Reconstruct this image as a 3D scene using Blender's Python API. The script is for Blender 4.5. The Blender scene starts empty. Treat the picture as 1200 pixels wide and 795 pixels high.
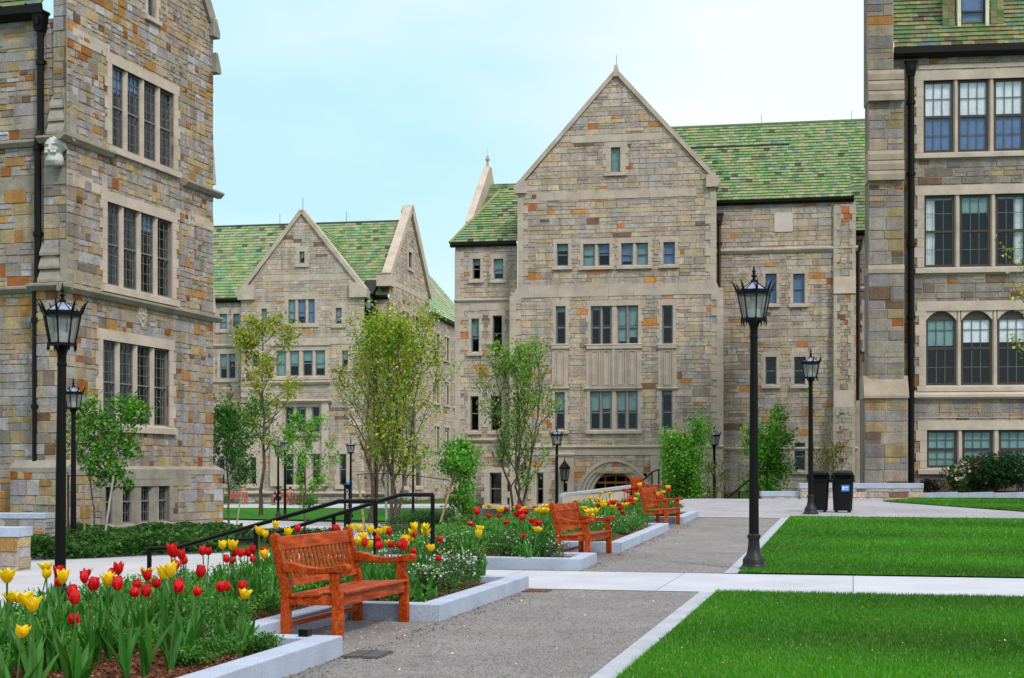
import bpy, bmesh, math, random
import numpy as np
from mathutils import Vector, Matrix

C = bpy.context.scene.collection
PI = math.pi
CAMZ, FPX, CX, CY = 1.49, 1700.0, 600.0, 553.0     # eye height, focal length and horizon of the photograph


def lin(r, g, b):
    def f(c):
        c /= 255.0
        return c / 12.92 if c <= 0.04045 else ((c + 0.055) / 1.055) ** 2.4
    return (f(r), f(g), f(b))


def smooth(a, b, x):
    t = min(1.0, max(0.0, (x - a) / (b - a)))
    return t * t * (3 - 2 * t)


# ------------------------------------------------------------------ path frame (v across, u along the gravel path)
PC, PS = 0.9734, 0.2289


def uv2w(v, u):
    return (PC * v + PS * u, -PS * v + PC * u)


def w2uv(x, y):
    return (PC * x - PS * y, PS * x + PC * y)


def tz(x, y):
    """height of the ground"""
    v, u = w2uv(x, y)
    up = min(0.5, max(0.0, 0.0167 * (y - 22)))
    if y < 42:
        lo = -0.6
    elif y < 58:
        lo = -0.6 - 0.5 * (y - 42) / 16
    elif y < 85:
        lo = -1.1 - 0.1 * (y - 58) / 27
    elif y < 112:
        lo = -1.2 + 0.2 * (y - 85) / 27
    else:
        lo = -1.0
    a = smooth(-9.3, -7.75, v)
    b = 1.0 - smooth(53.0, 54.5, y) * (1.0 - smooth(10.3, 11.5, x))
    m = a * b
    return up * m + lo * (1 - m)


# ------------------------------------------------------------------ mesh builder
class MB:
    def __init__(self, M=None):
        self.v, self.f, self.m, self.c = [], [], [], []
        self.cuts = []
        self.M = M

    def cut(self):
        """what follows is a separate piece"""
        self.cuts.append((len(self.v), len(self.f)))

    def pieces(self):
        out = []
        cs = [c for c in self.cuts if c[1] > 0 and c[1] < len(self.f)]
        if not cs:
            return [self]
        st = [(0, 0)] + cs
        en = cs + [(len(self.v), len(self.f))]
        for (v0, f0), (v1, f1) in zip(st, en):
            if f1 <= f0:
                continue
            q = MB()
            q.v, q.c, q.m = self.v[v0:v1], self.c[v0:v1], self.m[f0:f1]
            q.f = [tuple(i - v0 for i in f) for f in self.f[f0:f1]]
            out.append(q)
        return out

    def face_pts(self, pts, mat=0, col=(1, 1, 1)):
        b = len(self.v)
        if self.M is not None:
            self.v += [tuple(self.M @ Vector(p)) for p in pts]
        else:
            self.v += [tuple(p) for p in pts]
        self.c += [col] * len(pts)
        self.f.append(tuple(range(b, b + len(pts))))
        self.m.append(mat)

    def add(self, vs, fs, mat=0, col=(1, 1, 1), T=None):
        b = len(self.v)
        for p in vs:
            q = Vector(p)
            if T is not None:
                q = T @ q
            if self.M is not None:
                q = self.M @ q
            self.v.append(tuple(q))
        self.c += [col] * len(vs)
        for f in fs:
            self.f.append(tuple(i + b for i in f))
            self.m.append(mat)

    def box(self, x0, x1, y0, y1, z0, z1, mat=0, col=(1, 1, 1), T=None):
        vs = [(x0, y0, z0), (x1, y0, z0), (x1, y1, z0), (x0, y1, z0),
              (x0, y0, z1), (x1, y0, z1), (x1, y1, z1), (x0, y1, z1)]
        fs = [(0, 3, 2, 1), (4, 5, 6, 7), (0, 1, 5, 4), (1, 2, 6, 5), (2, 3, 7, 6), (3, 0, 4, 7)]
        self.add(vs, fs, mat, col, T)

    def hexa(self, p, mat=0, col=(1, 1, 1)):
        """eight corners: 4 bottom then 4 top, same order"""
        self.add(p, [(0, 3, 2, 1), (4, 5, 6, 7), (0, 1, 5, 4), (1, 2, 6, 5), (2, 3, 7, 6), (3, 0, 4, 7)], mat, col)

    def prism(self, poly, a0, a1, axis='y', mat=0, col=(1, 1, 1), T=None):
        """polygon (p, q) extruded along axis: 'y' -> (p, a, q); 'x' -> (a, p, q); 'z' -> (p, q, a)"""
        n = len(poly)

        def mk(p, a):
            if axis == 'y':
                return (p[0], a, p[1])
            if axis == 'x':
                return (a, p[0], p[1])
            return (p[0], p[1], a)
        vs = [mk(p, a0) for p in poly] + [mk(p, a1) for p in poly]
        fs = [tuple(range(n)), tuple(range(2 * n - 1, n - 1, -1))]
        fs += [(i, i + n, (i + 1) % n + n, (i + 1) % n) for i in range(n)]
        self.add(vs, fs, mat, col, T)

    def lathe(self, prof, seg=20, mat=0, col=(1, 1, 1), T=None, cap=True):
        """profile of (radius, z)"""
        vs, fs = [], []
        for r, z in prof:
            for k in range(seg):
                a = 2 * PI * k / seg
                vs.append((r * math.cos(a), r * math.sin(a), z))
        for i in range(len(prof) - 1):
            for k in range(seg):
                k2 = (k + 1) % seg
                fs.append((i * seg + k, i * seg + k2, (i + 1) * seg + k2, (i + 1) * seg + k))
        if cap:
            fs.append(tuple(range(seg - 1, -1, -1)))
            fs.append(tuple((len(prof) - 1) * seg + k for k in range(seg)))
        self.add(vs, fs, mat, col, T)

    def tube(self, pts, rad, seg=8, mat=0, col=(1, 1, 1), cap=True):
        pts = [Vector(p) for p in pts]
        n = len(pts)
        if not hasattr(rad, '__len__'):
            rad = [rad] * n
        vs, fs = [], []
        prev = None
        for i in range(n):
            if i == 0:
                t = pts[1] - pts[0]
            elif i == n - 1:
                t = pts[-1] - pts[-2]
            else:
                t = (pts[i + 1] - pts[i]).normalized() + (pts[i] - pts[i - 1]).normalized()
            if t.length < 1e-9:
                t = Vector((0, 0, 1))
            t.normalize()
            if prev is None:
                a = Vector((1, 0, 0)) if abs(t.x) < 0.8 else Vector((0, 1, 0))
                u = t.cross(a).normalized()
            else:
                u = prev - t * prev.dot(t)
                if u.length < 1e-6:
                    u = t.orthogonal()
                u.normalize()
            prev = u
            w = t.cross(u)
            for k in range(seg):
                an = 2 * PI * k / seg
                vs.append(pts[i] + (u * math.cos(an) + w * math.sin(an)) * rad[i])
        for i in range(n - 1):
            for k in range(seg):
                k2 = (k + 1) % seg
                fs.append((i * seg + k, i * seg + k2, (i + 1) * seg + k2, (i + 1) * seg + k))
        if cap:
            fs.append(tuple(range(seg - 1, -1, -1)))
            fs.append(tuple((n - 1) * seg + k for k in range(seg)))
        self.add(vs, fs, mat, col)

    def ball(self, c, r, seg=12, rings=8, mat=0, col=(1, 1, 1), sc=(1, 1, 1)):
        prof = []
        for i in range(rings + 1):
            a = -PI / 2 + PI * i / rings
            prof.append((max(1e-4, r * math.cos(a)), r * math.sin(a)))
        T = Matrix.Translation(c) @ Matrix.Diagonal((sc[0], sc[1], sc[2], 1))
        self.lathe(prof, seg, mat, col, T)

    def build(self, name, mats, parent=None, loc=None, rot=None, smooth_shade=False, bevel=0.0):
        me = bpy.data.meshes.new(name)
        me.from_pydata(self.v, [], self.f)
        if not isinstance(mats, (list, tuple)):
            mats = [mats]
        for m in mats:
            me.materials.append(m)
        me.polygons.foreach_set('material_index', self.m)
        at = me.attributes.new('Col', 'FLOAT_COLOR', 'POINT')
        ca = np.ones((len(self.v), 4), dtype=np.float32)
        ca[:, :3] = np.array(self.c, dtype=np.float32)
        at.data.foreach_set('color', ca.ravel())
        if smooth_shade:
            me.polygons.foreach_set('use_smooth', [True] * len(me.polygons))
        me.update()
        o = bpy.data.objects.new(name, me)
        C.objects.link(o)
        if parent is not None:
            o.parent = parent
        if loc is not None:
            o.location = loc
        if rot is not None:
            o.rotation_euler = rot
        if bevel:
            b = o.modifiers.new('Bevel', 'BEVEL')
            b.width = bevel
            b.segments = 2
            b.limit_method = 'ANGLE'
            b.angle_limit = math.radians(40)
        if smooth_shade:
            try:
                e = o.modifiers.new('Edges', 'EDGE_SPLIT')
                e.split_angle = math.radians(38)
            except Exception:
                pass
        return o


def tag(o, label=None, cat=None, group=None, kind=None):
    if label:
        o['label'] = label
    if cat:
        o['category'] = cat
    if group:
        o['group'] = group
    if kind:
        o['kind'] = kind
    return o


def empty(name, loc, rz=0.0, label=None, cat=None, group=None):
    o = bpy.data.objects.new(name, None)
    o.empty_display_size = 0.2
    C.objects.link(o)
    o.location = loc
    o.rotation_euler = (0, 0, rz)
    tag(o, label, cat, group)
    return o


def copy_tree(o, parent=None):
    c = o.copy()
    C.objects.link(c)
    if parent is not None:
        c.parent = parent
    for ch in list(o.children):
        copy_tree(ch, c)
    return c


def np_mesh(name, verts, nper, mats, cols=None, parent=None, smooth_shade=False):
    """many separate polygons of nper vertices each"""
    verts = np.asarray(verts, dtype=np.float32).reshape(-1, 3)
    n = len(verts)
    nf = n // nper
    me = bpy.data.meshes.new(name)
    me.vertices.add(n)
    me.vertices.foreach_set('co', verts.ravel())
    me.loops.add(n)
    me.loops.foreach_set('vertex_index', np.arange(n, dtype=np.int32))
    me.polygons.add(nf)
    me.polygons.foreach_set('loop_start', np.arange(0, n, nper, dtype=np.int32))
    try:
        me.polygons.foreach_set('loop_total', np.full(nf, nper, dtype=np.int32))
    except Exception:
        pass
    if not isinstance(mats, (list, tuple)):
        mats = [mats]
    for m in mats:
        me.materials.append(m)
    if cols is not None:
        at = me.attributes.new('Col', 'FLOAT_COLOR', 'POINT')
        ca = np.ones((n, 4), dtype=np.float32)
        ca[:, :3] = cols
        at.data.foreach_set('color', ca.ravel())
    me.update(calc_edges=True)
    me.validate()
    o = bpy.data.objects.new(name, me)
    C.objects.link(o)
    if parent is not None:
        o.parent = parent
    return o


def leaf_quads(rng, pts, size, aspect=0.55, cols=None, flat=0.0, var=0.35):
    """rhombus leaves at the points; flat > 0 turns them towards lying level"""
    pts = np.asarray(pts, dtype=np.float64)
    n = len(pts)
    d = rng.normal(size=(n, 3))
    d[:, 2] *= (1 - flat)
    d /= np.linalg.norm(d, axis=1, keepdims=True) + 1e-9
    q = rng.normal(size=(n, 3))
    q[:, :2] *= 1.0
    w = np.cross(d, q)
    w /= np.linalg.norm(w, axis=1, keepdims=True) + 1e-9
    s = (size * (1 - var + 2 * var * rng.random(n)))[:, None]
    a = pts - d * s * 0.5
    b = pts + w * s * aspect * 0.5
    c = pts + d * s * 0.5
    e = pts - w * s * aspect * 0.5
    V = np.stack([a, b, c, e], axis=1).reshape(-1, 3)
    K = None
    if cols is not None:
        K = np.repeat(np.asarray(cols), 4, axis=0)
    return V, K


# ------------------------------------------------------------------ materials
def nmat(name):
    m = bpy.data.materials.new(name)
    m.use_nodes = True
    nt = m.node_tree
    nt.nodes.clear()
    return m, nt


def N(nt, typ, **kw):
    n = nt.nodes.new(typ)
    for k, v in kw.items():
        if k == 'inp':
            for kk, vv in v.items():
                n.inputs[kk].default_value = vv
        else:
            setattr(n, k, v)
    return n


def L(nt, a, ao, b, bi):
    nt.links.new(a.outputs[ao], b.inputs[bi])


def mixc(nt, fac, a, b, mode='MIX', f=None):
    n = nt.nodes.new('ShaderNodeMix')
    n.data_type = 'RGBA'
    n.blend_type = mode
    if f is not None:
        n.inputs[0].default_value = f
    if fac is not None:
        nt.links.new(fac, n.inputs[0])
    for val, idx in ((a, 6), (b, 7)):
        if isinstance(val, tuple):
            n.inputs[idx].default_value = (*val[:3], 1)
        else:
            nt.links.new(val, n.inputs[idx])
    return n.outputs[2]


def noise(nt, scale, detail=3, rough=0.55, coord='Object', vec=None):
    if vec is None:
        tc = nt.nodes.new('ShaderNodeTexCoord')
        vec = tc.outputs[coord]
    n = nt.nodes.new('ShaderNodeTexNoise')
    n.inputs['Scale'].default_value = scale
    n.inputs['Detail'].default_value = detail
    n.inputs['Roughness'].default_value = rough
    nt.links.new(vec, n.inputs['Vector'])
    return n.outputs['Fac']


def ramp(nt, fac, stops):
    r = nt.nodes.new('ShaderNodeValToRGB')
    el = r.color_ramp.elements
    while len(el) < len(stops):
        el.new(0.5)
    for e, (p, c) in zip(el, stops):
        e.position = p
        e.color = (*c[:3], 1) if isinstance(c, tuple) else (c, c, c, 1)
    nt.links.new(fac, r.inputs[0])
    return r.outputs[0]


def finish(nt, color, rough=0.8, spec=0.3, bump=None, bstr=0.3, bdist=0.02, metal=0.0, coat=0.0, roughsock=None):
    p = nt.nodes.new('ShaderNodeBsdfPrincipled')
    if isinstance(color, tuple):
        p.inputs['Base Color'].default_value = (*color[:3], 1)
    else:
        nt.links.new(color, p.inputs['Base Color'])
    p.inputs['Roughness'].default_value = rough
    if roughsock is not None:
        nt.links.new(roughsock, p.inputs['Roughness'])
    p.inputs['Specular IOR Level'].default_value = spec
    p.inputs['Metallic'].default_value = metal
    if coat:
        p.inputs['Coat Weight'].default_value = coat
        p.inputs['Coat Roughness'].default_value = 0.25
    if bump is not None:
        b = nt.nodes.new('ShaderNodeBump')
        b.inputs['Strength'].default_value = bstr
        b.inputs['Distance'].default_value = bdist
        nt.links.new(bump, b.inputs['Height'])
        nt.links.new(b.outputs[0], p.inputs['Normal'])
    o = nt.nodes.new('ShaderNodeOutputMaterial')
    nt.links.new(p.outputs[0], o.inputs[0])
    return p


def attr(nt):
    a = nt.nodes.new('ShaderNodeAttribute')
    a.attribute_name = 'Col'
    return a.outputs['Color']


def m_stone():
    m, nt = nmat('ashlar_stone')
    n1 = noise(nt, 7, 5, 0.65)
    n2 = noise(nt, 32, 4, 0.6)
    n3 = noise(nt, 1.6, 4, 0.7)
    tc = N(nt, 'ShaderNodeTexCoord')
    mp = N(nt, 'ShaderNodeMapping', inp={'Scale': (2.6, 2.6, 0.16)})
    nt.links.new(tc.outputs['Object'], mp.inputs[0])
    n4 = noise(nt, 1.0, 4, 0.65, vec=mp.outputs[0])           # rain streaks
    c = mixc(nt, ramp(nt, n1, [(0.42, 0.0), (0.66, 1.0)]), attr(nt), mixc(nt, None, attr(nt), lin(150, 118, 84), f=0.4))
    c = mixc(nt, None, c, ramp(nt, n2, [(0.28, 0.62), (0.5, 0.97), (0.75, 1.25)]), 'MULTIPLY', 1.0)
    c = mixc(nt, None, c, ramp(nt, n3, [(0.3, 0.74), (0.65, 1.1)]), 'MULTIPLY', 1.0)
    c = mixc(nt, None, c, ramp(nt, n4, [(0.3, 0.74), (0.55, 1.04)]), 'MULTIPLY', 1.0)
    finish(nt, c, 0.92, 0.15, mixc(nt, None, n1, n2, f=0.6), 1.0, 0.07)
    return m


def m_plain(name, col, rough=0.8, spec=0.3, s1=4, lo=0.85, hi=1.1, s2=40, lo2=0.9, hi2=1.08, bstr=0.2, bdist=0.01, metal=0.0, coat=0.0):
    m, nt = nmat(name)
    n1, n2 = noise(nt, s1, 4, 0.6), noise(nt, s2, 3, 0.6)
    c = mixc(nt, None, col, ramp(nt, n1, [(0.3, lo), (0.7, hi)]), 'MULTIPLY', 1.0)
    c = mixc(nt, None, c, ramp(nt, n2, [(0.3, lo2), (0.7, hi2)]), 'MULTIPLY', 1.0)
    finish(nt, c, rough, spec, n2, bstr, bdist, metal, coat)
    return m


def m_attr(name, rough=0.6, spec=0.3, s=20, lo=0.85, hi=1.12, bstr=0.2, bdist=0.01):
    m, nt = nmat(name)
    n1 = noise(nt, s, 3, 0.6)
    c = mixc(nt, None, attr(nt), ramp(nt, n1, [(0.3, lo), (0.7, hi)]), 'MULTIPLY', 1.0)
    finish(nt, c, rough, spec, n1, bstr, bdist)
    return m


def m_leaf(name, trans=0.3, gloss=0.06):
    m, nt = nmat(name)
    a = attr(nt)
    d = N(nt, 'ShaderNodeBsdfDiffuse')
    t = N(nt, 'ShaderNodeBsdfTranslucent')
    g = N(nt, 'ShaderNodeBsdfGlossy', inp={'Roughness': 0.4})
    nt.links.new(a, d.inputs[0])
    nt.links.new(mixc(nt, None, a, (0.9, 1.0, 0.35), 'MULTIPLY', 0.6), t.inputs[0])
    x = N(nt, 'ShaderNodeMixShader', inp={0: trans})
    L(nt, d, 0, x, 1)
    L(nt, t, 0, x, 2)
    y = N(nt, 'ShaderNodeMixShader', inp={0: gloss})
    L(nt, x, 0, y, 1)
    L(nt, g, 0, y, 2)
    o = N(nt, 'ShaderNodeOutputMaterial')
    L(nt, y, 0, o, 0)
    return m


def m_glass(name='window_glass', tint=(0.85, 0.95, 1.0), rough=0.03, wob=0.05):
    m, nt = nmat(name)
    tr = N(nt, 'ShaderNodeBsdfTransparent', inp={0: (0.97, 0.985, 0.99, 1)})
    gl = N(nt, 'ShaderNodeBsdfGlossy', inp={0: (*[0.42 * t for t in tint], 1), 'Roughness': rough})
    n1 = noise(nt, 2.2, 2, 0.5)
    b = N(nt, 'ShaderNodeBump', inp={'Strength': wob, 'Distance': 0.02})
    nt.links.new(n1, b.inputs['Height'])
    L(nt, b, 0, gl, 'Normal')
    lw = N(nt, 'ShaderNodeLayerWeight')
    p5 = N(nt, 'ShaderNodeMath', operation='POWER', inp={1: 5.0})
    nt.links.new(lw.outputs['Facing'], p5.inputs[0])
    fr = N(nt, 'ShaderNodeMath', operation='MULTIPLY_ADD', inp={1: 0.95, 2: 0.045})
    L(nt, p5, 0, fr, 0)
    x = N(nt, 'ShaderNodeMixShader')
    L(nt, fr, 0, x, 0)
    L(nt, tr, 0, x, 1)
    L(nt, gl, 0, x, 2)
    o = N(nt, 'ShaderNodeOutputMaterial')
    L(nt, x, 0, o, 0)
    return m


def m_frost():
    m, nt = nmat('frosted_lantern_glass')
    d = N(nt, 'ShaderNodeBsdfTranslucent', inp={0: (0.5, 0.52, 0.51, 1)})
    d2 = N(nt, 'ShaderNodeBsdfDiffuse', inp={0: (0.3, 0.31, 0.31, 1)})
    t = N(nt, 'ShaderNodeBsdfTransparent', inp={0: (0.9, 0.92, 0.92, 1)})
    x = N(nt, 'ShaderNodeMixShader', inp={0: 0.5})
    L(nt, d, 0, x, 1)
    L(nt, d2, 0, x, 2)
    y = N(nt, 'ShaderNodeMixShader', inp={0: 0.55})
    L(nt, x, 0, y, 1)
    L(nt, t, 0, y, 2)
    o = N(nt, 'ShaderNodeOutputMaterial')
    L(nt, y, 0, o, 0)
    return m


def m_wood():
    m, nt = nmat('red_stained_wood')
    tc = N(nt, 'ShaderNodeTexCoord')
    mp = N(nt, 'ShaderNodeMapping', inp={'Scale': (1.5, 22, 22)})
    nt.links.new(tc.outputs['Object'], mp.inputs[0])
    n1 = noise(nt, 2.0, 5, 0.65, vec=mp.outputs[0])
    n2 = noise(nt, 3.0, 3, 0.6)
    c = ramp(nt, n1, [(0.25, lin(90, 24, 5)), (0.5, lin(156, 56, 9)), (0.75, lin(200, 96, 24))])
    n5 = noise(nt, 9.0, 5, 0.7)
    c = mixc(nt, ramp(nt, n5, [(0.5, 0.0), (0.72, 0.45)]), c, lin(196, 116, 62))          # worn, sun-faded patches
    c = mixc(nt, None, c, ramp(nt, n2, [(0.3, 0.72), (0.7, 1.12)]), 'MULTIPLY', 1.0)
    finish(nt, c, 0.5, 0.14, n1, 0.35, 0.004)
    return m


def m_granite(name, base, dark):
    m, nt = nmat(name)
    n1, n2, n3 = noise(nt, 170, 2, 0.7), noise(nt, 2.2, 4, 0.6), noise(nt, 60, 3, 0.6)
    c = ramp(nt, n1, [(0.36, dark), (0.5, base), (0.68, tuple(min(1, x * 1.25) for x in base))])
    c = mixc(nt, None, c, ramp(nt, n2, [(0.3, 0.82), (0.7, 1.08)]), 'MULTIPLY', 1.0)
    c = mixc(nt, None, c, ramp(nt, n3, [(0.3, 0.85), (0.7, 1.1)]), 'MULTIPLY', 1.0)
    finish(nt, c, 0.75, 0.3, n1, 0.15, 0.004)
    return m


def m_gravel():
    m, nt = nmat('grey_gravel')
    tc = N(nt, 'ShaderNodeTexCoord')
    vo = N(nt, 'ShaderNodeTexVoronoi', inp={'Scale': 120.0})
    nt.links.new(tc.outputs['Object'], vo.inputs['Vector'])
    bw = N(nt, 'ShaderNodeRGBToBW')
    L(nt, vo, 'Color', bw, 0)
    n1, n2, n3 = noise(nt, 1.1, 5, 0.65), noise(nt, 14, 4, 0.7), noise(nt, 220, 2, 0.6)
    c = ramp(nt, bw.outputs[0], [(0.15, lin(104, 102, 102)), (0.5, lin(136, 134, 134)), (0.86, lin(166, 163, 162))])
    c = mixc(nt, None, c, ramp(nt, n1, [(0.3, 0.78), (0.7, 1.12)]), 'MULTIPLY', 1.0)
    c = mixc(nt, None, c, ramp(nt, n2, [(0.3, 0.8), (0.7, 1.15)]), 'MULTIPLY', 1.0)
    c = mixc(nt, None, c, ramp(nt, n3, [(0.3, 0.75), (0.7, 1.2)]), 'MULTIPLY', 1.0)
    finish(nt, c, 0.95, 0.15, vo.outputs['Distance'], 0.7, 0.012)
    return m


def m_slabs(name, col, bw, rh, mortar=0.006, off=0.5, jcol=(0.12, 0.12, 0.13), lo=0.88, hi=1.08):
    m, nt = nmat(name)
    tc = N(nt, 'ShaderNodeTexCoord')
    br = N(nt, 'ShaderNodeTexBrick', offset=off, inp={'Scale': 1.0, 'Mortar Size': mortar, 'Brick Width': bw, 'Row Height': rh,
                                                     'Color1': (*[c * 0.93 for c in col], 1), 'Color2': (*[min(1, c * 1.06) for c in col], 1),
                                                     'Mortar': (*jcol, 1), 'Mortar Smooth': 0.1})
    nt.links.new(tc.outputs['Object'], br.inputs['Vector'])
    n1, n2 = noise(nt, 0.9, 5, 0.65), noise(nt, 60, 3, 0.6)
    c = mixc(nt, None, br.outputs['Color'], ramp(nt, n1, [(0.3, lo), (0.7, hi)]), 'MULTIPLY', 1.0)
    c = mixc(nt, None, c, ramp(nt, n2, [(0.3, 0.93), (0.7, 1.05)]), 'MULTIPLY', 1.0)
    finish(nt, c, 0.85, 0.25, n2, 0.1, 0.004)
    return m


def m_ground(name, stops, s1, s2, rough=0.95, bstr=0.6, bdist=0.03):
    m, nt = nmat(name)
    n1, n2 = noise(nt, s1, 5, 0.65), noise(nt, s2, 4, 0.7)
    c = ramp(nt, n1, stops)
    c = mixc(nt, None, c, ramp(nt, n2, [(0.25, 0.6), (0.75, 1.3)]), 'MULTIPLY', 1.0)
    finish(nt, c, rough, 0.15, n2, bstr, bdist)
    return m


M = {}
M['stone'] = m_stone()
M['mortar'] = m_plain('pale_mortar', lin(168, 160, 148), 0.95, 0.1, 3, 0.85, 1.1, 60, 0.85, 1.1)
M['lime'] = m_plain('carved_limestone', lin(188, 175, 162), 0.88, 0.2, 1.3, 0.78, 1.1, 30, 0.88, 1.08, 0.3, 0.01)
M['tanlime'] = m_plain('tan_weathered_stone', lin(158, 145, 130), 0.9, 0.2, 1.8, 0.75, 1.12, 30, 0.85, 1.1, 0.3, 0.01)
M['limedark'] = m_plain('weathered_limestone', lin(150, 144, 134), 0.9, 0.2, 1.6, 0.72, 1.15, 30, 0.8, 1.1, 0.3, 0.01)
M['reveal'] = M['lime']
M['inside'] = m_plain('unlit_room_black', (0.006, 0.0065, 0.007), 0.95, 0.1)  # near-black colour stands in for the shade of unlit rooms
M['tile'] = m_attr('glazed_roof_tile', 0.6, 0.2, 5, 0.6, 0.98, 0.3, 0.01)
M['gutter'] = m_plain('brown_black_gutter', (0.007, 0.0055, 0.005), 0.5, 0.2)
M['pipe'] = m_plain('dark_downspout_paint', (0.005, 0.0045, 0.0045), 0.5, 0.2)
M['brownpipe'] = m_plain('brown_downspout_paint', (0.045, 0.026, 0.018), 0.5, 0.4)
M['sash'] = m_plain('grey_window_frame', lin(118, 118, 122), 0.5, 0.4)
M['sashdark'] = m_plain('dark_bronze_window_frame', lin(62, 54, 48), 0.5, 0.4)
M['muntin'] = m_plain('leaded_glazing_bar', lin(96, 98, 100), 0.5, 0.4)
M['glass'] = m_glass()
M['glassdark'] = m_glass('old_window_glass', (0.8, 0.9, 0.95), 0.06, 0.2)
M['blind'] = m_plain('teal_grey_blind', lin(122, 158, 158), 0.8, 0.2)
M['whiteblind'] = m_plain('white_roller_blind', lin(228, 234, 242), 0.8, 0.2)
M['bluepane'] = m_plain('sky_reflection_blue', lin(98, 126, 170), 0.8, 0.2)  # sky reflected in the panes, put into a flat blue
M['curtain'] = m_plain('white_curtain_cloth', lin(222, 232, 230), 0.9, 0.1)
M['iron'] = m_plain('black_painted_iron', (0.0035, 0.0035, 0.0038), 0.5, 0.16, 8, 0.8, 1.2, 60, 0.9, 1.1, 0.1, 0.002)
M['ironbase'] = m_plain('worn_black_iron', (0.009, 0.0095, 0.011), 0.45, 0.3, 8, 0.7, 1.4)
M['lroof'] = m_plain('blue_grey_lantern_roof', lin(126, 140, 172), 0.35, 0.5)
M['frost'] = m_frost()
M['bulb'] = m_plain('white_lamp_fitting', lin(214, 222, 226), 0.4, 0.4)
M['wood'] = m_wood()
M['oldwood'] = m_plain('faded_pink_wood', lin(176, 100, 80), 0.7, 0.2, 6, 0.8, 1.15)
M['granite'] = m_granite('pale_granite', lin(170, 182, 202), lin(106, 116, 134))
M['granite2'] = m_granite('flush_granite', lin(166, 172, 182), lin(132, 138, 148))
M['gravel'] = m_gravel()
M['concrete'] = m_slabs('pale_concrete', lin(176, 180, 190), 2.4, 9.0, 0.008, 0.0, lin(120, 120, 122))
M['concfar'] = m_slabs('pale_concrete_walk', lin(172, 173, 178), 2.0, 2.0, 0.012, 0.0, lin(150, 150, 150))
M['plaza'] = m_slabs('grey_paving_slabs', lin(156, 155, 162), 1.2, 0.62, 0.01, 0.5, lin(120, 118, 120))
M['soil'] = m_ground('brown_bark_mulch', [(0.3, lin(80, 46, 32)), (0.55, lin(128, 78, 56)), (0.75, lin(160, 108, 82))], 9, 70, bstr=1.0, bdist=0.04)
M['turf'] = m_ground('lawn_turf', [(0.3, lin(30, 84, 8)), (0.5, lin(42, 106, 10)), (0.72, lin(56, 122, 14))], 0.9, 40)
M['earth'] = m_ground('mixed_ground', [(0.3, lin(46, 62, 26)), (0.5, lin(58, 84, 32)), (0.72, lin(84, 92, 52))], 1.6, 30)
M['blade'] = m_leaf('grass_blade', 0.3, 0.03)
M['leaf'] = m_leaf('spring_leaf', 0.38, 0.025)
M['petal'] = m_leaf('tulip_petal', 0.3, 0.05)
M['bark'] = m_ground('grey_brown_bark', [(0.3, lin(62, 54, 46)), (0.5, lin(92, 82, 70)), (0.7, lin(120, 110, 98))], 6, 50, bstr=0.8)
M['stake'] = m_ground('weathered_stake_wood', [(0.3, lin(120, 96, 70)), (0.5, lin(146, 122, 94)), (0.7, lin(170, 148, 120))], 3, 50)
M['greystake'] = m_ground('grey_stake_wood', [(0.3, lin(120, 118, 112)), (0.5, lin(146, 142, 134)), (0.7, lin(166, 162, 154))], 3, 50)
M['black'] = m_plain('black_plastic', (0.004, 0.004, 0.0045), 0.4, 0.22)
M['blue'] = m_plain('bright_blue_sticker', lin(40, 130, 214), 0.5, 0.3)
M['white'] = m_plain('white_print', lin(228, 230, 232), 0.6, 0.3)
M['grate'] = m_plain('rusty_iron_grate', lin(112, 62, 42), 0.7, 0.3)
M['slate'] = m_plain('dark_drain_cover', lin(78, 76, 76), 0.8, 0.2)
M['doorwood'] = m_plain('orange_oak_door', lin(140, 82, 38), 0.5, 0.3)
M['cream'] = m_plain('cream_painted_wood', lin(206, 204, 184), 0.6, 0.3)
M['skin'] = m_plain('skin', lin(206, 152, 126), 0.6, 0.3)
M['navy'] = m_plain('navy_cloth', lin(34, 36, 52), 0.9, 0.1)
M['hair'] = m_plain('dark_hair', lin(40, 28, 22), 0.7, 0.2)
M['pinkcloth'] = m_plain('pale_pink_cloth', lin(206, 150, 140), 0.9, 0.1)
M['redshoe'] = m_plain('red_shoe', lin(150, 60, 50), 0.7, 0.2)
M['plaque'] = m_plain('smooth_pale_stone', lin(204, 194, 186), 0.85, 0.2, 1.5, 0.9, 1.06)
M['carved'] = m_plain('pale_carved_stone', lin(182, 184, 184), 0.85, 0.2, 3, 0.82, 1.1)
M['joint'] = m_plain('dark_joint', lin(96, 92, 88), 0.95, 0.1)
# ================================================================== buildings: helpers
class Frame:
    """upright plane: local x along the wall, y inwards, z = height above the gravel path"""

    def __init__(self, x, y, ang):
        self.o = Vector((x, y, 0))
        self.ang = ang
        self.e = Vector((math.cos(ang), math.sin(ang), 0))
        self.n = Vector((-math.sin(ang), math.cos(ang), 0))
        self.W = Matrix.Translation(self.o) @ Matrix.Rotation(ang, 4, 'Z')

    def sx(self, px, off=0.0):
        k = (px - CX) / FPX
        p = self.o + self.n * off
        return (k * p.y - p.x) / (self.e.x - k * self.e.y)

    def dep(self, px, off=0.0):
        return (self.o + self.n * off + self.e * self.sx(px, off)).y

    def z(self, px, py, off=0.0):
        return CAMZ + (CY - py) / FPX * self.dep(px, off)

    def rect(self, pl, pr, pt, pb, off=0.0):
        pm = (pl + pr) / 2
        return (self.sx(pl, off), self.sx(pr, off), self.z(pm, pb, off), self.z(pm, pt, off))


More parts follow.
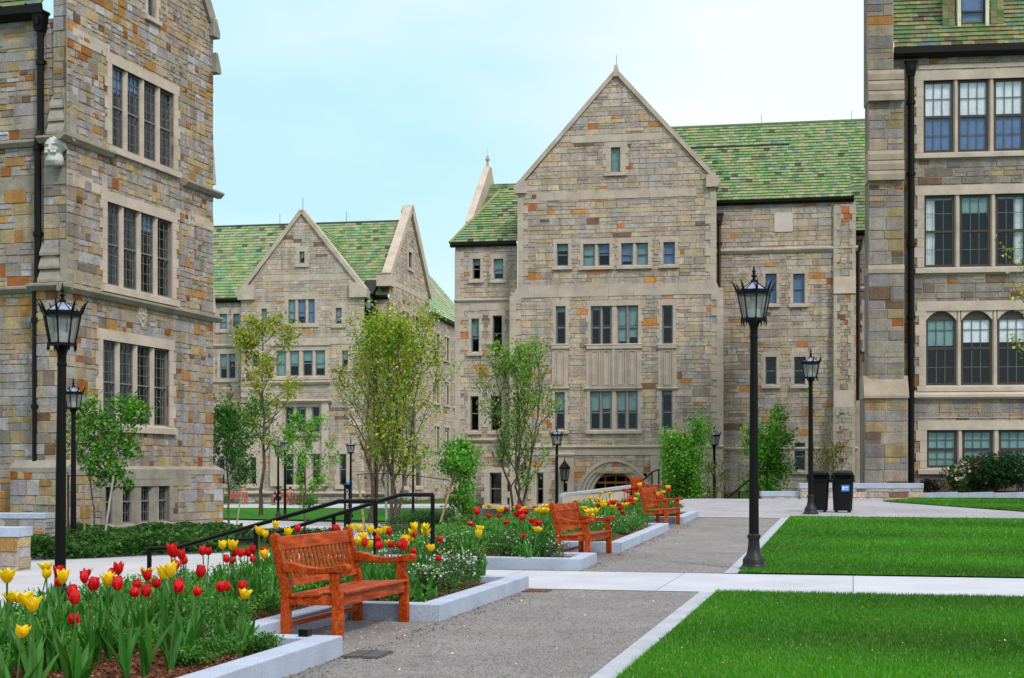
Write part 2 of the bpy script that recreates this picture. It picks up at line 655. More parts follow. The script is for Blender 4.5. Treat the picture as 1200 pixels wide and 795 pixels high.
class Bld:
    def __init__(self, name, label, fr, zb, cat='building'):
        self.fr, self.zb = fr, zb
        self.root = empty(name, (fr.o.x, fr.o.y, zb), fr.ang, label, cat)
        self.inv = (Matrix.Translation((fr.o.x, fr.o.y, zb)) @ Matrix.Rotation(fr.ang, 4, 'Z')).inverted()

    def mb(self, fr=None):
        fr = fr or self.fr
        return MB(self.inv @ fr.W)

    def part(self, mb, name, mats, parent=None, **k):
        for q in mb.pieces():
            o = q.build(name, mats, parent or self.root, **k)
        return o


def clip_convex(poly, outline):
    out = poly
    n = len(outline)
    for i in range(n):
        ax, az = outline[i]
        bx, bz = outline[(i + 1) % n]
        res = []
        m = len(out)
        for j in range(m):
            p, q = out[j], out[(j + 1) % m]
            sp = (bx - ax) * (p[1] - az) - (bz - az) * (p[0] - ax)
            sq = (bx - ax) * (q[1] - az) - (bz - az) * (q[0] - ax)
            if sp >= -1e-9:
                res.append(p)
            if (sp > 1e-9 and sq < -1e-9) or (sp < -1e-9 and sq > 1e-9):
                t = sp / (sp - sq)
                res.append((p[0] + (q[0] - p[0]) * t, p[1] + (q[1] - p[1]) * t))
        out = res
        if len(out) < 3:
            return []
    return out


def parea(p):
    return 0.5 * abs(sum(p[i][0] * p[(i + 1) % len(p)][1] - p[(i + 1) % len(p)][0] * p[i][1] for i in range(len(p))))


def warm(pal, f, k=0.0):
    m = lin(166, 158, 147)
    out = []
    for w, c in pal:
        q = k if (max(c) - min(c)) / max(c) < 0.6 and max(c) > 0.2 else 0.0
        c = [a + (b - a) * q for a, b in zip(c, m)]
        out.append((w, (c[0] * f * 1.045, c[1] * f * 0.985, c[2] * f * 0.955)))
    return out


def pick(rng, pal):
    r = rng.random() * sum(w for w, _ in pal)
    for w, c in pal:
        r -= w
        if r <= 0:
            break
    f = rng.uniform(0.84, 1.14)
    return tuple(min(1, x * f * rng.uniform(0.95, 1.05)) for x in c)


PAL_MAIN = [(30, lin(170, 163, 153)), (26, lin(158, 156, 155)), (11, lin(152, 156, 168)), (20, lin(174, 162, 142)), (9, lin(182, 166, 134)),
            (3.2, lin(184, 130, 72)), (2.2, lin(172, 106, 66)), (1.6, lin(108, 86, 78)), (6, lin(134, 130, 122))]
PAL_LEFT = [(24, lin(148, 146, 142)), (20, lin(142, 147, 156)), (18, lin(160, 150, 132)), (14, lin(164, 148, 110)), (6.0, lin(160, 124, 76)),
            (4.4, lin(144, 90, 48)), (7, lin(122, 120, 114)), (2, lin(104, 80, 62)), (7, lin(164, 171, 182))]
PAL_RIGHT = [(28, lin(134, 133, 132)), (20, lin(126, 128, 134)), (18, lin(144, 137, 124)), (13, lin(150, 136, 100)), (3.0, lin(150, 108, 58)),
             (1.2, lin(140, 84, 44)), (9, lin(112, 112, 112)), (2.5, lin(104, 88, 76))]
PAL_FAR = [(28, lin(156, 152, 146)), (25, lin(146, 146, 150)), (18, lin(164, 154, 136)), (5, lin(168, 146, 110)), (1.6, lin(160, 124, 88)),
           (2.5, lin(106, 94, 86)), (14, lin(166, 162, 154))]


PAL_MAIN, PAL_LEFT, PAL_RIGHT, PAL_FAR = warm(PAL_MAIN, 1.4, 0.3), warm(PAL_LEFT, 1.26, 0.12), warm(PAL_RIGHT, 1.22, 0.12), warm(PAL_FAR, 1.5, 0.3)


def masonry(mb, outline, holes, y0, seed, pal, hr=(0.2, 0.4), wr=(0.3, 0.8), depth=0.26, room=0.9, split=0.5, stones=True):
    """a wall face: mortar bed with openings, reveals, dark rooms behind and every stone standing proud of the mortar"""
    rng = random.Random(seed)
    x0, x1 = min(p[0] for p in outline), max(p[0] for p in outline)
    z0, z1 = min(p[1] for p in outline), max(p[1] for p in outline)
    xs = sorted({x0, x1} | {h[0] for h in holes} | {h[1] for h in holes})
    zs = sorted({z0, z1} | {h[2] for h in holes} | {h[3] for h in holes})
    for i in range(len(xs) - 1):
        for j in range(len(zs) - 1):
            cx, cz = (xs[i] + xs[i + 1]) / 2, (zs[j] + zs[j + 1]) / 2
            if any(h[0] < cx < h[1] and h[2] < cz < h[3] for h in holes):
                continue
            p = clip_convex([(xs[i], zs[j]), (xs[i + 1], zs[j]), (xs[i + 1], zs[j + 1]), (xs[i], zs[j + 1])], outline)
            if len(p) >= 3:
                mb.face_pts([(a, y0, b) for a, b in p], 0)
    for h in holes:
        a, b, c, d = h[:4]
        ya, yb = y0 + depth, y0 + depth + room
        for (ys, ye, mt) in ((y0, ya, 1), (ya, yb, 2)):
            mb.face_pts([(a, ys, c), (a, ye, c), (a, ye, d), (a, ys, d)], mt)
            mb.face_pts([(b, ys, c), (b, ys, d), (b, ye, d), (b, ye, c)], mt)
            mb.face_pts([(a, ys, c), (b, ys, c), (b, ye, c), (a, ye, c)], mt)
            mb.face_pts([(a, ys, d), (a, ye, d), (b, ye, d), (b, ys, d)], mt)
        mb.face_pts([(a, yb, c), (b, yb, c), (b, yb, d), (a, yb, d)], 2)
    if not stones:
        return
    J = 0.008
    rect = len(outline) == 4 and all(p[0] in (x0, x1) and p[1] in (z0, z1) for p in outline)

    def stone(a, b, c, d):
        poly = [(a + J, c + J), (b - J, c + J), (b - J, d - J), (a + J, d - J)]
        if not rect:
            poly = clip_convex(poly, outline)
            if len(poly) < 3 or parea(poly) < 0.004:
                return
        col = pick(rng, pal)
        pr = rng.uniform(0.012, 0.04)
        mx, mz = sum(p[0] for p in poly) / len(poly), sum(p[1] for p in poly) / len(poly)
        f = []
        for p in poly:
            dx, dz = mx - p[0], mz - p[1]
            l = math.hypot(dx, dz) + 1e-9
            s = min(0.02 + 0.012 * rng.random(), l * 0.3) / l
            f.append((p[0] + dx * s, y0 - pr - rng.uniform(-0.006, 0.008), p[1] + dz * s))
        n = len(poly)
        vs = [(p[0], y0 + 0.002, p[1]) for p in poly] + f
        fs = [tuple(range(n, 2 * n))] + [(i, (i + 1) % n, (i + 1) % n + n, i + n) for i in range(n)]
        mb.add(vs, fs, 3, col)

    def fill(a, b, c, d, wmin, wmax):
        x = a
        while x < b - 0.02:
            w = rng.uniform(wmin, wmax)
            if b - (x + w) < wmin * 0.7:
                w = b - x
            yield (x, min(b, x + w), c, d)
            x += w
    z = z0
    while z < z1 - 0.02:
        h = rng.uniform(*hr)
        if z1 - (z + h) < hr[0] * 0.6:
            h = z1 - z
        free = [(x0, x1)]
        for hh in holes:
            if hh[2] < z + h and hh[3] > z:
                nf = []
                for a, b in free:
                    if hh[0] > a:
                        nf.append((a, min(b, hh[0])))
                    if hh[1] < b:
                        nf.append((max(a, hh[1]), b))
                free = [(a, b) for a, b in nf if b - a > 0.03]
        for a, b in free:
            for (p, q, c, d) in fill(a, b, z, z + h, wr[0], wr[1]):
                if h > hr[0] * 1.25 and rng.random() < split:
                    t = rng.uniform(0.38, 0.62) * h
                    for (p2, q2, c2, d2) in fill(p, q, c, c + t, wr[0] * 0.55, wr[1] * 0.9):
                        stone(p2, q2, c2, d2)
                    for (p2, q2, c2, d2) in fill(p, q, c + t, d, wr[0] * 0.55, wr[1] * 0.9):
                        stone(p2, q2, c2, d2)
                else:
                    stone(p, q, c, d)
        z += h


WALLM = None


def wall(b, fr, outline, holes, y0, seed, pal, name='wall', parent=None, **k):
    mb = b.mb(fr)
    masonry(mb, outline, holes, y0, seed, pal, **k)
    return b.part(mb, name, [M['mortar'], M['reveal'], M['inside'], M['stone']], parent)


def rect_outline(x0, x1, z0, z1):
    return [(x0, z0), (x1, z0), (x1, z1), (x0, z1)]


def calm(pal, k, m):
    return [(w, tuple(a + (b - a) * k for a, b in zip(c, m))) for w, c in pal]


def window(b, fr, lights, z0, z1, y0=0.0, rng=None, jamb=0.2, head=0.28, sill=0.2, nx=2, nz=3, split=0.5, sash='sash', glass='glass',
           blinds=None, bmat='blind', muntin=True, proud=0.05, quoin=True, arch=0.0, curtains=(), sw=0.055, hood=False, smat='lime', back=None):
    """stone surround with mullions (the part); each light's sash and pane are its sub-parts. Returns the hole"""
    rng = rng or random.Random(int(abs(z0) * 97 + abs(lights[0][0]) * 31))
    x0, x1 = lights[0][0], lights[-1][1]
    s = b.mb(fr)
    p = y0 - proud
    # jambs, long and short stones in turn
    z = z0
    k = 0
    while z < z1 - 0.02:
        h = min(rng.uniform(0.28, 0.45), z1 - z)
        if z1 - z - h < 0.14:
            h = z1 - z
        w = jamb * (1.55 if (k % 2 and quoin) else 1.0)
        g = 0.004
        col = [rng.uniform(0.9, 1.06)] * 3
        s.box(x0 - w, x0, p, y0 + 0.12, z + g, z + h - g, 0, col)
        s.box(x1, x1 + w, p, y0 + 0.12, z + g, z + h - g, 0, col)
        z += h
        k += 1
    jw = jamb * 1.3
    s.box(x0 - jw, x1 + jw, p - 0.004, y0 + 0.12, z1, z1 + head)
    if hood:
        s.box(x0 - jw - 0.1, x1 + jw + 0.1, p - 0.11, y0 + 0.02, z1 + head, z1 + head + 0.12)
    # sloping sill
    s.prism([(p - 0.1, z0 - sill), (y0 + 0.12, z0 - sill), (y0 + 0.12, z0 + 0.03), (y0 + 0.02, z0), (p - 0.1, z0 - 0.06)], x0 - jw, x1 + jw, 'x')
    for i in range(len(lights) - 1):
        a, c = lights[i][1], lights[i + 1][0]
        d = min(0.05, (c - a) * 0.3)
        s.prism([(a, y0 + 0.25), (a, y0 + 0.085), (a + d, y0 - 0.01), (c - d, y0 - 0.01), (c, y0 + 0.085), (c, y0 + 0.25)], z0 + 0.002, z1 - 0.002, 'z')
    if arch > 0:
        for a, c in lights:
            nseg = 8
            for q in range(nseg):
                t0, t1 = q / nseg, (q + 1) / nseg
                xa, xc = a + (c - a) * t0, a + (c - a) * t1
                za = z1 - arch * (abs(2 * t0 - 1) ** 2.2)
                zc = z1 - arch * (abs(2 * t1 - 1) ** 2.2)
                if z1 - min(za, zc) < 0.004:
                    continue
                s.hexa([(xa, y0 - 0.005, za - 0.003), (xc, y0 - 0.005, zc - 0.003), (xc, y0 + 0.28, zc - 0.003), (xa, y0 + 0.28, za - 0.003),
                        (xa, y0 - 0.005, z1 - 0.001), (xc, y0 - 0.005, z1 - 0.001), (xc, y0 + 0.28, z1 - 0.001), (xa, y0 + 0.28, z1 - 0.001)])
    w = b.part(s, 'window', M[smat])
    for i, (a, c) in enumerate(lights):
        f = b.mb(fr)
        ya, yb = y0 + 0.09, y0 + 0.16
        f.box(a, a + sw, ya, yb, z0, z1)
        f.box(c - sw, c, ya, yb, z0, z1)
        f.box(a + sw, c - sw, ya, yb, z1 - sw, z1)
        f.box(a + sw, c - sw, ya, yb, z0, z0 + sw * 1.3)
        zm = z0 + (z1 - z0) * split
        if arch > 0:
            f.box(a + sw, c - sw, ya + 0.005, yb, z1 - arch * 0.95, z1 - sw)
        if split > 0:
            f.box(a + sw, c - sw, ya - 0.012, yb, zm - sw * 0.5, zm + sw * 0.5)
        if muntin:
            r = 0.011
            for q in range(1, nx):
                xx = a + sw + (c - a - 2 * sw) * q / nx
                f.box(xx - r, xx + r, ya + 0.025, yb - 0.012, z0 + sw, z1 - sw, 1)
            tot = nz * 2 if split > 0 else nz
            for q in range(1, tot):
                zz = z0 + (z1 - z0) * q / tot
                if abs(zz - zm) > 0.05 or split <= 0:
                    f.box(a + sw, c - sw, ya + 0.027, yb - 0.014, zz - r, zz + r, 1)
        b.part(f, 'sash', [M[sash], M['muntin']], w)
        g = b.mb(fr)
        t = rng.uniform(-0.006, 0.006)
        yp = y0 + 0.13
        g.hexa([(a + 0.02, yp + t, z0), (c - 0.02, yp - t, z0), (c - 0.02, yp + 0.006 - t, z0), (a + 0.02, yp + 0.006 + t, z0),
                (a + 0.02, yp + t, z1), (c - 0.02, yp - t, z1), (c - 0.02, yp + 0.006 - t, z1), (a + 0.02, yp + 0.006 + t, z1)])
        b.part(g, 'pane', M[glass], w)
        fr_b = blinds[i] if blinds else 0
        if fr_b > 0:
            q = b.mb(fr)
            q.box(a + 0.03, c - 0.03, y0 + 0.164, y0 + 0.17, z1 - (z1 - z0) * fr_b, z1 - 0.01)
            b.part(q, 'blind', M[bmat if isinstance(bmat, str) else bmat[i]], w)
        if back:
            q = b.mb(fr)
            q.box(a + 0.03, c - 0.03, y0 + 0.18, y0 + 0.186, z0 + 0.01, z1 - 0.01)
            b.part(q, 'blind', M[back], w)  # full-height panel behind the glass, its colour imitating reflected sky
        if i < len(curtains) and curtains[i]:
            q = b.mb(fr)
            for side in curtains[i]:
                ww = (c - a) * 0.34
                n = 12
                for e in range(n):
                    xa = (a + 0.04 if side == 'l' else c - 0.04 - ww) + ww * e / n
                    dy = 0.03 * (e % 2)
                    q.hexa([(xa, y0 + 0.2 + dy, z0 + 0.03), (xa + ww / n, y0 + 0.23 - dy, z0 + 0.03), (xa + ww / n, y0 + 0.24 - dy, z0 + 0.03), (xa, y0 + 0.21 + dy, z0 + 0.03),
                            (xa, y0 + 0.2 + dy, z1 - 0.02), (xa + ww / n, y0 + 0.23 - dy, z1 - 0.02), (xa + ww / n, y0 + 0.24 - dy, z1 - 0.02), (xa, y0 + 0.21 + dy, z1 - 0.02)])
            b.part(q, 'curtain', M['curtain'], w)
    return (x0, x1, z0, z1)


TILES = [(36, lin(152, 162, 118)), (22, lin(136, 154, 106)), (18, lin(104, 152, 86)), (9, lin(84, 138, 80)), (9, lin(110, 148, 128)),
         (3, lin(92, 118, 128)), (6, lin(166, 160, 124)), (3.0, lin(52, 50, 50)), (1.5, lin(104, 82, 70))]
TILES_NEAR = [(26, lin(118, 130, 88)), (24, lin(148, 138, 98)), (14, lin(82, 122, 66)), (14, lin(100, 122, 86)), (9, lin(88, 112, 114)), (8, lin(132, 114, 80)), (4, lin(78, 64, 56))]
TILES = calm(TILES, 0.22, lin(126, 144, 100))
TILES_NEAR = calm(TILES_NEAR, 0.22, lin(116, 126, 84))
TILES_PALE = [(50, lin(160, 186, 140)), (30, lin(140, 176, 122)), (12, lin(176, 190, 150)), (5, lin(110, 150, 120))]


def roof(mb, el, er, rr, rl, seed, ex=0.25, tw=0.33, th=0.06, pal=None, mat=0):
    """rows of lapping tiles on the quad eave-left, eave-right, ridge-right, ridge-left"""
    rng = random.Random(seed)
    pal = pal or TILES
    el, er, rr, rl = map(Vector, (el, er, rr, rl))
    nrm = (er - el).cross(rl - el)
    if nrm.length < 1e-6:
        nrm = (er - el).cross(rr - el)
    nrm.normalize()
    if nrm.z < 0:
        nrm = -nrm
    mb.face_pts([el, er, rr, rl] if (rr - rl).length > 1e-4 else [el, er, rr], mat, (0.05, 0.05, 0.04))
    H = max((rl - el).length, (rr - er).length)
    rows = max(2, int(H / ex))
    ax = (er - el).normalized()
    for r in range(rows):
        t0, t1 = r / rows, (r + 1.12) / rows
        t1 = min(1.0, t1)
        tm = (r + 0.0) / rows
        A, B = el.lerp(rl, t0), er.lerp(rr, t0)
        A1, B1 = el.lerp(rl, t1), er.lerp(rr, t1)
        ln = (B - A).length
        if ln < 0.05:
            continue
        up = A1 - A
        # horizontal shift along ax as we climb
        n = int(ln / tw) + 2
        off = (0.5 if r % 2 else 0.0) * tw + rng.uniform(-0.03, 0.03)
        ga, gb = (A1 - A).dot(ax), (B1 - A).dot(ax)
        perp = up - ax * ga
        for k in range(-1, n + 1):
            x0 = k * tw + off
            x1 = x0 + tw - 0.008
            xa, xb = max(x0, 0.0), min(x1, ln)
            xc, xd = max(x0, ga), min(x1, gb)
            if xb - xa < 0.03:
                continue
            if xd < xc:
                xc = xd = (xc + xd) / 2
            j = rng.uniform(-0.006, 0.006)
            lo = nrm * (th + j)
            hi = nrm * 0.008
            col = pick(rng, pal)
            p0, p1 = A + ax * xa, A + ax * xb
            q0, q1 = A + perp + ax * xc, A + perp + ax * xd
            mb.add([p0 + lo, p1 + lo, q1 + hi, q0 + hi, p0 - nrm * 0.005, p1 - nrm * 0.005], [(0, 1, 2, 3), (4, 5, 1, 0)], mat, col)
            mb.add([p0 + lo, q0 + hi, p0 - nrm * 0.005, p1 + lo, q1 + hi, p1 - nrm * 0.005], [(0, 1, 2), (3, 5, 4)], mat, col)


def coping(mb, p, q, y0, y1, t=0.28, up=0.12, mat=0):
    """raked coping stone run from (x, z) p up to q, between y0 and y1"""
    mb.cut()
    px, pz = p
    qx, qz = q
    dx, dz = qx - px, qz - pz
    l = math.hypot(dx, dz)
    nx, nz = -dz / l, dx / l
    if nz < 0:
        nx, nz = -nx, -nz
    n = max(1, int(l / 1.3))
    for i in range(n):
        a, c = i / n, (i + 1) / n
        g = 0.003 / l
        a, c = a + g, c - g
        A = (px + dx * a, pz + dz * a)
        B = (px + dx * c, pz + dz * c)
        mb.prism([(A[0] - nx * t, A[1] - nz * t), (B[0] - nx * t, B[1] - nz * t), (B[0] + nx * up, B[1] + nz * up), (A[0] + nx * up, A[1] + nz * up)], y0, y1, 'y', mat)


def string(mb, x0, x1, z, y0, h=0.2, proud=0.12, mat=0):
    """moulded string course with a weathered top"""
    mb.cut()
    mb.prism([(y0 + 0.02, z - h), (y0 - proud * 0.45, z - h), (y0 - proud, z - h * 0.5), (y0 - proud, z - h * 0.25), (y0 - 0.01, z), (y0 + 0.02, z)], x0, x1, 'x', mat)


def ashband(mb, x0, x1, z0, z1, y0, rng, proud=0.046, mat=0):
    """band of dressed limestone blocks"""
    mb.cut()
    x = x0
    while x < x1 - 0.02:
        w = rng.uniform(0.6, 1.3)
        if x1 - x - w < 0.4:
            w = x1 - x
        c = rng.uniform(0.85, 1.06)
        mb.box(x + 0.004, x + w - 0.004, y0 - proud, y0 + 0.05, z0, z1, mat, (c, c, c))
        x += w


def gutter(b, fr, x0, x1, y, z, mat='gutter', s=0.2):
    g = b.mb(fr)
    g.prism([(y, z), (y - s * 0.7, z), (y - s, z + s * 0.35), (y - s, z + s), (y - s * 0.8, z + s), (y - s * 0.7, z + s * 0.5), (y, z + s * 0.5)], x0, x1, 'x')
    for k in range(int((x1 - x0) / 0.9)):
        xx = x0 + 0.4 + k * 0.9
        g.box(xx - 0.02, xx + 0.02, y - s * 1.04, y, z + s * 0.98, z + s * 1.1)
    return b.part(g, 'gutter', M[mat])


def downspout(b, fr, x, y, ztop, zbot, r=0.07, mat='pipe', hop=True, jogs=()):
    """jogs: (z, dy) where the pipe steps outwards"""
    d = b.mb(fr)
    pts = [(x, y, ztop)]
    yy = y
    for (zj, dy) in jogs:
        pts += [(x, yy, zj + 0.12), (x, yy + dy, zj - 0.12)]
        yy += dy
    pts.append((x, yy, zbot))
    d.tube(pts, r, 10)
    o = b.part(d, 'downspout', M[mat])
    if hop:
        h = b.mb(fr)
        h.hexa([(x - 0.13, y - 0.13, ztop - 0.1), (x + 0.13, y - 0.13, ztop - 0.1), (x + 0.13, y + 0.13, ztop - 0.1), (x - 0.13, y + 0.13, ztop - 0.1),
                (x - 0.2, y - 0.2, ztop + 0.42), (x + 0.2, y - 0.2, ztop + 0.42), (x + 0.2, y + 0.16, ztop + 0.42), (x - 0.2, y + 0.16, ztop + 0.42)])
        h.box(x - 0.23, x + 0.23, y - 0.23, y + 0.18, ztop + 0.42, ztop + 0.5)
        h.box(x - 0.07, x + 0.07, y - 0.22, y - 0.17, ztop + 0.08, ztop + 0.3)
        b.part(h, 'hopper', M[mat], o)
    n = max(2, int((ztop - zbot) / 2.6))
    for k in range(n):
        zz = zbot + (ztop - zbot) * (k + 0.6) / n
        y2 = y + sum(dy for zj, dy in jogs if zj > zz)
        c = b.mb(fr)
        c.box(x - 0.16, x + 0.16, y2 - 0.02, y2 + 0.1, zz - 0.05, zz + 0.05)
        c.tube([(x, y2, zz - 0.07), (x, y2, zz + 0.07)], r * 1.3, 10)
        b.part(c, 'bracket', M[mat], o)
    return o


def px_lights(fr, spans, off=0.0):
    return [(fr.sx(a, off), fr.sx(c, off)) for a, c in spans]


def pz(fr, spans, pt, pb, off=0.0):
    pm = (spans[0][0] + spans[-1][1]) / 2
    return fr.z(pm, pb, off), fr.z(pm, pt, off)


# ================================================================== main gabled hall
def build_main():
    rng = random.Random(11)
    X0 = (722 - CX) / FPX * 77.0
    fr = Frame(X0, 77.0, math.radians(-10.1))
    zb = -1.25
    b = Bld('gabled_hall', 'tan stone hall with tall central gable, arched door and mottled green roof', fr, zb)
    G = 0.0
    xl, xr = fr.sx(607), fr.sx(839)
    zk = fr.z(722, 219)
    za = fr.z(722, 86)
    holes = []

    def win(spans, pt, pb, off=G, hs=None, **k):
        z0, z1 = pz(fr, spans, pt, pb, off)
        h = window(b, fr, px_lights(fr, spans, off), z0, z1, off, **k)
        (hs if hs is not None else holes).append(h)
    # attic slit
    win([(716, 727)], 173, 202, split=0, nz=1, nx=1, muntin=False, blinds=[1], bmat='blind', jamb=0.28)
    # third storey
    T = dict(nx=1, nz=1, split=0.5, sw=0.05, head=0.26, jamb=0.17)
    win([(652.5, 666)], 286, 312, blinds=[0.3], **T)
    win([(683.5, 696.5), (701, 714.5)], 286, 312, blinds=[1, 0.4], bmat=['blind', 'bluepane'], **T)
    win([(728, 741), (746, 759.5)], 285, 311, blinds=[0.8, 1], bmat=['bluepane', 'blind'], **T)
    win([(777.5, 791)], 284, 310, blinds=[1], bmat='bluepane', **T)
    # second storey, panels, first storey: tall bays of stone tracery
    D = dict(nx=1, nz=1, split=0.45, sw=0.07, jamb=0.17, head=0.3)
    win([(651.5, 663)], 359, 404.5, blinds=[0.15], **D)
    win([(692.5, 704), (705, 716.5), (723.5, 735), (736, 748)], 358.5, 404.5, blinds=[0.1, 0, 0.9, 0.8], **D)
    win([(776, 788.5)], 358, 404, blinds=[0], **D)
    win([(650.5, 662)], 459.5, 504, blinds=[0.48], **D)
    win([(691.5, 703.5), (704.5, 716.5), (722.5, 734), (735.5, 747.5)], 458.5, 504, blinds=[0.5, 0.45, 0.5, 0.5], **D)
    win([(775.5, 788)], 458, 504, blinds=[0.1], **D)
    # ground storey
    win([(574, 588)], 554, 592, nx=1, nz=1, split=0.5, sw=0.06, jamb=0.3)
    win([(629, 637)], 554, 592, nx=1, nz=1, split=0.5, sw=0.06, jamb=0.3)
    # door opening
    dx0, dx1 = fr.sx(684), fr.sx(758)
    dz0 = zb
    dzs = fr.z(722, 574)
    dzt = fr.z(722, 555)
    holes.append((dx0, dx1, dz0, dzt))
    wl = fr.sx(598)
    wr_ = fr.sx(847)
    zsh = fr.z(722, 340)
    wp = dict(hr=(0.22, 0.44), wr=(0.4, 1.15), split=0.42)
    wall(b, fr, [(xl, zsh), (xr, zsh), (xr, zk), (0, za), (xl, zk)], [h for h in holes if h[3] > zsh + 0.2 and h[2] > zsh], 0, 1, PAL_MAIN, 'gable', **wp)
    wall(b, fr, rect_outline(wl, wr_, zb, zsh), [h for h in holes if h[2] < zsh - 0.2], 0, 2, PAL_MAIN, **wp)
    wall(b, Frame(*(fr.o + fr.e * xl + fr.n * 13)[:2], fr.ang - PI / 2), rect_outline(0, 13, zb, zk), [], 0, 3, PAL_MAIN, 'side_wall', **wp)
    # trim
    t = b.mb()
    zb1 = fr.z(722, 347)
    ashband(t, xl, xr, zb1, zb1 + 0.62, 0, rng)
    z4 = fr.z(722, 233)
    ashband(t, xl + 1.0, xr - 1.0, z4, z4 + 0.42, 0, rng)
    z5 = fr.z(722, 166)
    hw = (za - z5) / (za - zk) * xr
    ashband(t, -hw + 0.75, hw - 0.75, z5, z5 + 0.36, 0, rng)
    # corner quoins
    t.cut()
    for xx, sgn in ((xl, 1), (xr, -1)):
        t.cut()
        z = zsh
        k = 0
        while z < zk - 0.6:
            h = 0.42
            w = 0.3 if k % 2 else 0.55
            a, c = (xx - 0.02, xx + w) if sgn > 0 else (xx - w, xx + 0.02)
            t.box(a, c, -0.05, 0.2, z + 0.004, z + h - 0.004, 0, [rng.uniform(0.84, 1.02)] * 3)
            z += h
            k += 1
    for xx, sgn in ((wl, 1), (wr_, -1)):
        t.cut()
        z = zb
        k = 0
        while z < zsh - 0.5:
            h = 0.42
            w = 0.32 if k % 2 else 0.6
            a, c = (xx - 0.03, xx + w) if sgn > 0 else (xx - w, xx + 0.03)
            t.box(a, c, -0.055, 0.25, z + 0.004, z + h - 0.004, 0, [rng.uniform(0.84, 1.02)] * 3)
            z += h
            k += 1
        # sloped shoulder
        x2 = xl if sgn > 0 else xr
        t.prism([(xx - sgn * 0.03, zsh - 0.5), (xx + sgn * 0.5, zsh - 0.5), (xx + sgn * 0.5, zsh + 0.35), (x2, zsh + 0.35), ], -0.06, 0.3, 'y')
    b.part(t, 'limestone_band', M['lime'])
    # belt over the door
    s = b.mb()
    zs = fr.z(722, 522)
    string(s, wl - 0.05, wr_ + 0.05, zs, 0, 0.2, 0.16)
    ashband(s, wl, wr_, zs - 0.52, zs - 0.2, 0, rng, 0.06)
    b.part(s, 'string_course', M['lime'])
    # copings with kneelers
    c = b.mb()
    coping(c, (xl - 0.05, zk + 0.2), (0, za + 0.1), -0.14, 0.5, 0.12, 0.1)
    coping(c, (xr + 0.05, zk + 0.2), (0, za + 0.1), -0.14, 0.5, 0.12, 0.1)
    c.cut()
    for xx, sg in ((xl, -1), (xr, 1)):
        c.cut()
        c.prism([(xx - sg * 0.5, zk - 0.2), (xx + sg * 0.12, zk - 0.2), (xx + sg * 0.22, zk + 0.05), (xx + sg * 0.22, zk + 0.14), (xx - sg * 0.02, zk + 0.45), (xx - sg * 0.5, zk + 0.45)], -0.2, 0.6, 'y')
    c.cut()
    c.prism([(-0.16, za - 0.2), (0.16, za - 0.2), (0.08, za + 0.4), (-0.08, za + 0.4)], -0.17, 0.52, 'y')
    b.part(c, 'coping', M['lime'])
    r = b.mb()
    r.tube([(0, 0.2, za + 0.38), (0, 0.2, za + 1.0)], 0.012, 5)
    b.part(r, 'lightning_rod', M['pipe'])
    # tracery panels between storeys
    for spans in ([(650.5, 662.5)], [(690.5, 703.5), (704.5, 717.5), (721, 734), (735, 748)], [(775, 789.5)]):
        z0, z1 = pz(fr, spans, 408, 454)
        q = b.mb()
        x0, x1 = fr.sx(spans[0][0]), fr.sx(spans[-1][1])
        q.box(x0 - 0.16, x1 + 0.16, -0.052, 0.1, z0 - 0.1, z1 + 0.1)
        for a, e in px_lights(fr, spans):
            for d in (0.02, 0.13):
                w = 0.05
                for (u0, u1, v0, v1) in ((a + d, a + d + w, z0 + d, z1 - d), (e - d - w, e - d, z0 + d, z1 - d), (a + d + w, e - d - w, z1 - d - w, z1 - d), (a + d + w, e - d - w, z0 + d, z0 + d + w)):
                    q.box(u0, u1, -0.1, -0.05, v0, v1)
        if len(spans) == 4:
            q.box(fr.sx(717.7), fr.sx(720.8), -0.12, 0.05, z0, z1)
        string(q, x0 - 0.22, x1 + 0.22, z1 + 0.22, -0.05, 0.14, 0.1)
        string(q, x0 - 0.22, x1 + 0.22, z0 - 0.0, -0.05, 0.14, 0.1)
        b.part(q, 'stone_panel', M['lime'])
    # arched doorway: nested moulded arches
    d = b.mb()
    zsp = fr.z(722, 582)
    zap = fr.z(722, 538)
    for i in range(4):
        w_o = (fr.sx(765) - fr.sx(674)) / 2 - i * 0.22
        w_i = w_o - 0.2
        h_o = (zap - zsp) - i * 0.16
        h_i = h_o - 0.15
        y0, y1 = -0.08 + i * 0.07, 0.35 + i * 0.05
        n = 20
        cx = (fr.sx(765) + fr.sx(674)) / 2
        for k in range(n):
            u0, u1 = -1 + 2 * k / n, -1 + 2 * (k + 1) / n

            def pt(u, w, h):
                return (cx + w * u, zsp + h * (1 - abs(u) ** 2.0) ** 0.62)
            A, B2, C2, D2 = pt(u0, w_o, h_o), pt(u1, w_o, h_o), pt(u1, w_i, h_i), pt(u0, w_i, h_i)
            d.hexa([(D2[0], y0, D2[1]), (C2[0], y0, C2[1]), (C2[0], y1, C2[1]), (D2[0], y1, D2[1]),
                    (A[0], y0, A[1]), (B2[0], y0, B2[1]), (B2[0], y1, B2[1]), (A[0], y1, A[1])], 0, [0.92 + 0.08 * (i % 2)] * 3)
        for sg in (-1, 1):
            xa, xb = sorted((cx + sg * w_o, cx + sg * w_i))
            d.box(xa, xb, y0, y1, zb, zsp, 0)
    arch = b.part(d, 'door_arch', M['lime'])
    wd = b.mb()
    n = 18
    cx, w_o, h_o = (dx0 + dx1) / 2, (dx1 - dx0) / 2 - 0.02, dzt - dzs - 0.02
    zs2 = dzs
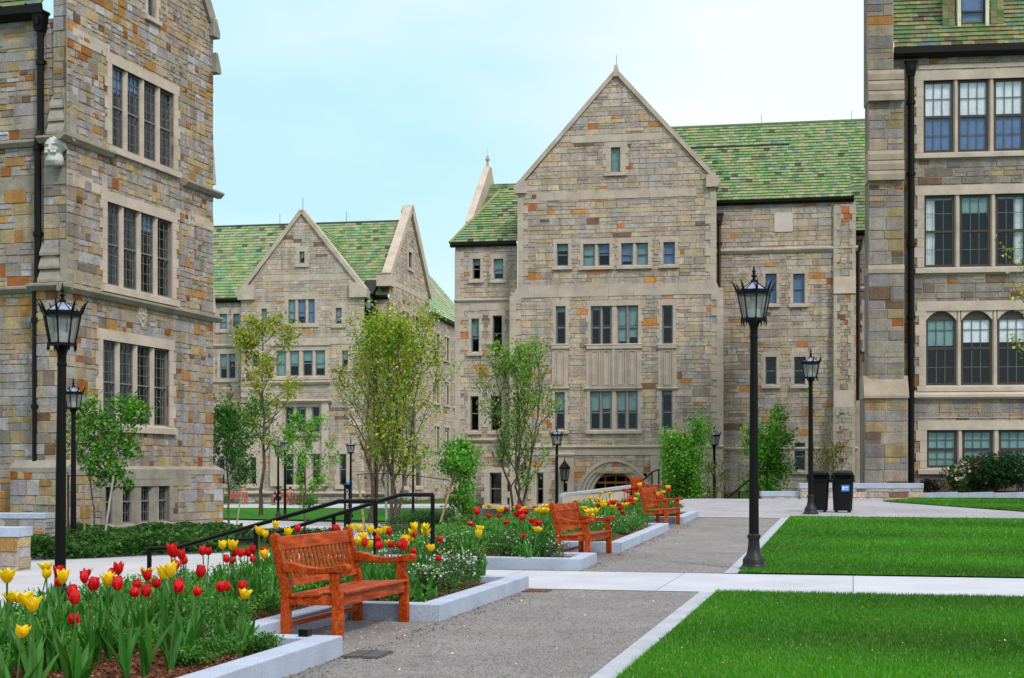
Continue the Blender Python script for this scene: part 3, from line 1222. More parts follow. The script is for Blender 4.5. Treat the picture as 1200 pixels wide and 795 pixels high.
    for k in range(n):
        u0, u1 = -1 + 2 * k / n, -1 + 2 * (k + 1) / n
        f0, f1 = (1 - u0 * u0) ** 0.55, (1 - u1 * u1) ** 0.55
        wd.hexa([(cx + (w_o - .12) * u0, 0.3, zs2 + (h_o - .12) * f0), (cx + (w_o - .12) * u1, 0.3, zs2 + (h_o - .12) * f1), (cx + (w_o - .12) * u1, 0.4, zs2 + (h_o - .12) * f1), (cx + (w_o - .12) * u0, 0.4, zs2 + (h_o - .12) * f0),
                 (cx + w_o * u0, 0.3, zs2 + h_o * f0), (cx + w_o * u1, 0.3, zs2 + h_o * f1), (cx + w_o * u1, 0.4, zs2 + h_o * f1), (cx + w_o * u0, 0.4, zs2 + h_o * f0)])
    for k in range(7):
        xx = dx0 + (dx1 - dx0) * k / 6
        u = (xx - cx) / w_o
        hh = zs2 + h_o * max(0, 1 - u * u) ** 0.55 - 0.06
        wd.box(xx - 0.035, xx + 0.035, 0.31, 0.39, zb, hh)
    wd.box(dx0, dx1, 0.305, 0.395, zb + 2.1, zb + 2.22)
    b.part(wd, 'door', M['doorwood'], arch)
    # limestone corners above the arch (spandrel infill)
    # door pier with wall lantern
    p = b.mb()
    p.box(fr.sx(655), fr.sx(673), -0.3, 0.1, zb, fr.z(664, 534))
    string(p, fr.sx(654), fr.sx(674), fr.z(664, 531), -0.3, 0.2, 0.08)
    p.cut()
    p.box(fr.sx(763), fr.sx(776), -0.3, 0.1, zb, fr.z(768, 534))
    b.part(p, 'door_pier', M['lime'])
    # ---------------- left wing
    LW = 1.1
    x0, x1 = fr.sx(533.5, LW), fr.sx(606, LW)
    ze = fr.z(570, 289, LW)
    hs = []
    T2 = dict(nx=1, nz=1, split=0.5, sw=0.05, head=0.26, jamb=0.16)
    win([(554, 563)], 303.5, 327.5, LW, hs, blinds=[0.3], **T2)
    win([(578.7, 590)], 303.5, 327.5, LW, hs, blinds=[0.7], **T2)
    win([(552.5, 561.5)], 373.5, 413, LW, hs, blinds=[0.6], **T2)
    win([(577.5, 588.5)], 370, 412, LW, hs, **T2)
    win([(551.5, 561)], 464.5, 505, LW, hs, **T2)
    win([(575.5, 588)], 464, 505, LW, hs, **T2)
    wall(b, fr, rect_outline(x0, x1, zb, ze), hs, LW, 5, PAL_MAIN, **wp)
    wall(b, Frame(*(fr.o + fr.e * x0 + fr.n * (LW + 9))[:2], fr.ang - PI / 2), rect_outline(0, 9, zb, ze), [], 0, 6, PAL_MAIN, 'side_wall', **wp)
    s = b.mb()
    string(s, x0 - 0.05, x1, fr.z(570, 350, LW), LW, 0.2, 0.14)
    ashband(s, x0, x1, fr.z(570, 368, LW) + 0.2, fr.z(570, 354, LW), LW, rng, 0.03)
    string(s, x0 - 0.08, x1, fr.z(570, 514, LW), LW, 0.2, 0.16)
    s.cut()
    zq = zb
    k = 0
    while zq < ze - 0.5:
        w = 0.3 if k % 2 else 0.5
        s.box(x0 - 0.02, x0 + w, LW - 0.05, LW + 0.2, zq + 0.004, zq + 0.396, 0, [rng.uniform(0.85, 1.02)] * 3)
        zq += 0.4
        k += 1
    s.cut()
    z0, z1 = pz(fr, [(575.5, 587)], 416, 458, LW)
    a, e = fr.sx(575.5, LW), fr.sx(587, LW)
    s.box(a - 0.1, e + 0.1, LW - 0.06, LW + 0.1, z0, z1)
    s.box(a, a + 0.05, LW - 0.1, LW - 0.05, z0 + 0.05, z1 - 0.05)
    s.box(e - 0.05, e, LW - 0.1, LW - 0.05, z0 + 0.05, z1 - 0.05)
    b.part(s, 'string_course', M['lime'])
    gutter(b, fr, x0 - 0.25, x1, LW, ze - 0.02, s=0.26)
    r = b.mb()
    zr = fr.z(586, 224, LW + 3.4)
    xm = fr.sx(586, LW + 3.4)
    e0, e1 = (x0 - 0.25, LW - 0.25, ze + 0.22), (x1 + 0.6, LW - 0.25, ze + 0.22)
    pk = (xm, LW + 3.4, zr)
    back = LW + 9
    xe1 = xm + 1.0
    roof(r, e0, e1, (xe1 + 0.3, LW + 3.4, zr - 0.1), pk, 7)
    roof(r, (x0 - 0.25, back, ze + 0.22), e0, pk, (xm, back, zr), 8)
    r.tube([e0, pk], 0.09, 6, 0, lin(150, 150, 100))
    b.part(r, 'roof', M['tile'])
    # rear roof with its own end parapet and finial
    LR = 4.0
    a, e = fr.sx(577, LR + 5), fr.sx(640, LR + 5)
    zr2 = fr.z(605, 215, LR + 5)
    ze2 = fr.z(600, 262, LR)
    r = b.mb()
    roof(r, (a, LR - 1.5, ze2 - 1.2), (e + 3, LR - 1.5, ze2 - 1.2), (e + 3, LR + 5, zr2), (a, LR + 5, zr2), 9)
    b.part(r, 'roof', M['tile'])
    q = b.mb()
    xp = fr.sx(575, LR + 5)
    zt = fr.z(575, 196, LR + 5)
    q.prism([(LR - 0.6, fr.z(560, 262, LR)), (LR + 0.2, fr.z(560, 262, LR)), (LR + 5.4, fr.z(575, 232, LR + 5)), (LR + 12, zt - 7), (LR + 12, zt - 6.4), (LR + 5.3, zt), (LR + 4.8, zt)], xp - 0.4, xp, 'x')
    q.prism([(LR - 0.4, zb), (LR + 12, zb), (LR + 12, zt - 6.6), (LR + 5.2, zt - 0.6), (LR - 0.4, fr.z(560, 262, LR))], xp - 0.37, xp - 0.03, 'x')
    b.part(q, 'parapet', M['lime'])
    f = b.mb()
    f.lathe([(0.12, zt - 0.05), (0.1, zt + 0.12), (0.07, zt + 0.2), (0.065, zt + 0.36), (0.12, zt + 0.42), (0.14, zt + 0.5), (0.09, zt + 0.6), (0.09, zt + 0.66), (0.01, zt + 0.78)], 10, T=Matrix.Translation((xp - 0.2, LR + 5.05, 0)))
    f.tube([(xp - 0.2, LR + 5.05, zt + 0.7), (xp - 0.2, LR + 5.05, zt + 1.2)], 0.01, 5)
    b.part(f, 'finial', M['lime'])
    # ---------------- gable roof behind the parapet
    r = b.mb()
    yb = 13
    roof(r, (xl, 0.45, zk - 0.1), (xl, yb, zk - 0.1), (0, yb, za - 0.25), (0, 0.45, za - 0.25), 10, 0.4, 0.6)
    roof(r, (xr, 0.45, zk - 0.1), (xr, yb, zk - 0.1), (0, yb, za - 0.25), (0, 0.45, za - 0.25), 11, 0.4, 0.6)
    b.part(r, 'roof', M['tile'])
    # ---------------- right wing
    RW = 1.3
    x0, x1 = fr.sx(838, RW), fr.sx(1003, RW)
    ze = fr.z(920, 239, RW)
    hs = []
    for spans in ([(897, 910)], [(929.5, 943)]):
        win(spans, 321, 356, RW, hs, blinds=[1], bmat='bluepane', **T2)
    for spans in ([(897, 910)], [(930.5, 943.5)]):
        win(spans, 418.5, 451, RW, hs, blinds=[0], **T2)
    win([(931, 943.5)], 519, 551.5, RW, hs, nx=1, nz=1, sw=0.05)
    win([(900, 910)], 519, 551.5, RW, hs, nx=1, nz=1, sw=0.05)
    wall(b, fr, rect_outline(x0, x1, zb, ze), hs, RW, 12, PAL_MAIN, **wp)
    s = b.mb()
    string(s, x0, x1 + 0.1, fr.z(920, 290, RW), RW, 0.3, 0.18)
    pq = b.mb()
    pq.box(fr.sx(907.5, RW), fr.sx(929, RW), RW - 0.06, RW + 0.05, fr.z(918, 272, RW), fr.z(918, 249.5, RW))
    b.part(pq, 'plaque', M['plaque'])
    string(s, x0, x1 + 0.1, fr.z(920, 524, RW), RW, 0.2, 0.12)
    b.part(s, 'string_course', M['lime'])
    # corner buttress
    bt = b.mb()
    for (pl, pr, pt, pb, pj) in ((977, 1002, 240, 345, 0.12), (977, 1000, 345, 478, 0.3), (976, 1001, 478, 600, 0.55)):
        a, e = fr.sx(pl, RW), fr.sx(pr, RW)
        zt2, zb2 = fr.z(988, pt, RW), max(zb, fr.z(988, pb, RW))
        masonry(bt, rect_outline(a, e, zb2, zt2), [], RW - pj, pl + pt, PAL_MAIN, hr=(0.2, 0.36), wr=(0.3, 0.6))
        bt.box(a, e, RW - pj + 0.001, RW, zb2, zt2 - 0.001, 0)
        k = 0
        zz = zb2
        while zz < zt2 - 0.3:
            w = 0.16 if k % 2 else 0.3
            bt.box(a - 0.012, a + w, RW - pj - 0.05, RW, zz + 0.004, zz + 0.41, 1)
            bt.box(e - w, e + 0.012, RW - pj - 0.05, RW, zz + 0.004, zz + 0.41, 1)
            zz += 0.42
            k += 1
        if pj < 0.5:
            bt.prism([(RW, zb2 + 0.9), (RW - pj - 0.06, zb2 + 0.9), (RW - pj - 0.26, zb2), (RW, zb2)], a - 0.02, e + 0.02, 'x', 1)
    b.part(bt, 'buttress', [M['mortar'], M['lime'], M['inside'], M['stone']])
    gutter(b, fr, x0 - 0.3, x1 - 0.1, RW, ze, s=0.28)
    downspout(b, fr, fr.sx(843, RW) + 0.0, RW - 0.16, fr.z(843, 262, RW), zb, 0.085, 'brownpipe')
    r = b.mb()
    yt = RW + 3.0
    zt3 = fr.z(900, 171, yt)
    roof(r, (x0 - 3, RW - 0.3, ze + 0.22), (x1 - 0.25, RW - 0.3, ze + 0.22), (x1 - 0.25, yt, zt3), (x0 - 4, yt, zt3), 13)
    r.face_pts([(x0 - 4, yt, zt3), (x1 - 0.25, yt, zt3), (x1 - 0.25, yt + 3, zt3 - 0.2), (x0 - 4, yt + 3, zt3 - 0.2)], 0, (0.08, 0.1, 0.06))
    r.tube([(x0 - 4, yt, zt3 + 0.02), (x1 - 3.4, yt, zt3 + 0.02)], 0.06, 6, 0, (0.03, 0.025, 0.025))
    b.part(r, 'roof', M['tile'])
    RR = 3.6
    x2 = fr.sx(1075, RR)
    ze3 = fr.z(1008, 276, RR)
    zr3 = fr.z(900, 146, RR + 5.2)
    r = b.mb()
    roof(r, (x0 - 4, RR - 0.3, ze3 + 0.2), (x2, RR - 0.3, ze3 + 0.2), (x2, RR + 5.2, zr3), (x0 - 5, RR + 5.2, zr3), 14)
    roof(r, (x2, RR + 10.4, ze3), (x0 - 5, RR + 10.4, ze3), (x0 - 5, RR + 5.2, zr3), (x2, RR + 5.2, zr3), 15, 0.5, 0.8)
    r.tube([(x0 - 5, RR + 5.2, zr3 + 0.02), (x2, RR + 5.2, zr3 + 0.02)], 0.09, 6, 0, lin(120, 132, 100))
    for xx in (x0 + 2.4, x0 + 7.5):
        r.tube([(xx, RR + 5.2, zr3), (xx, RR + 5.2, zr3 + 0.6)], 0.012, 5, 0, (0.02, 0.02, 0.02))
    b.part(r, 'roof', M['tile'])
    hs = []
    win([(1015, 1023)], 358, 408, RR, hs, nx=1, nz=1)
    wall(b, fr, rect_outline(x1 - 0.3, x2, zb, ze3), hs, RR, 16, PAL_RIGHT, **wp)
    gutter(b, fr, x1 - 0.2, x2, RR, ze3, s=0.26)
    downspout(b, fr, fr.sx(1006, RR), RR - 0.15, fr.z(1006, 292, RR), zb, 0.085, 'brownpipe')
    s = b.mb()
    string(s, x1 - 0.3, x2, fr.z(1010, 336, RR), RR, 0.25, 0.12)
    s.cut()
    s.box(x1 + 0.12, x1 + 0.5, RR - 0.4, RR + 0.0, zb, fr.z(1008, 470, RR))
    b.part(s, 'string_course', M['lime'])
    # wall lantern by the door
    wx, wy = fr.sx(662, -0.5), -0.62
    zt = fr.z(662, 541, -0.5)
    wlan = b.mb()
    wlan.lathe([(0.015, zt + 0.22), (0.03, zt + 0.05), (0.06, zt), (0.3, zt - 0.32), (0.3, zt - 0.4), (0.25, zt - 0.4)], 6, T=Matrix.Translation((wx, wy, 0)))
    for k in range(6):
        a = 2 * PI * k / 6
        wlan.tube([(wx + 0.25 * math.cos(a), wy + 0.25 * math.sin(a), zt - 0.38), (wx + 0.16 * math.cos(a), wy + 0.16 * math.sin(a), zt - 1.0)], 0.025, 5)
    wlan.lathe([(0.17, zt - 1.05), (0.19, zt - 0.98), (0.04, zt - 0.95)], 6, T=Matrix.Translation((wx, wy, 0)))
    wlan.tube([(wx, wy, zt - 1.0), (wx, wy, zt - 1.25), (wx, wy + 0.34, zt - 1.4)], 0.05, 6)
    wlan.box(wx - 0.1, wx + 0.1, wy + 0.3, wy + 0.36, zt - 1.6, zt - 1.15)
    o = b.part(wlan, 'wall_lantern', M['iron'])
    gl = b.mb()
    gl.lathe([(0.13, zt - 0.97), (0.21, zt - 0.4)], 6, T=Matrix.Translation((wx, wy, 0)))
    b.part(gl, 'lantern_glass', M['frost'], o)
    return b


# ================================================================== far hall on the left
def build_far():
    rng = random.Random(21)
    D0 = 118.0
    fr = Frame((354 - CX) / FPX * D0, D0, math.radians(-10.1))
    zb = -1.05
    b = Bld('distant_hall', 'grey stone hall with twin gables far behind the lawn and young trees', fr, zb)
    holes = []

    def win(spans, pt, pb, off=0.0, hs=None, **k):
        z0, z1 = pz(fr, spans, pt, pb, off)
        kk = dict(nx=1, nz=1, split=0.5, sw=0.07, jamb=0.28, head=0.4, sill=0.3)
        kk.update(k)
        (holes if hs is None else hs).append(window(b, fr, px_lights(fr, spans, off), z0, z1, off, **kk))
    wp = dict(hr=(0.22, 0.42), wr=(0.5, 1.5), split=0.35)
    xl, xr = fr.sx(282.5), fr.sx(427)
    zk, za = fr.z(354, 346), fr.z(354, 249)
    win([(351, 357)], 295, 309, split=0, blinds=[0.5])
    win([(306.7, 313)], 362, 380, blinds=[1])
    win([(338, 345.5), (349, 357.8), (361, 369)], 351, 379.5, blinds=[0.8, 0.7, 1], bmat=['blind', 'bluepane', 'bluepane'])
    win([(393.5, 400.6)], 361, 380, blinds=[0.8])
    win([(296, 304)], 412, 431, blinds=[0])
    win([(324, 334.5), (339.5, 350), (355, 365.8), (369.5, 381)], 411, 441, blinds=[1, 0.6, 0.4, 0.7], hood=True)
    win([(401, 408)], 411, 431, blinds=[0.5])
    win([(334.5, 343.6), (348, 358), (365.6, 374.7)], 477, 507, blinds=[0, 0.1, 0])
    win([(334, 343.6), (348, 358), (366, 375)], 532, 569)
    win([(294, 300.5)], 536, 568)
    win([(398, 406)], 532, 569)
    wall(b, fr, [(xl, zb), (xr, zb), (xr, zk), (0, za), (xl, zk)], holes, 0, 31, PAL_FAR, 'gable', **wp)
    t = b.mb()
    for py, h in ((322, 0.5), (396, 0.55), (517, 1.0), (453, 0.3)):
        z = fr.z(354, py)
        hw = xr if z < zk else xr * (za - z) / (za - zk) - 0.6
        ashband(t, -hw if z > zk else xl, hw, z - h, z, 0, rng)
    b.part(t, 'limestone_band', M['lime'])
    s = b.mb()
    string(s, fr.sx(318), fr.sx(388), fr.z(354, 446), 0, 0.35, 0.4)
    string(s, fr.sx(315), fr.sx(390), fr.z(354, 468), 0, 0.35, 0.5)
    string(s, xl - 0.1, xr + 0.1, fr.z(354, 576), 0, 0.35, 0.25)
    ashband(s, fr.sx(318), fr.sx(332), fr.z(320, 570), fr.z(320, 470), 0, rng, 0.3)
    ashband(s, fr.sx(378), fr.sx(386), fr.z(382, 570), fr.z(382, 470), 0, rng, 0.3)
    b.part(s, 'string_course', M['lime'])
    c = b.mb()
    coping(c, (xl - 0.1, zk + 0.3), (0, za + 0.15), -0.2, 0.6, 0.17, 0.15)
    coping(c, (xr + 0.1, zk + 0.3), (0, za + 0.15), -0.2, 0.6, 0.17, 0.15)
    for xx, sg in ((xl, -1), (xr, 1)):
        c.cut()
        c.prism([(xx - sg * 1.2, zk - 0.3), (xx + sg * 0.2, zk - 0.3), (xx + sg * 0.3, zk + 0.25), (xx - sg * 0.7, zk + 0.9), (xx - sg * 1.2, zk + 0.9)], -0.3, 0.8, 'y')
    b.part(c, 'coping', M['lime'])
    rd = b.mb()
    rd.tube([(0, 0.2, za), (0, 0.2, za + 1.2)], 0.02, 5)
    b.part(rd, 'lightning_rod', M['pipe'])
    r = b.mb()
    yb = 11
    roof(r, (xl, 0.5, zk - 0.2), (xl, yb, zk - 0.2), (0, yb, za - 0.4), (0, 0.5, za - 0.4), 32, 0.42, 0.5, pal=TILES)
    roof(r, (xr, 0.5, zk - 0.2), (xr, yb, zk - 0.2), (0, yb, za - 0.4), (0, 0.5, za - 0.4), 33, 0.42, 0.5, pal=TILES)
    b.part(r, 'roof', M['tile'])
    # wings each side
    W = 2.2
    x0, x1 = fr.sx(180, W), fr.sx(457, W)
    ze = fr.z(354, 353, W)
    hs = []
    win([(257.6, 266.4)], 368, 386, W, hs, blinds=[0.9])
    win([(273.5, 281)], 368, 386, W, hs, blinds=[0.8])
    win([(258, 266), (268, 276)], 415, 444, W, hs, blinds=[0.6, 0.3])
    win([(257, 265), (267.5, 275)], 478, 506, W, hs)
    win([(255, 263.5)], 538, 568, W, hs)
    win([(231, 239), (242, 249)], 415, 444, W, hs)
    wall(b, fr, rect_outline(x0, x1, zb, ze), hs, W, 34, PAL_FAR, **wp)
    s = b.mb()
    string(s, x0, x1, fr.z(354, 402, W), W, 0.3, 0.2)
    string(s, x0, x1, fr.z(354, 577, W), W, 0.3, 0.2)
    string(s, fr.sx(427, W), x1, fr.z(440, 398, W), W, 0.3, 0.2)
    b.part(s, 'string_course', M['lime'])
    gutter(b, fr, x0, x1 - 0.2, W, ze, s=0.4)
    zr = fr.z(354, 263, W + 7)
    r = b.mb()
    roof(r, (x0, W - 0.4, ze + 0.3), (x1, W - 0.4, ze + 0.3), (x1, W + 7, zr), (x0, W + 7, zr), 35, 0.4, 0.5)
    r.tube([(x0, W + 7, zr), (x1, W + 7, zr)], 0.12, 6, 0, lin(70, 80, 70))
    for pp in (328, 406):
        xx = fr.sx(pp, W + 7)
        r.tube([(xx, W + 7, zr), (xx, W + 7, zr + 1.0)], 0.02, 5, 0, (0.03, 0.03, 0.03))
    b.part(r, 'roof', M['tile'])
    # small lead-covered dormer by the gable
    dm = b.mb()
    a, e = fr.sx(428, 1.0), fr.sx(436, 1.0)
    z0, z1 = fr.z(432, 366, 1.0), fr.z(432, 345, 1.0)
    dm.box(a, e, 0.9, 4.5, z0, z1)
    dm.prism([(0.7, z1), (5.5, z1 + 2.8), (5.5, z1), ], a - 0.6, e + 0.1, 'x')
    dm.box(a + 0.15, e - 0.1, 0.85, 0.9, z0 + 0.3, z1 - 0.2, 1)
    b.part(dm, 'dormer', [M['gutter'], M['blind']])
    downspout(b, fr, fr.sx(442, W), W - 0.2, fr.z(442, 372, W), zb, 0.13, 'brownpipe')
    # end wall E: gable seen at a slant
    oE = fr.o + fr.e * x1 + fr.n * (W - 0.3)
    fe = Frame(oE.x, oE.y, fr.ang + PI / 2)
    Lg = 14.2
    zkE = fr.z(457, 328, W)
    zaE = zr + 1.0
    hs = []
    for (s0, s1, z0, z1) in ((6.4, 7.6, fe.z(487, 318), fe.z(487, 300)), ):
        hs.append(window(b, fe, [(s0, s1)], z0, z1, 0, nx=1, nz=1, split=0, sw=0.07, jamb=0.28, head=0.4, sill=0.3))
    zz0, zz1 = fe.z(485, 386), fe.z(485, 370)
    hs.append(window(b, fe, [(4.3, 5.3), (5.7, 6.7)], zz0, zz1, 0, nx=1, nz=1, sw=0.07, jamb=0.28, head=0.4, sill=0.3))
    hs.append(window(b, fe, [(7.7, 8.7), (9.1, 10.1)], zz0, zz1, 0, nx=1, nz=1, sw=0.07, jamb=0.28, head=0.4, sill=0.3))
    for (a, e, pt, pb) in ((5, 9, 430, 448), (6, 9, 478, 512), (4, 6, 535, 570), (9, 11, 535, 570)):
        hs.append(window(b, fe, [(a, e)], fe.z(490, pb), fe.z(490, pt), 0, nx=2, nz=1, sw=0.07, jamb=0.28, head=0.4, sill=0.3))
    wall(b, fe, [(0, zb), (Lg, zb), (Lg, zkE), (Lg / 2, zaE), (0, zkE)], hs, 0, 36, PAL_FAR, 'end_wall', **wp)
    c = b.mb(fe)
    coping(c, (-0.3, zkE + 0.3), (Lg / 2, zaE + 0.15), -0.25, 0.5, 0.26, 0.24)
    coping(c, (Lg + 0.3, zkE + 0.3), (Lg / 2, zaE + 0.15), -0.25, 0.75, 0.5, 0.35)
    c.cut()
    c.box(-0.6, 0.9, -0.3, 0.9, zkE - 0.6, zkE + 0.3)
    string(c, 0, Lg, fe.z(480, 398), 0, 0.3, 0.2)
    z = fe.z(485, 340)
    ashband(c, 1.5, Lg - 1.5, z - 0.5, z, 0, rng)
    b.part(c, 'coping', M['lime'])
    # long rear wing beyond it
    L2 = 36
    z1 = fe.z(520, 378)
    hs = []
    for k in range(5):
        s0 = Lg + 2 + k * 4.2
        for pt in (391, 445, 500):
            z_1 = fe.z(512, pt)
            hs.append(window(b, fe, [(s0, s0 + 0.9), (s0 + 1.2, s0 + 2.1)], z_1 - 2.2, z_1, 0, nx=1, nz=1, sw=0.07, jamb=0.25, head=0.3, sill=0.2))
    wall(b, fe, rect_outline(Lg, L2, zb, z1), hs, 0.05, 37, PAL_FAR, 'rear_wall', **wp)
    gutter(b, fe, Lg, L2, 0.05, z1, s=0.35)
    r = b.mb(fe)
    roof(r, (Lg, -0.4, z1 + 0.3), (L2, -0.4, z1 + 0.3), (L2, 5.4, z1 + 7), (Lg, 5.4, z1 + 7), 38, 0.45, 0.6, pal=TILES_PALE)
    b.part(r, 'roof', M['tile'])
    c = b.mb(fe)
    c.prism([(-0.6, z1 - 0.2), (0.0, z1 - 0.2), (5.6, z1 + 6.6), (5.6, z1 + 8.0), (5.2, z1 + 8.0)], L2 - 8.5, L2 - 8.0, 'x')
    b.part(c, 'parapet', M['lime'])
    return b


# ================================================================== near left hall
def build_left():
    rng = random.Random(41)
    # corner position
    fr = Frame((78 - CX) / FPX * 44.0, 44.0, math.atan2(0.958, 0.287))      # side F facing right
    zb = -0.75
    b = Bld('corner_hall', 'rust and blue grey stone hall at left edge with leaded windows and carved head', fr, zb)
    LX = fr.sx(249.5)
    holes = []

    def win(pl, pr, ptl, pbl, k_mull=0.17, n=4, **k):
        x0, x1 = fr.sx(pl), fr.sx(pr)
        z1, z0 = fr.z(pl, ptl), fr.z(pl, pbl)
        w = (x1 - x0 - k_mull * (n - 1)) / n
        li = [(x0 + i * (w + k_mull), x0 + i * (w + k_mull) + w) for i in range(n)]
        kk = dict(nx=3, nz=4, split=0.5, sw=0.045, jamb=0.26, head=0.34, sill=0.26, glass='glassdark')
        kk.update(k)
        holes.append(window(b, fr, li, z0, z1, 0, **kk))
    win(130, 203, 75, 170, bmat='bluepane', blinds=[0.3, 0.2, 0, 0])
    win(124.5, 201, 236, 333, bmat='bluepane', blinds=[0, 0, 0.2, 0])
    win(119.5, 197.5, 398, 496)
    ax0, ax1 = fr.sx(172), fr.sx(182)
    az1, az0 = fr.z(172, -40), fr.z(177, 20)
    holes.append(window(b, fr, [(ax0, ax1)], az0, az1, 0, nx=2, nz=3, sw=0.045, jamb=0.16, head=0.3, sill=0.2, glass='glassdark'))
    # wall of side F
    zg = fr.z(243, 30)
    zs_b = fr.z(160, 548)
    mid = LX / 2
    za = zg + mid * 1.35
    wp = dict(hr=(0.22, 0.46), wr=(0.24, 0.62), split=0.5)
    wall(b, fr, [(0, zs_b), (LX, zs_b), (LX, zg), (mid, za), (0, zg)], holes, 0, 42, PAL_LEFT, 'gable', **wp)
    # basement projecting slightly
    holes2 = []
    x0, x1 = fr.sx(122, -0.25), fr.sx(198, -0.25)
    z1, z0 = fr.z(122, 562, -0.25), fr.z(122, 616, -0.25)
    n, km = 4, 0.5
    w = (x1 - x0 - km * (n - 1)) / n
    li = [(x0 + i * (w + km), x0 + i * (w + km) + w) for i in range(n)]
    holes2.append(window(b, fr, li, z0, z1, -0.25, nx=2, nz=2, split=0.5, sw=0.05, jamb=0.2, head=0.3, sill=0.3, glass='glassdark', smat='limedark'))
    wall(b, fr, rect_outline(-0.25, LX + 0.25, zb, zs_b - 0.22), holes2, -0.25, 43, PAL_LEFT, 'plinth', hr=(0.24, 0.5), wr=(0.3, 0.8), split=0.4)
    t = b.mb()
    t.prism([(0.05, zs_b - 0.24), (-0.3, zs_b - 0.24), (-0.3, zs_b - 0.06), (0.0, zs_b + 0.06), (0.05, zs_b + 0.06)], -0.3, LX + 0.3, 'x')
    ashband(t, fr.sx(108), fr.sx(215), zs_b - 0.62, zs_b - 0.24, -0.25, rng, 0.045)
    b.part(t, 'plinth_cap', M['limedark'])
    # string courses
    s = b.mb()
    for py, a, e in ((331, -0.5, LX + 0.3), ):
        string(s, a, e, fr.z(78, 333), 0, 0.26, 0.26)
    z_up = fr.z(78, 157)
    string(s, -0.5, fr.sx(128), z_up, 0, 0.26, 0.26)
    string(s, fr.sx(213), LX + 0.4, z_up, 0, 0.26, 0.26)
    b.part(s, 'string_course', M['limedark'])
    t = b.mb()
    ashband(t, 0.3, fr.sx(125), fr.z(78, 215), fr.z(78, 200), 0, rng, 0.03)
    ashband(t, fr.sx(205), LX, fr.z(78, 215), fr.z(78, 200), 0, rng, 0.03)
    ashband(t, 0.3, fr.sx(128), fr.z(86, 48), fr.z(86, 32), 0, rng, 0.03)
    b.part(t, 'limestone_band', M['lime'])
    # sloping buttress offsets at the far corner and stepped shoulder
    q = b.mb()
    z = fr.z(243, 30)
    q.prism([(LX - 0.35, z - 0.35), (LX + 0.18, z - 0.35), (LX + 0.18, z - 0.15), (LX - 0.05, z + 0.3), (LX - 0.35, z + 0.3)], -0.2, 0.4, 'y')
    q.cut()
    q.prism([(LX - 0.1, z - 1.6), (LX + 0.3, z - 1.6), (LX + 0.3, z - 1.45), (LX + 0.05, z - 0.9), (LX - 0.1, z - 0.9)], -0.18, 0.4, 'y')
    coping(q, (LX - 0.15, zg + 0.3), (mid, za + 0.2), -0.14, 0.5, 0.3, 0.15)
    coping(q, (0.1, zg + 0.3), (mid, za + 0.2), -0.14, 0.5, 0.3, 0.15)
    b.part(q, 'coping', M['limedark'])
    # low shoulder of the far corner below upper string
    q = b.mb()
    zt, zm2 = fr.z(249, 150), fr.z(249, 215)
    q.prism([(LX, zm2), (LX + 0.3, zm2), (LX, zt)], 0.02, 0.6, 'y')
    q.cut()
    zt, zm2 = fr.z(249, 320), fr.z(249, 366)
    q.prism([(LX, zm2), (LX + 0.3, zm2), (LX, zt)], 0.02, 0.6, 'y')
    b.part(q, 'shoulder', M['lime'])
    # carved crest
    cr = b.mb()
    xc = fr.sx(165.5)
    z0, z1 = fr.z(165, 385), fr.z(165, 355)
    w = 0.26
    cr.prism([(xc - w, z1), (xc + w, z1), (xc + w, z0 + 0.3), (xc, z0), (xc - w, z0 + 0.3)], -0.06, 0.02, 'y')
    for k in range(3):
        cr.box(xc - 0.18 + k * 0.14, xc - 0.1 + k * 0.14, -0.09, -0.06, z1 - 0.3, z1 - 0.1)
    cr.box(xc - w, xc + w, -0.085, -0.06, z1 - 0.42, z1 - 0.36)
    for k in range(5):
        a = PI * k / 4
        cr.ball((xc + 0.14 * math.cos(a), -0.07, z0 + 0.38 + 0.12 * math.sin(a)), 0.045, 6, 4)
    cr.ball((xc, -0.07, z0 + 0.3), 0.07, 8, 5)
    b.part(cr, 'carved_crest', M['lime'])
    # ---- front wall facing the camera side, left of the corner
    e2 = Vector((0.958, -0.287, 0))
    p2 = fr.o - e2 * 14 + fr.n * 0.0
    f2 = Frame(p2.x, p2.y, math.atan2(-0.287, 0.958))
    X1 = 14.0
    R = 0.45                                      # wall set back behind the corner pier
    ztop = f2.z(40, 24, R)
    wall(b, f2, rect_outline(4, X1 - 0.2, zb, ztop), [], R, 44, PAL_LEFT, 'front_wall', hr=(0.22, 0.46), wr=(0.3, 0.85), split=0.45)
    # corner pier with weathered offsets
    pr = b.mb(f2)
    steps = [(zb, zs_b - 0.1, 1.75, -0.34), (zs_b - 0.1, f2.z(60, 331), 1.12, -0.02), (f2.z(60, 331), f2.z(60, 157), 0.86, 0.1), (f2.z(60, 157), f2.z(60, 0) + 6, 0.66, 0.3)]
    for i, (z0, z1, w, y) in enumerate(steps):
        masonry(pr, rect_outline(X1 - w, X1 + (0.25 if i == 0 else 0.0), z0, z1), [], y, 45 + i, PAL_LEFT, hr=(0.24, 0.5), wr=(0.24, 0.62), split=0.35)
        pr.box(X1 - w + 0.001, X1 - 0.001, y + 0.002, R + 0.2, z0 + 0.001, z1 - 0.001, 0)
    b.part(pr, 'corner_pier', [M['mortar'], M['lime'], M['inside'], M['stone']])
    w_ = b.mb(f2)
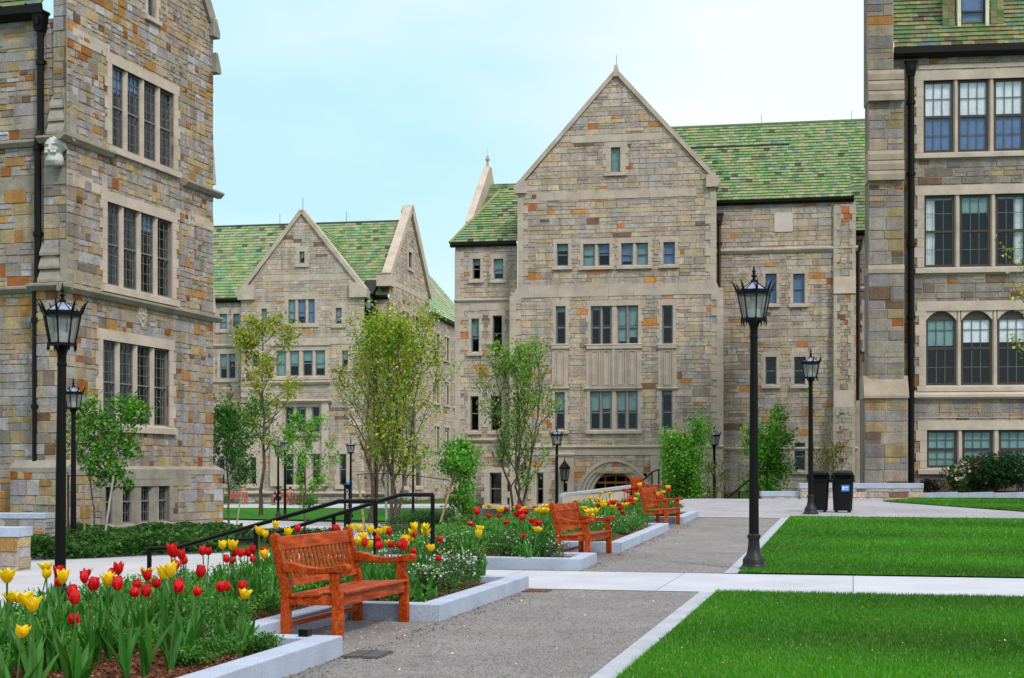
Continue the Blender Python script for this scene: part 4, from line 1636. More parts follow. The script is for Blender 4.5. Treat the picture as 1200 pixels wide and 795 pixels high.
    for py, hh in ((331, 1.25), (157, 1.25)):
        z = f2.z(60, py)
        i = 1 if py == 331 else 2
        y = steps[i][3]
        y2 = steps[i + 1][3]
        wd = steps[i][2]
        string(w_, X1 - wd - 0.12, X1 + 0.24, z, y, 0.26, 0.26)
        for k in range(3):
            za_, zb_ = z + hh * k / 3, z + hh * (k + 1) / 3
            ya = y - 0.08 + (y2 - y + 0.04) * k / 3
            w_.cut()
            w_.prism([(ya, za_), (y2 + 0.1, za_), (y2 + 0.1, zb_), (ya + 0.16, zb_), (ya, za_ + 0.08)], X1 - wd * 0.86, X1 - 0.15, 'x', 0, [0.8 + 0.08 * k] * 3)
        w_.cut()
        w_.box(X1 - 0.15, X1 + 0.03, y2 - 0.2, y2 + 0.2, z, z + hh, 0)
        string(w_, 4, X1 - wd - 0.12, z + 0.0, R, 0.24, 0.2)
    w_.cut()
    w_.prism([(-0.37, zs_b - 0.16), (0.1, zs_b - 0.16), (0.1, zs_b + 0.22), (-0.02, zs_b + 0.22), (-0.37, zs_b - 0.02)], X1 - 1.78, X1 + 0.27, 'x')
    ashband(w_, 4, X1 - 0.9, f2.z(30, 50), f2.z(30, 33), R, rng, 0.03)
    ashband(w_, 4, X1 - 0.9, f2.z(30, 222), f2.z(30, 203), R, rng, 0.03)
    ashband(w_, X1 - 0.84, X1, f2.z(60, 216), f2.z(60, 200), 0.1, rng, 0.05)
    b.part(w_, 'weathering', M['limedark'])
    downspout(b, f2, f2.sx(46, 0.2), 0.26, f2.z(46, 30), zb, 0.11, 'pipe', jogs=((f2.z(46, 157), -0.14), (f2.z(46, 331), -0.1)))
    gutter(b, f2, 4, X1 - 0.95, R, ztop, s=0.38)
    r = b.mb(f2)
    roof(r, (4, R - 0.3, ztop + 0.36), (X1 - 1.0, R - 0.3, ztop + 0.36), (X1 - 1.0, R + 5, ztop + 6.4), (4, R + 5, ztop + 6.4), 50, 0.32, 0.42, pal=TILES_NEAR)
    b.part(r, 'roof', M['tile'])
    # carved head on the corner under the upper string
    hz0, hz1 = f2.z(64, 198), f2.z(64, 163)
    H = hz1 - hz0
    hd = MB(b.inv @ f2.W)
    cx, cy = X1 - 0.3, -0.14
    rn = random.Random(5)
    hd.box(cx - H * 0.16, cx + H * 0.16, cy + 0.05, cy + 0.5, hz0 + H * 0.1, hz0 + H * 0.85)
    hd.ball((cx, cy, hz0 + H * 0.66), H * 0.3, 16, 12, sc=(0.86, 1.0, 1.1))                      # skull
    hd.ball((cx, cy + 0.06, hz0 + H * 0.74), H * 0.32, 16, 12, sc=(1.12, 1.0, 0.82))             # hair mass
    hd.ball((cx, cy - H * 0.02, hz0 + H * 0.26), H * 0.27, 16, 12, sc=(1.12, 0.95, 0.98))        # beard mass
    hd.ball((cx, cy - H * 0.04, hz0 + H * 0.14), H * 0.22, 16, 12, sc=(1.3, 0.85, 0.62))
    hd.prism([(cy - H * 0.27, hz0 + H * 0.74), (cy - H * 0.40, hz0 + H * 0.53), (cy - H * 0.36, hz0 + H * 0.5), (cy - H * 0.2, hz0 + H * 0.5)], cx - 0.05 * H, cx + 0.05 * H, 'x')
    for sg in (-1, 1):
        hd.ball((cx + sg * H * 0.13, cy - H * 0.27, hz0 + H * 0.74), H * 0.06, 8, 6, sc=(1.9, 0.9, 0.6))     # brow
        hd.ball((cx + sg * H * 0.17, cy - H * 0.22, hz0 + H * 0.57), H * 0.09, 8, 6)                        # cheek
        hd.ball((cx + sg * H * 0.12, cy - H * 0.3, hz0 + H * 0.45), H * 0.075, 8, 6, sc=(1.9, 0.9, 0.6))     # moustache
    for k in range(9):                                                                         # beard and hair grooves
        a = -1 + 2 * k / 8
        hd.tube([(cx + a * H * 0.2, cy - H * 0.26 * math.sqrt(1.15 - a * a), hz0 + H * 0.42), (cx + a * H * 0.28, cy - H * 0.27 * math.sqrt(1.15 - a * a), hz0 + H * 0.2), (cx + a * H * 0.26, cy - H * 0.2 * math.sqrt(1.15 - a * a), hz0 + H * 0.03)], [0.03 * H, 0.045 * H, 0.02 * H], 6)
        b2_ = PI * k / 8
        hd.tube([(cx + math.cos(b2_) * H * 0.22, cy - H * 0.17, hz0 + H * (0.76 + 0.14 * math.sin(b2_))), (cx + math.cos(b2_) * H * 0.32, cy - H * 0.08, hz0 + H * (0.72 + 0.28 * math.sin(b2_))), (cx + math.cos(b2_) * H * 0.33, cy + H * 0.2, hz0 + H * (0.62 + 0.3 * math.sin(b2_)))], 0.045 * H, 6)
    o = b.part(hd, 'carved_head', M['carved'])
    rm = o.modifiers.new('Remesh', 'REMESH')
    rm.mode = 'VOXEL'
    rm.voxel_size = 0.025
    rm.use_smooth_shade = True
    # back wall and far side so the hall is closed
    return b


# ================================================================== right hall
def build_right():
    rng = random.Random(61)
    D0 = 55.0
    fr = Frame((1066 - CX) / FPX * D0, D0, math.radians(-7.0))
    zb = 0.3
    b = Bld('courtyard_hall', 'grey stone hall at right edge with triple windows and buttressed corner', fr, zb)
    x0, x1 = fr.sx(1032), fr.sx(1470)
    holes = []

    def win(spans, pt, pb, **k):
        z0, z1 = pz(fr, spans[:3], pt, pb)
        kk = dict(nx=3, nz=2, split=0.5, sw=0.09, jamb=0.26, head=0.36, sill=0.22, sash='sashdark')
        kk.update(k)
        holes.append(window(b, fr, px_lights(fr, spans), z0, z1, 0, **kk))
    win([(1082, 1117.5), (1123, 1159), (1165, 1201), (1206.5, 1242)], 93, 178, blinds=[0.5] * 4, bmat='whiteblind', split=0.5, back='bluepane')
    win([(1083, 1119), (1125, 1161), (1167, 1203), (1208.5, 1244)], 228, 313, curtains=['l', '', 'r', 'l'], blinds=[0.06, 0.24, 0.06, 0.1], bmat='blind')
    win([(1085, 1121), (1126.5, 1163), (1169, 1205), (1210.5, 1246)], 364, 452, blinds=[0.46, 0.42, 0.42, 0.4], bmat=['blind', 'whiteblind', 'whiteblind', 'blind'], arch=0.36)
    win([(1086, 1122), (1128, 1164), (1171, 1207), (1212, 1248)], 504, 549, blinds=[1, 1, 1, 1], bmat='blind', nx=3, nz=2)
    zt = fr.z(1120, 66)
    gap = fr.sx(1270) - fr.sx(1082)                       # the same bays go on along the front
    for hx in list(holes):
        w = (hx[1] - hx[0] - 3 * 0.18) / 4
        li = [(hx[0] + gap + i * (w + 0.18), hx[0] + gap + i * (w + 0.18) + w) for i in range(4)]
        holes.append(window(b, fr, li, hx[2], hx[3], 0, nx=3, nz=2, split=0.5, sw=0.09, jamb=0.26, head=0.36, sill=0.22, sash='sashdark', blinds=[0.5] * 4, bmat='whiteblind'))
    wp = dict(hr=(0.22, 0.44), wr=(0.35, 1.1), split=0.4)
    wall(b, fr, rect_outline(x0, x1, zb, zt), holes, 0, 62, PAL_RIGHT, **wp)
    s = b.mb()
    zs = fr.z(1120, 459)
    s.prism([(0.02, zs - 0.3), (-0.08, zs - 0.3), (-0.2, zs - 0.22), (-0.2, zs - 0.12), (0.0, zs + 0.12), (0.02, zs + 0.12)], fr.sx(1070), x1, 'x')
    ashband(s, fr.sx(1076), x1, fr.z(1120, 503) + 0.42, fr.z(1120, 489), 0, rng, 0.05)
    ashband(s, fr.sx(1076), x1, fr.z(1120, 92) + 0.37, fr.z(1120, 76), 0, rng, 0.045)
    b.part(s, 'string_course', M['lime'])
    gutter(b, fr, fr.sx(1046), x1, -0.02, zt - 0.05, s=0.36)
    downspout(b, fr, fr.sx(1067), -0.16, fr.z(1067, 88), zb, 0.12, 'pipe')
    # roof and dormer
    r = b.mb()
    roof(r, (fr.sx(1047), -0.32, zt + 0.3), (x1, -0.32, zt + 0.3), (x1, 6, zt + 8.6), (fr.sx(1044), 6, zt + 8.6), 63, 0.26, 0.42, pal=TILES_NEAR)
    b.part(r, 'roof', M['tile'])
    d = b.mb()
    a, e = fr.sx(1121, 0.5), fr.sx(1158, 0.5)
    z0, z1 = fr.z(1140, 40, 0.5), fr.z(1140, 0, 0.5) + 0.9
    f = 0.13
    d.box(a, a + f, 0.3, 0.6, z0, z1)
    d.box(e - f, e, 0.3, 0.6, z0, z1)
    d.box(a + f, e - f, 0.3, 0.6, z0, z0 + f)
    d.box(a + f, e - f, 0.3, 0.6, z1 - f, z1)
    d.box(a + 0.02, e - 0.02, 0.62, 4, z0, z1 + 0.2, 1)
    d.box(a + f, e - f, 0.40, 0.48, (z0 + z1) / 2 - 0.3, (z0 + z1) / 2 - 0.24, 2)
    d.box(a + f, a + f + 0.06, 0.40, 0.48, z0 + f, z1 - f, 2)
    d.box(e - f - 0.06, e - f, 0.40, 0.48, z0 + f, z1 - f, 2)
    d.prism([(a - 0.15, z1), (e + 0.15, z1), ((a + e) / 2, z1 + 1.0)], 0.2, 4, 'y', 1)
    dm = b.part(d, 'dormer', [M['cream'], M['inside'], M['sashdark']])
    g = b.mb()
    g.box(a + f, e - f, 0.46, 0.466, z0 + f, z1 - f)
    b.part(g, 'pane', M['glass'], dm)
    g = b.mb()
    g.box(a + f, e - f, 0.52, 0.53, z0 + f + 0.1, z1 - f)
    b.part(g, 'blind', M['bluepane'], dm)
    cheeks = b.mb()
    for xx in (a - 0.55, e + 0.07):
        cheeks.cut()
        for k in range(9):
            z = z0 - 0.2 + k * 0.26
            for q in range(2):
                cheeks.box(xx + q * 0.24, xx + q * 0.24 + 0.23, 0.35 + q * 0.02, 0.42, z, z + 0.25, 0, pick(rng, TILES_NEAR))
    b.part(cheeks, 'dormer_tiles', M['tile'], dm)
    # corner pier (buttress) in stages
    p = b.mb()
    st = [(zb, fr.z(1038, 463, -1.2), 1013.5, 1064, -1.3), (fr.z(1038, 463, -1.0), fr.z(1038, 320, -1.0), 1018, 1059.5, -1.05), (fr.z(1038, 320, -0.9), fr.z(1038, 118, -0.9), 1018, 1059, -0.9), (fr.z(1038, 118, -0.8), fr.z(1038, 0, -0.8) + 4, 1016, 1047, -0.75)]
    for i, (z0, z1, pl, pr, y) in enumerate(st):
        a, e = fr.sx(pl, y), fr.sx(pr, y)
        masonry(p, rect_outline(a, e, z0, z1), [], y, 70 + i, PAL_RIGHT, hr=(0.3, 0.5), wr=(0.55, 0.85), split=0.3)
        p.box(a + 0.001, e - 0.001, y + 0.001, 0.3, z0 + 0.001, z1 - 0.001, 3, lin(136, 132, 128))
    b.part(p, 'corner_pier', [M['mortar'], M['lime'], M['inside'], M['stone']])
    w = b.mb()
    a, e = fr.sx(1012.5, -1.3), fr.sx(1065, -1.3)
    z = fr.z(1038, 467, -1.2)
    w.prism([(-1.4, z), (0.1, z), (0.1, z + 0.85), (-1.0, z + 0.85), (-1.4, z + 0.1)], a, e, 'x')
    for pt, pb, n in ((311, 321, 1), (176, 212, 3), (82, 119, 3)):
        z0, z1 = fr.z(1038, pb, -0.95), fr.z(1038, pt, -0.95)
        for k in range(n):
            za_, zb_ = z0 + (z1 - z0) * k / n, z0 + (z1 - z0) * (k + 1) / n
            y = -1.12 + 0.05 * k
            w.cut()
            w.prism([(y, za_ + 0.006), (0.1, za_ + 0.006), (0.1, zb_ - 0.006), (y + 0.08, zb_ - 0.006), (y, zb_ - 0.16)], fr.sx(1017.5, -1), fr.sx(1059.5, -1), 'x', 0, (1.0, 0.94 + 0.02 * k, 0.88))
    b.part(w, 'weathering', M['tanlime'])
    # flank running back along the courtyard corner
    pa = fr.o + fr.e * fr.sx(1018.5, -0.7) + fr.n * -0.7
    dvec = Vector((0.262, 1.0, 0)).normalized()
    pb_ = pa + dvec * 16
    fs = Frame(pb_.x, pb_.y, math.atan2(-dvec.y, -dvec.x))
    wall(b, fs, rect_outline(0, 16, zb, zt + 2), [], 0, 75, PAL_RIGHT, 'side_wall', hr=(0.3, 0.5), wr=(0.4, 1.2))
    return b


build_main()
build_far()
build_left()
build_right()
# ================================================================== ground, paths, kerbs
RNG = np.random.default_rng(7)
PATHROT = -math.atan2(PS, PC)


def P(px, y):
    """plan point on the sight line through column px at distance y"""
    return ((px - CX) / FPX * y, y)


def structure(o):
    o['kind'] = 'structure'
    return o


def build_ground():
    xs = [-900, -300, -120] + [-60 + 0.75 * i for i in range(161)] + [120, 300, 900]
    ys = [-300, -60] + [-6 + 0.75 * i for i in range(170)] + [160, 300, 900]
    vs = [(x, y, tz(x, y) - 0.03) for y in ys for x in xs]
    n = len(xs)
    fs = [(j * n + i, j * n + i + 1, (j + 1) * n + i + 1, (j + 1) * n + i) for j in range(len(ys) - 1) for i in range(n - 1)]
    m = MB()
    m.add(vs, fs)
    structure(m.build('ground', M['earth'], smooth_shade=False))


def sheet(name, poly, lift, mat, cell=0.5, local=False, soft=None):
    """flat covering laid on the ground; poly convex, in path coordinates (v, u) when local"""
    xs0, xs1 = min(p[0] for p in poly), max(p[0] for p in poly)
    ys0, ys1 = min(p[1] for p in poly), max(p[1] for p in poly)
    if sum(poly[i][0] * poly[(i + 1) % len(poly)][1] - poly[(i + 1) % len(poly)][0] * poly[i][1] for i in range(len(poly))) < 0:
        poly = poly[::-1]
    m = MB()
    nx, ny = max(1, int((xs1 - xs0) / cell)), max(1, int((ys1 - ys0) / cell))
    for i in range(nx):
        for j in range(ny):
            a, b = xs0 + (xs1 - xs0) * i / nx, xs0 + (xs1 - xs0) * (i + 1) / nx
            c, d = ys0 + (ys1 - ys0) * j / ny, ys0 + (ys1 - ys0) * (j + 1) / ny
            p = clip_convex([(a, c), (b, c), (b, d), (a, d)], poly)
            if len(p) < 3:
                continue
            q = []
            for (x, y) in p:
                wx, wy = uv2w(x, y) if local else (x, y)
                q.append((x, y, tz(wx, wy) + lift))
            m.face_pts(q)
    o = m.build(name, mat, rot=(0, 0, PATHROT) if local else None)
    return structure(o)


def offset_loop(pts, d):
    n = len(pts)
    area = sum(pts[i][0] * pts[(i + 1) % n][1] - pts[(i + 1) % n][0] * pts[i][1] for i in range(n))
    s = 1 if area > 0 else -1
    out = []
    for i in range(n):
        p0, p1, p2 = pts[i - 1], pts[i], pts[(i + 1) % n]
        d1 = (p1[0] - p0[0], p1[1] - p0[1])
        d2 = (p2[0] - p1[0], p2[1] - p1[1])
        l1, l2 = math.hypot(*d1), math.hypot(*d2)
        n1 = (-d1[1] / l1 * s, d1[0] / l1 * s)
        n2 = (-d2[1] / l2 * s, d2[0] / l2 * s)
        k = 1 + n1[0] * n2[0] + n1[1] * n2[1]
        out.append((p1[0] + (n1[0] + n2[0]) * d / k, p1[1] + (n1[1] + n2[1]) * d / k))
    return out


BED1 = [(-4.0, 4.5), (-4.0, 11.06), (-4.95, 11.06), (-4.95, 13.86), (-4.0, 13.86), (-4.0, 17.95), (-7.6, 17.95), (-7.6, 4.5)]
BED2 = [(-4.0, 21.6), (-4.0, 22.95), (-4.95, 22.95), (-4.95, 25.55), (-4.0, 25.55), (-4.0, 32.3), (-4.95, 32.3), (-4.95, 35.15), (-4.0, 35.15), (-4.0, 38.7), (-7.6, 38.7), (-7.6, 21.6)]
KH, KW = 0.17, 0.23


def kerb(loop, label):
    inner = offset_loop(loop, KW)
    m = MB()
    n = len(loop)

    def sub(a, b):
        l = math.hypot(b[0] - a[0], b[1] - a[1])
        k = max(1, int(l / 1.5))
        return k
    for i in range(n):
        a, b, c, d = loop[i], loop[(i + 1) % n], inner[(i + 1) % n], inner[i]
        k = sub(a, b)
        for q in range(k):
            t0, t1 = q / k, (q + 1) / k
            l = math.hypot(b[0] - a[0], b[1] - a[1])
            e = 0.0018 / l
            t0b, t1b = t0 + (e if q else 0), t1 - (e if q < k - 1 else 0)
            pts = []
            for (s, t) in ((a, b), (d, c)):
                for tt in (t0b, t1b):
                    pts.append((s[0] + (t[0] - s[0]) * tt, s[1] + (t[1] - s[1]) * tt))
            o = [pts[0], pts[1], pts[3], pts[2]]
            bot, top = [], []
            for (v, u) in o:
                x, y = uv2w(v, u)
                z = min(tz(x, y), min(0.5, max(0.0, 0.0167 * (y - 22))))
                zu = min(0.5, max(0.0, 0.0167 * (y - 22)))
                bot.append((v, u, z - 0.12))
                top.append((v, u, zu + KH))
            m.hexa(bot + top)
    o = m.build('granite_kerb', M['granite'], rot=(0, 0, PATHROT), bevel=0.008)
    tag(o, label, 'kerb', 'granite kerbs round the tulip beds')
    return o


def in_poly(px, py, poly):
    r = np.zeros(len(px), bool)
    n = len(poly)
    j = n - 1
    for i in range(n):
        xi, yi = poly[i]
        xj, yj = poly[j]
        c = ((yi > py) != (yj > py)) & (px < (xj - xi) * (py - yi) / (yj - yi + 1e-12) + xi)
        r ^= c
        j = i
    return r


def upz(y):
    return min(0.5, max(0.0, 0.0167 * (y - 22)))


def soil(loop, seed):
    """mulch filling inside a kerb: gently uneven surface"""
    inner = offset_loop(loop, KW * 0.9)
    rng = random.Random(seed)
    v0, v1 = min(p[0] for p in inner), max(p[0] for p in inner)
    u0, u1 = min(p[1] for p in inner), max(p[1] for p in inner)
    m = MB()
    vs_ = sorted({p[0] for p in inner} | {v0 + (v1 - v0) * i / 12 for i in range(13)})
    us_ = sorted({p[1] for p in inner} | {u0 + (u1 - u0) * i / 50 for i in range(51)})
    for i in range(len(vs_) - 1):
        for j in range(len(us_) - 1):
            c = in_poly(np.array([(vs_[i] + vs_[i + 1]) / 2]), np.array([(us_[j] + us_[j + 1]) / 2]), inner)
            if c[0]:
                q = []
                for (a, b) in ((i, j), (i + 1, j), (i + 1, j + 1), (i, j + 1)):
                    v, u = vs_[a], us_[b]
                    x, y = uv2w(v, u)
                    h = 0.1 + 0.03 * math.sin(v * 3.1 + u * 1.7) + 0.02 * math.sin(u * 4.3 - v)
                    q.append((v, u, upz(y) + h + 0.04 * min(1, (-4.2 - v))))
                m.face_pts(q)
    return structure(m.build('soil', M['soil'], rot=(0, 0, PATHROT)))


def soil_z(v, u):
    x, y = uv2w(v, u)
    return upz(y) + 0.1 + 0.03 * math.sin(v * 3.1 + u * 1.7) + 0.02 * math.sin(u * 4.3 - v) + 0.04 * min(1, (-4.2 - v))


build_ground()
sheet('gravel_path', [(-5.2, 3.0), (-1.84, 3.0), (-1.84, 38.6), (-5.2, 38.6)], 0.0, M['gravel'], 0.8, True)
sheet('cross_path', [(-7.3, 18.0), (24, 18.0), (24, 21.25), (-7.3, 21.25)], 0.006, M['concrete'], 0.6, True)
sheet('path_edging', [(-1.84, 3.0), (-1.64, 3.0), (-1.64, 17.96), (-1.84, 17.96)], 0.012, M['granite2'], 0.8, True)
sheet('path_edging', [(-1.84, 21.3), (-1.64, 21.3), (-1.64, 38.7), (-1.84, 38.7)], 0.012, M['granite2'], 0.8, True)
sheet('plaza', [(-6.5, 38.65), (30, 38.65), (30, 51.4), (-6.5, 55)], 0.008, M['plaza'], 0.6, True)
sheet('lawn', [(-1.64, 3.0), (22, 3.0), (22, 17.9), (-1.64, 17.9)], 0.022, M['turf'], 0.6, True)
sheet('lawn', [(-1.64, 21.32), (22, 21.32), (22, 39.5), (-1.64, 39.5)], 0.022, M['turf'], 0.6, True)
L3 = [P(1034, 49.5), P(1200, 41.6), P(1420, 40), P(1420, 51.5), P(1085, 52.0)]
sheet('lawn', L3, 0.03, M['turf'], 0.6)
# lower terrace on the left
sheet('lower_path', [(-22, 22), (-9.4, 19.0), (-9.0, 33.5), (-22, 36.5)], 0.012, M['concfar'], 0.6, True)
sheet('lower_path', [P(225, 50), P(225, 62), P(520, 62), P(520, 50)], 0.014, M['concfar'], 0.6)
sheet('lower_path', [P(170, 70), P(170, 86), P(330, 78), P(560, 74), P(560, 64), P(330, 62)], 0.016, M['concfar'], 0.8)
sheet('lawn', [P(150, 87), P(150, 103), P(520, 100), P(520, 77), P(330, 80)], 0.03, M['turf'], 0.8)
sheet('lower_path', [P(150, 103.5), P(150, 112), P(560, 112), P(560, 101)], 0.012, M['concfar'], 0.8)
kerb(BED1, 'pale granite kerb around the near tulip bed with recess for the nearest bench')
kerb(BED2, 'pale granite kerb around the long far tulip bed beyond the cross path')
soil(BED1, 1)
soil(BED2, 2)

# steps from the cross path down to the lower terrace
st = MB()
for k in range(5):
    v0 = -7.3 - 0.42 * k
    st.box(v0 - 0.44, v0, 18.0, 21.25, -0.9, 0.0 - 0.13 * k)
o = st.build('stairs', M['granite2'], rot=(0, 0, PATHROT), bevel=0.01)
tag(o, 'short flight of pale steps between the two black handrails', 'stairs')


# ================================================================== handrails
def handrail(pts, posts, label, r=0.03):
    root_p = posts[0]
    root = empty('handrail', (root_p[0], root_p[1], root_p[3]), 0, label, 'handrail', 'black handrails at the steps')
    inv = Matrix.Translation((-root_p[0], -root_p[1], -root_p[3]))
    m = MB(inv)
    m.tube(pts, r, 10)
    m.build('rail', M['iron'], root, smooth_shade=True)
    for (x, y, zt, zb) in posts:
        q = MB(inv)
        q.box(x - 0.028, x + 0.028, y - 0.028, y + 0.028, zb, zt)
        q.box(x - 0.06, x + 0.06, y - 0.06, y + 0.06, zb, zb + 0.02)
        q.build('post', M['iron'], root)
    return root


def wp3(px, py, d):
    return ((px - CX) / FPX * d, d, CAMZ + (CY - py) / FPX * d)


A = [wp3(175, 643, 21.2), wp3(206, 642.5, 21.1), wp3(398, 587.5, 19.7), wp3(440, 587.5, 19.4)]
handrail(A, [(A[0][0], A[0][1], A[0][2], -0.6), (A[3][0], A[3][1], A[3][2], 0.0), (*wp3(300, 616, 20.4)[:2], wp3(300, 616, 20.4)[2], -0.45)],
         'long black handrail of the steps, the one nearer the camera rising behind the nearest bench')
Bp = [wp3(272, 633, 22.6), wp3(299, 632, 22.5), wp3(470, 580, 21.0), wp3(507, 580, 20.7)]
handrail(Bp, [(Bp[0][0], Bp[0][1], Bp[0][2], -0.6), (Bp[3][0], Bp[3][1], Bp[3][2], 0.0), (*wp3(391, 604, 21.7)[:2], wp3(391, 604, 21.7)[2], -0.4)],
         'black handrail of the steps ending at the post left of the second tulip bed')
Cp = [wp3(750, 566, 58), wp3(765, 553, 57), wp3(772, 550.5, 56.6)]
handrail(Cp, [(Cp[2][0], Cp[2][1], Cp[2][2], 0.3), (*wp3(764, 554, 57)[:2], wp3(764, 554, 57)[2], -0.2)], 'short black handrail by the arched door behind the farthest bench')
Dp = [wp3(850, 586, 55.5), wp3(889, 553.5, 53.5), wp3(899, 552.5, 53.2)]
handrail(Dp, [(Dp[2][0], Dp[2][1], Dp[2][2], 0.45), (*wp3(866, 575, 54.6)[:2], wp3(866, 575, 54.6)[2], 0.1)], 'short black handrail descending left of the low stone wall')


# ================================================================== benches
def make_bench():
    root = empty('park_bench', (0, 0, 0))
    W = 0.89
    for sg in (-1, 1):
        a, c = sorted((sg * W, sg * (W - 0.075)))
        lg = MB()
        lg.prism([(0.0, 0), (0.09, 0), (0.09, 0.40), (0.115, 0.45), (0.115, 0.6), (0.02, 0.6), (0.018, 0.57), (0.03, 0.53), (0.036, 0.5), (0.022, 0.47), (0.0, 0.445)], a, c, 'x')
        lg.build('leg', M['wood'], root, bevel=0.006)
        bp = MB()
        bp.prism([(0.5, 0), (0.585, 0), (0.575, 0.42), (0.69, 0.9), (0.68, 0.93), (0.645, 0.945), (0.615, 0.925), (0.5, 0.46)], a, c, 'x')
        bp.build('back_post', M['wood'], root, bevel=0.006)
        ar = MB()
        top = [(-0.075, 0.615), (-0.082, 0.64), (-0.065, 0.668), (-0.03, 0.678), (0.02, 0.672), (0.09, 0.652), (0.18, 0.64), (0.27, 0.64), (0.36, 0.655), (0.45, 0.68), (0.52, 0.69), (0.555, 0.69)]
        bot = [(0.555, 0.6), (0.45, 0.59), (0.3, 0.582), (0.15, 0.587), (0.05, 0.6), (-0.03, 0.6), (-0.06, 0.602)]
        ar.prism(top + bot, a - 0.012, c + 0.012, 'x')
        ar.build('armrest', M['wood'], root, bevel=0.01)
        sa = MB()
        sa.box(a + 0.02, c - 0.02, 0.09, 0.5, 0.31, 0.395)
        sa.build('side_rail', M['wood'], root, bevel=0.004)
    ap = MB()
    ap.box(-W + 0.075, W - 0.075, 0.02, 0.055, 0.3, 0.405)
    ap.box(-W + 0.075, W - 0.075, 0.5, 0.535, 0.31, 0.40)
    ap.build('apron', M['wood'], root, bevel=0.004)
    s = MB()
    ys = [(-0.012, 0.082, 0.43, 0.424), (0.104, 0.184, 0.421, 0.414), (0.206, 0.286, 0.412, 0.406), (0.308, 0.388, 0.405, 0.402), (0.41, 0.49, 0.402, 0.402)]
    for (y0, y1, z0, z1) in ys:
        x0 = W - 0.078 if y0 < 0.11 else W - 0.002
        s.hexa([(-x0, y0, z0 - 0.024), (x0, y0, z0 - 0.024), (x0, y1, z1 - 0.024), (-x0, y1, z1 - 0.024), (-x0, y0, z0), (x0, y0, z0), (x0, y1, z1), (-x0, y1, z1)])
    s.build('seat', M['wood'], root, bevel=0.005)
    bk = MB()

    def by(z):
        return 0.515 + (z - 0.42) * 0.235
    for (z0, z1, t) in ((0.79, 0.905, 0.036), (0.465, 0.525, 0.034)):
        bk.hexa([(-W + 0.075, by(z0), z0), (W - 0.075, by(z0), z0), (W - 0.075, by(z0) + t, z0), (-W + 0.075, by(z0) + t, z0),
                 (-W + 0.075, by(z1), z1), (W - 0.075, by(z1), z1), (W - 0.075, by(z1) + t, z1), (-W + 0.075, by(z1) + t, z1)])
    n = 17
    for k in range(n):
        x = -W + 0.075 + (2 * W - 0.15) * (k + 0.5) / n
        z0, z1 = 0.525, 0.79
        bk.hexa([(x - 0.024, by(z0) + 0.008, z0), (x + 0.024, by(z0) + 0.008, z0), (x + 0.024, by(z0) + 0.024, z0), (x - 0.024, by(z0) + 0.024, z0),
                 (x - 0.024, by(z1) + 0.008, z1), (x + 0.024, by(z1) + 0.008, z1), (x + 0.024, by(z1) + 0.024, z1), (x - 0.024, by(z1) + 0.024, z1)])
    bk.build('backrest', M['wood'], root, bevel=0.003)
    stt = MB()
    stt.box(-W + 0.07, W - 0.07, 0.515, 0.56, 0.105, 0.15)
    stt.build('stretcher', M['wood'], root, bevel=0.004)
    return root


bench0 = make_bench()
BG = 'red stained wooden benches along the gravel path'
bdir = Vector((0.27, 0.963, 0)).normalized()


def place_bench(o, far_leg, label, ang=None):
    d = bdir if ang is None else Vector((math.cos(ang), math.sin(ang), 0))
    c = Vector((far_leg[0], far_leg[1], 0)) - d * 0.85
    o.location = (c.x, c.y, tz(c.x, c.y))
    o.rotation_euler = (0, 0, math.atan2(d.y, d.x))
    tag(o, label, 'bench', BG)


place_bench(bench0, (-1.03, 14.4), 'nearest and largest red wooden bench with scrolled arms before the near tulip bed')
b2 = copy_tree(bench0)
place_bench(b2, (1.74, 25.4), 'second red wooden bench, in the kerb recess just past the cross path')
b3 = copy_tree(bench0)
place_bench(b3, (4.05, 35.0), 'third red wooden bench, beside the last length of kerb before the plaza')
b4 = copy_tree(bench0)
place_bench(b4, (4.85, 47.5), 'farthest red wooden bench, partly hidden behind the third bench')


# small weathered benches by the far hall
def far_bench(px, d, label, mat):
    x, y = P(px, d)
    root = empty('weathered_bench', (x, y, tz(x, y) + 0.012), math.radians(-10 + 180), label, 'bench', 'small benches at the foot of the distant hall')
    # local front is -y after the half turn it faces the camera
    s = MB()
    for k in range(4):
        s.box(-0.78, 0.78, -0.25 + k * 0.13, -0.14 + k * 0.13, 0.42, 0.45)
    s.build('seat', M[mat], root)
    bk = MB()
    bk.box(-0.78, 0.78, -0.35, -0.31, 0.86, 0.95)
    bk.box(-0.78, 0.78, -0.31, -0.28, 0.5, 0.55)
    for k in range(14):
        x_ = -0.72 + k * 0.111
        bk.box(x_ - 0.03, x_ + 0.03, -0.33, -0.3, 0.55, 0.86)
    bk.build('backrest', M[mat], root)
    for sx in (-1, 1):
        for yy, h in ((-0.33, 0.93), (0.2, 0.62)):
            l = MB()
            l.box(sx * 0.76 - 0.04, sx * 0.76 + 0.04, yy - 0.04, yy + 0.04, 0, h)
            l.build('leg', M[mat], root)
        ar = MB()
        ar.box(sx * 0.76 - 0.045, sx * 0.76 + 0.045, -0.3, 0.28, 0.62, 0.67)
        ar.build('armrest', M[mat], root)
    return root


far_bench(276.5, 110.5, 'small pinkish wooden bench standing empty against the distant hall', 'oldwood')
far_bench(331, 109.5, 'small pinkish bench with two people seated on it far behind the handrail', 'oldwood')


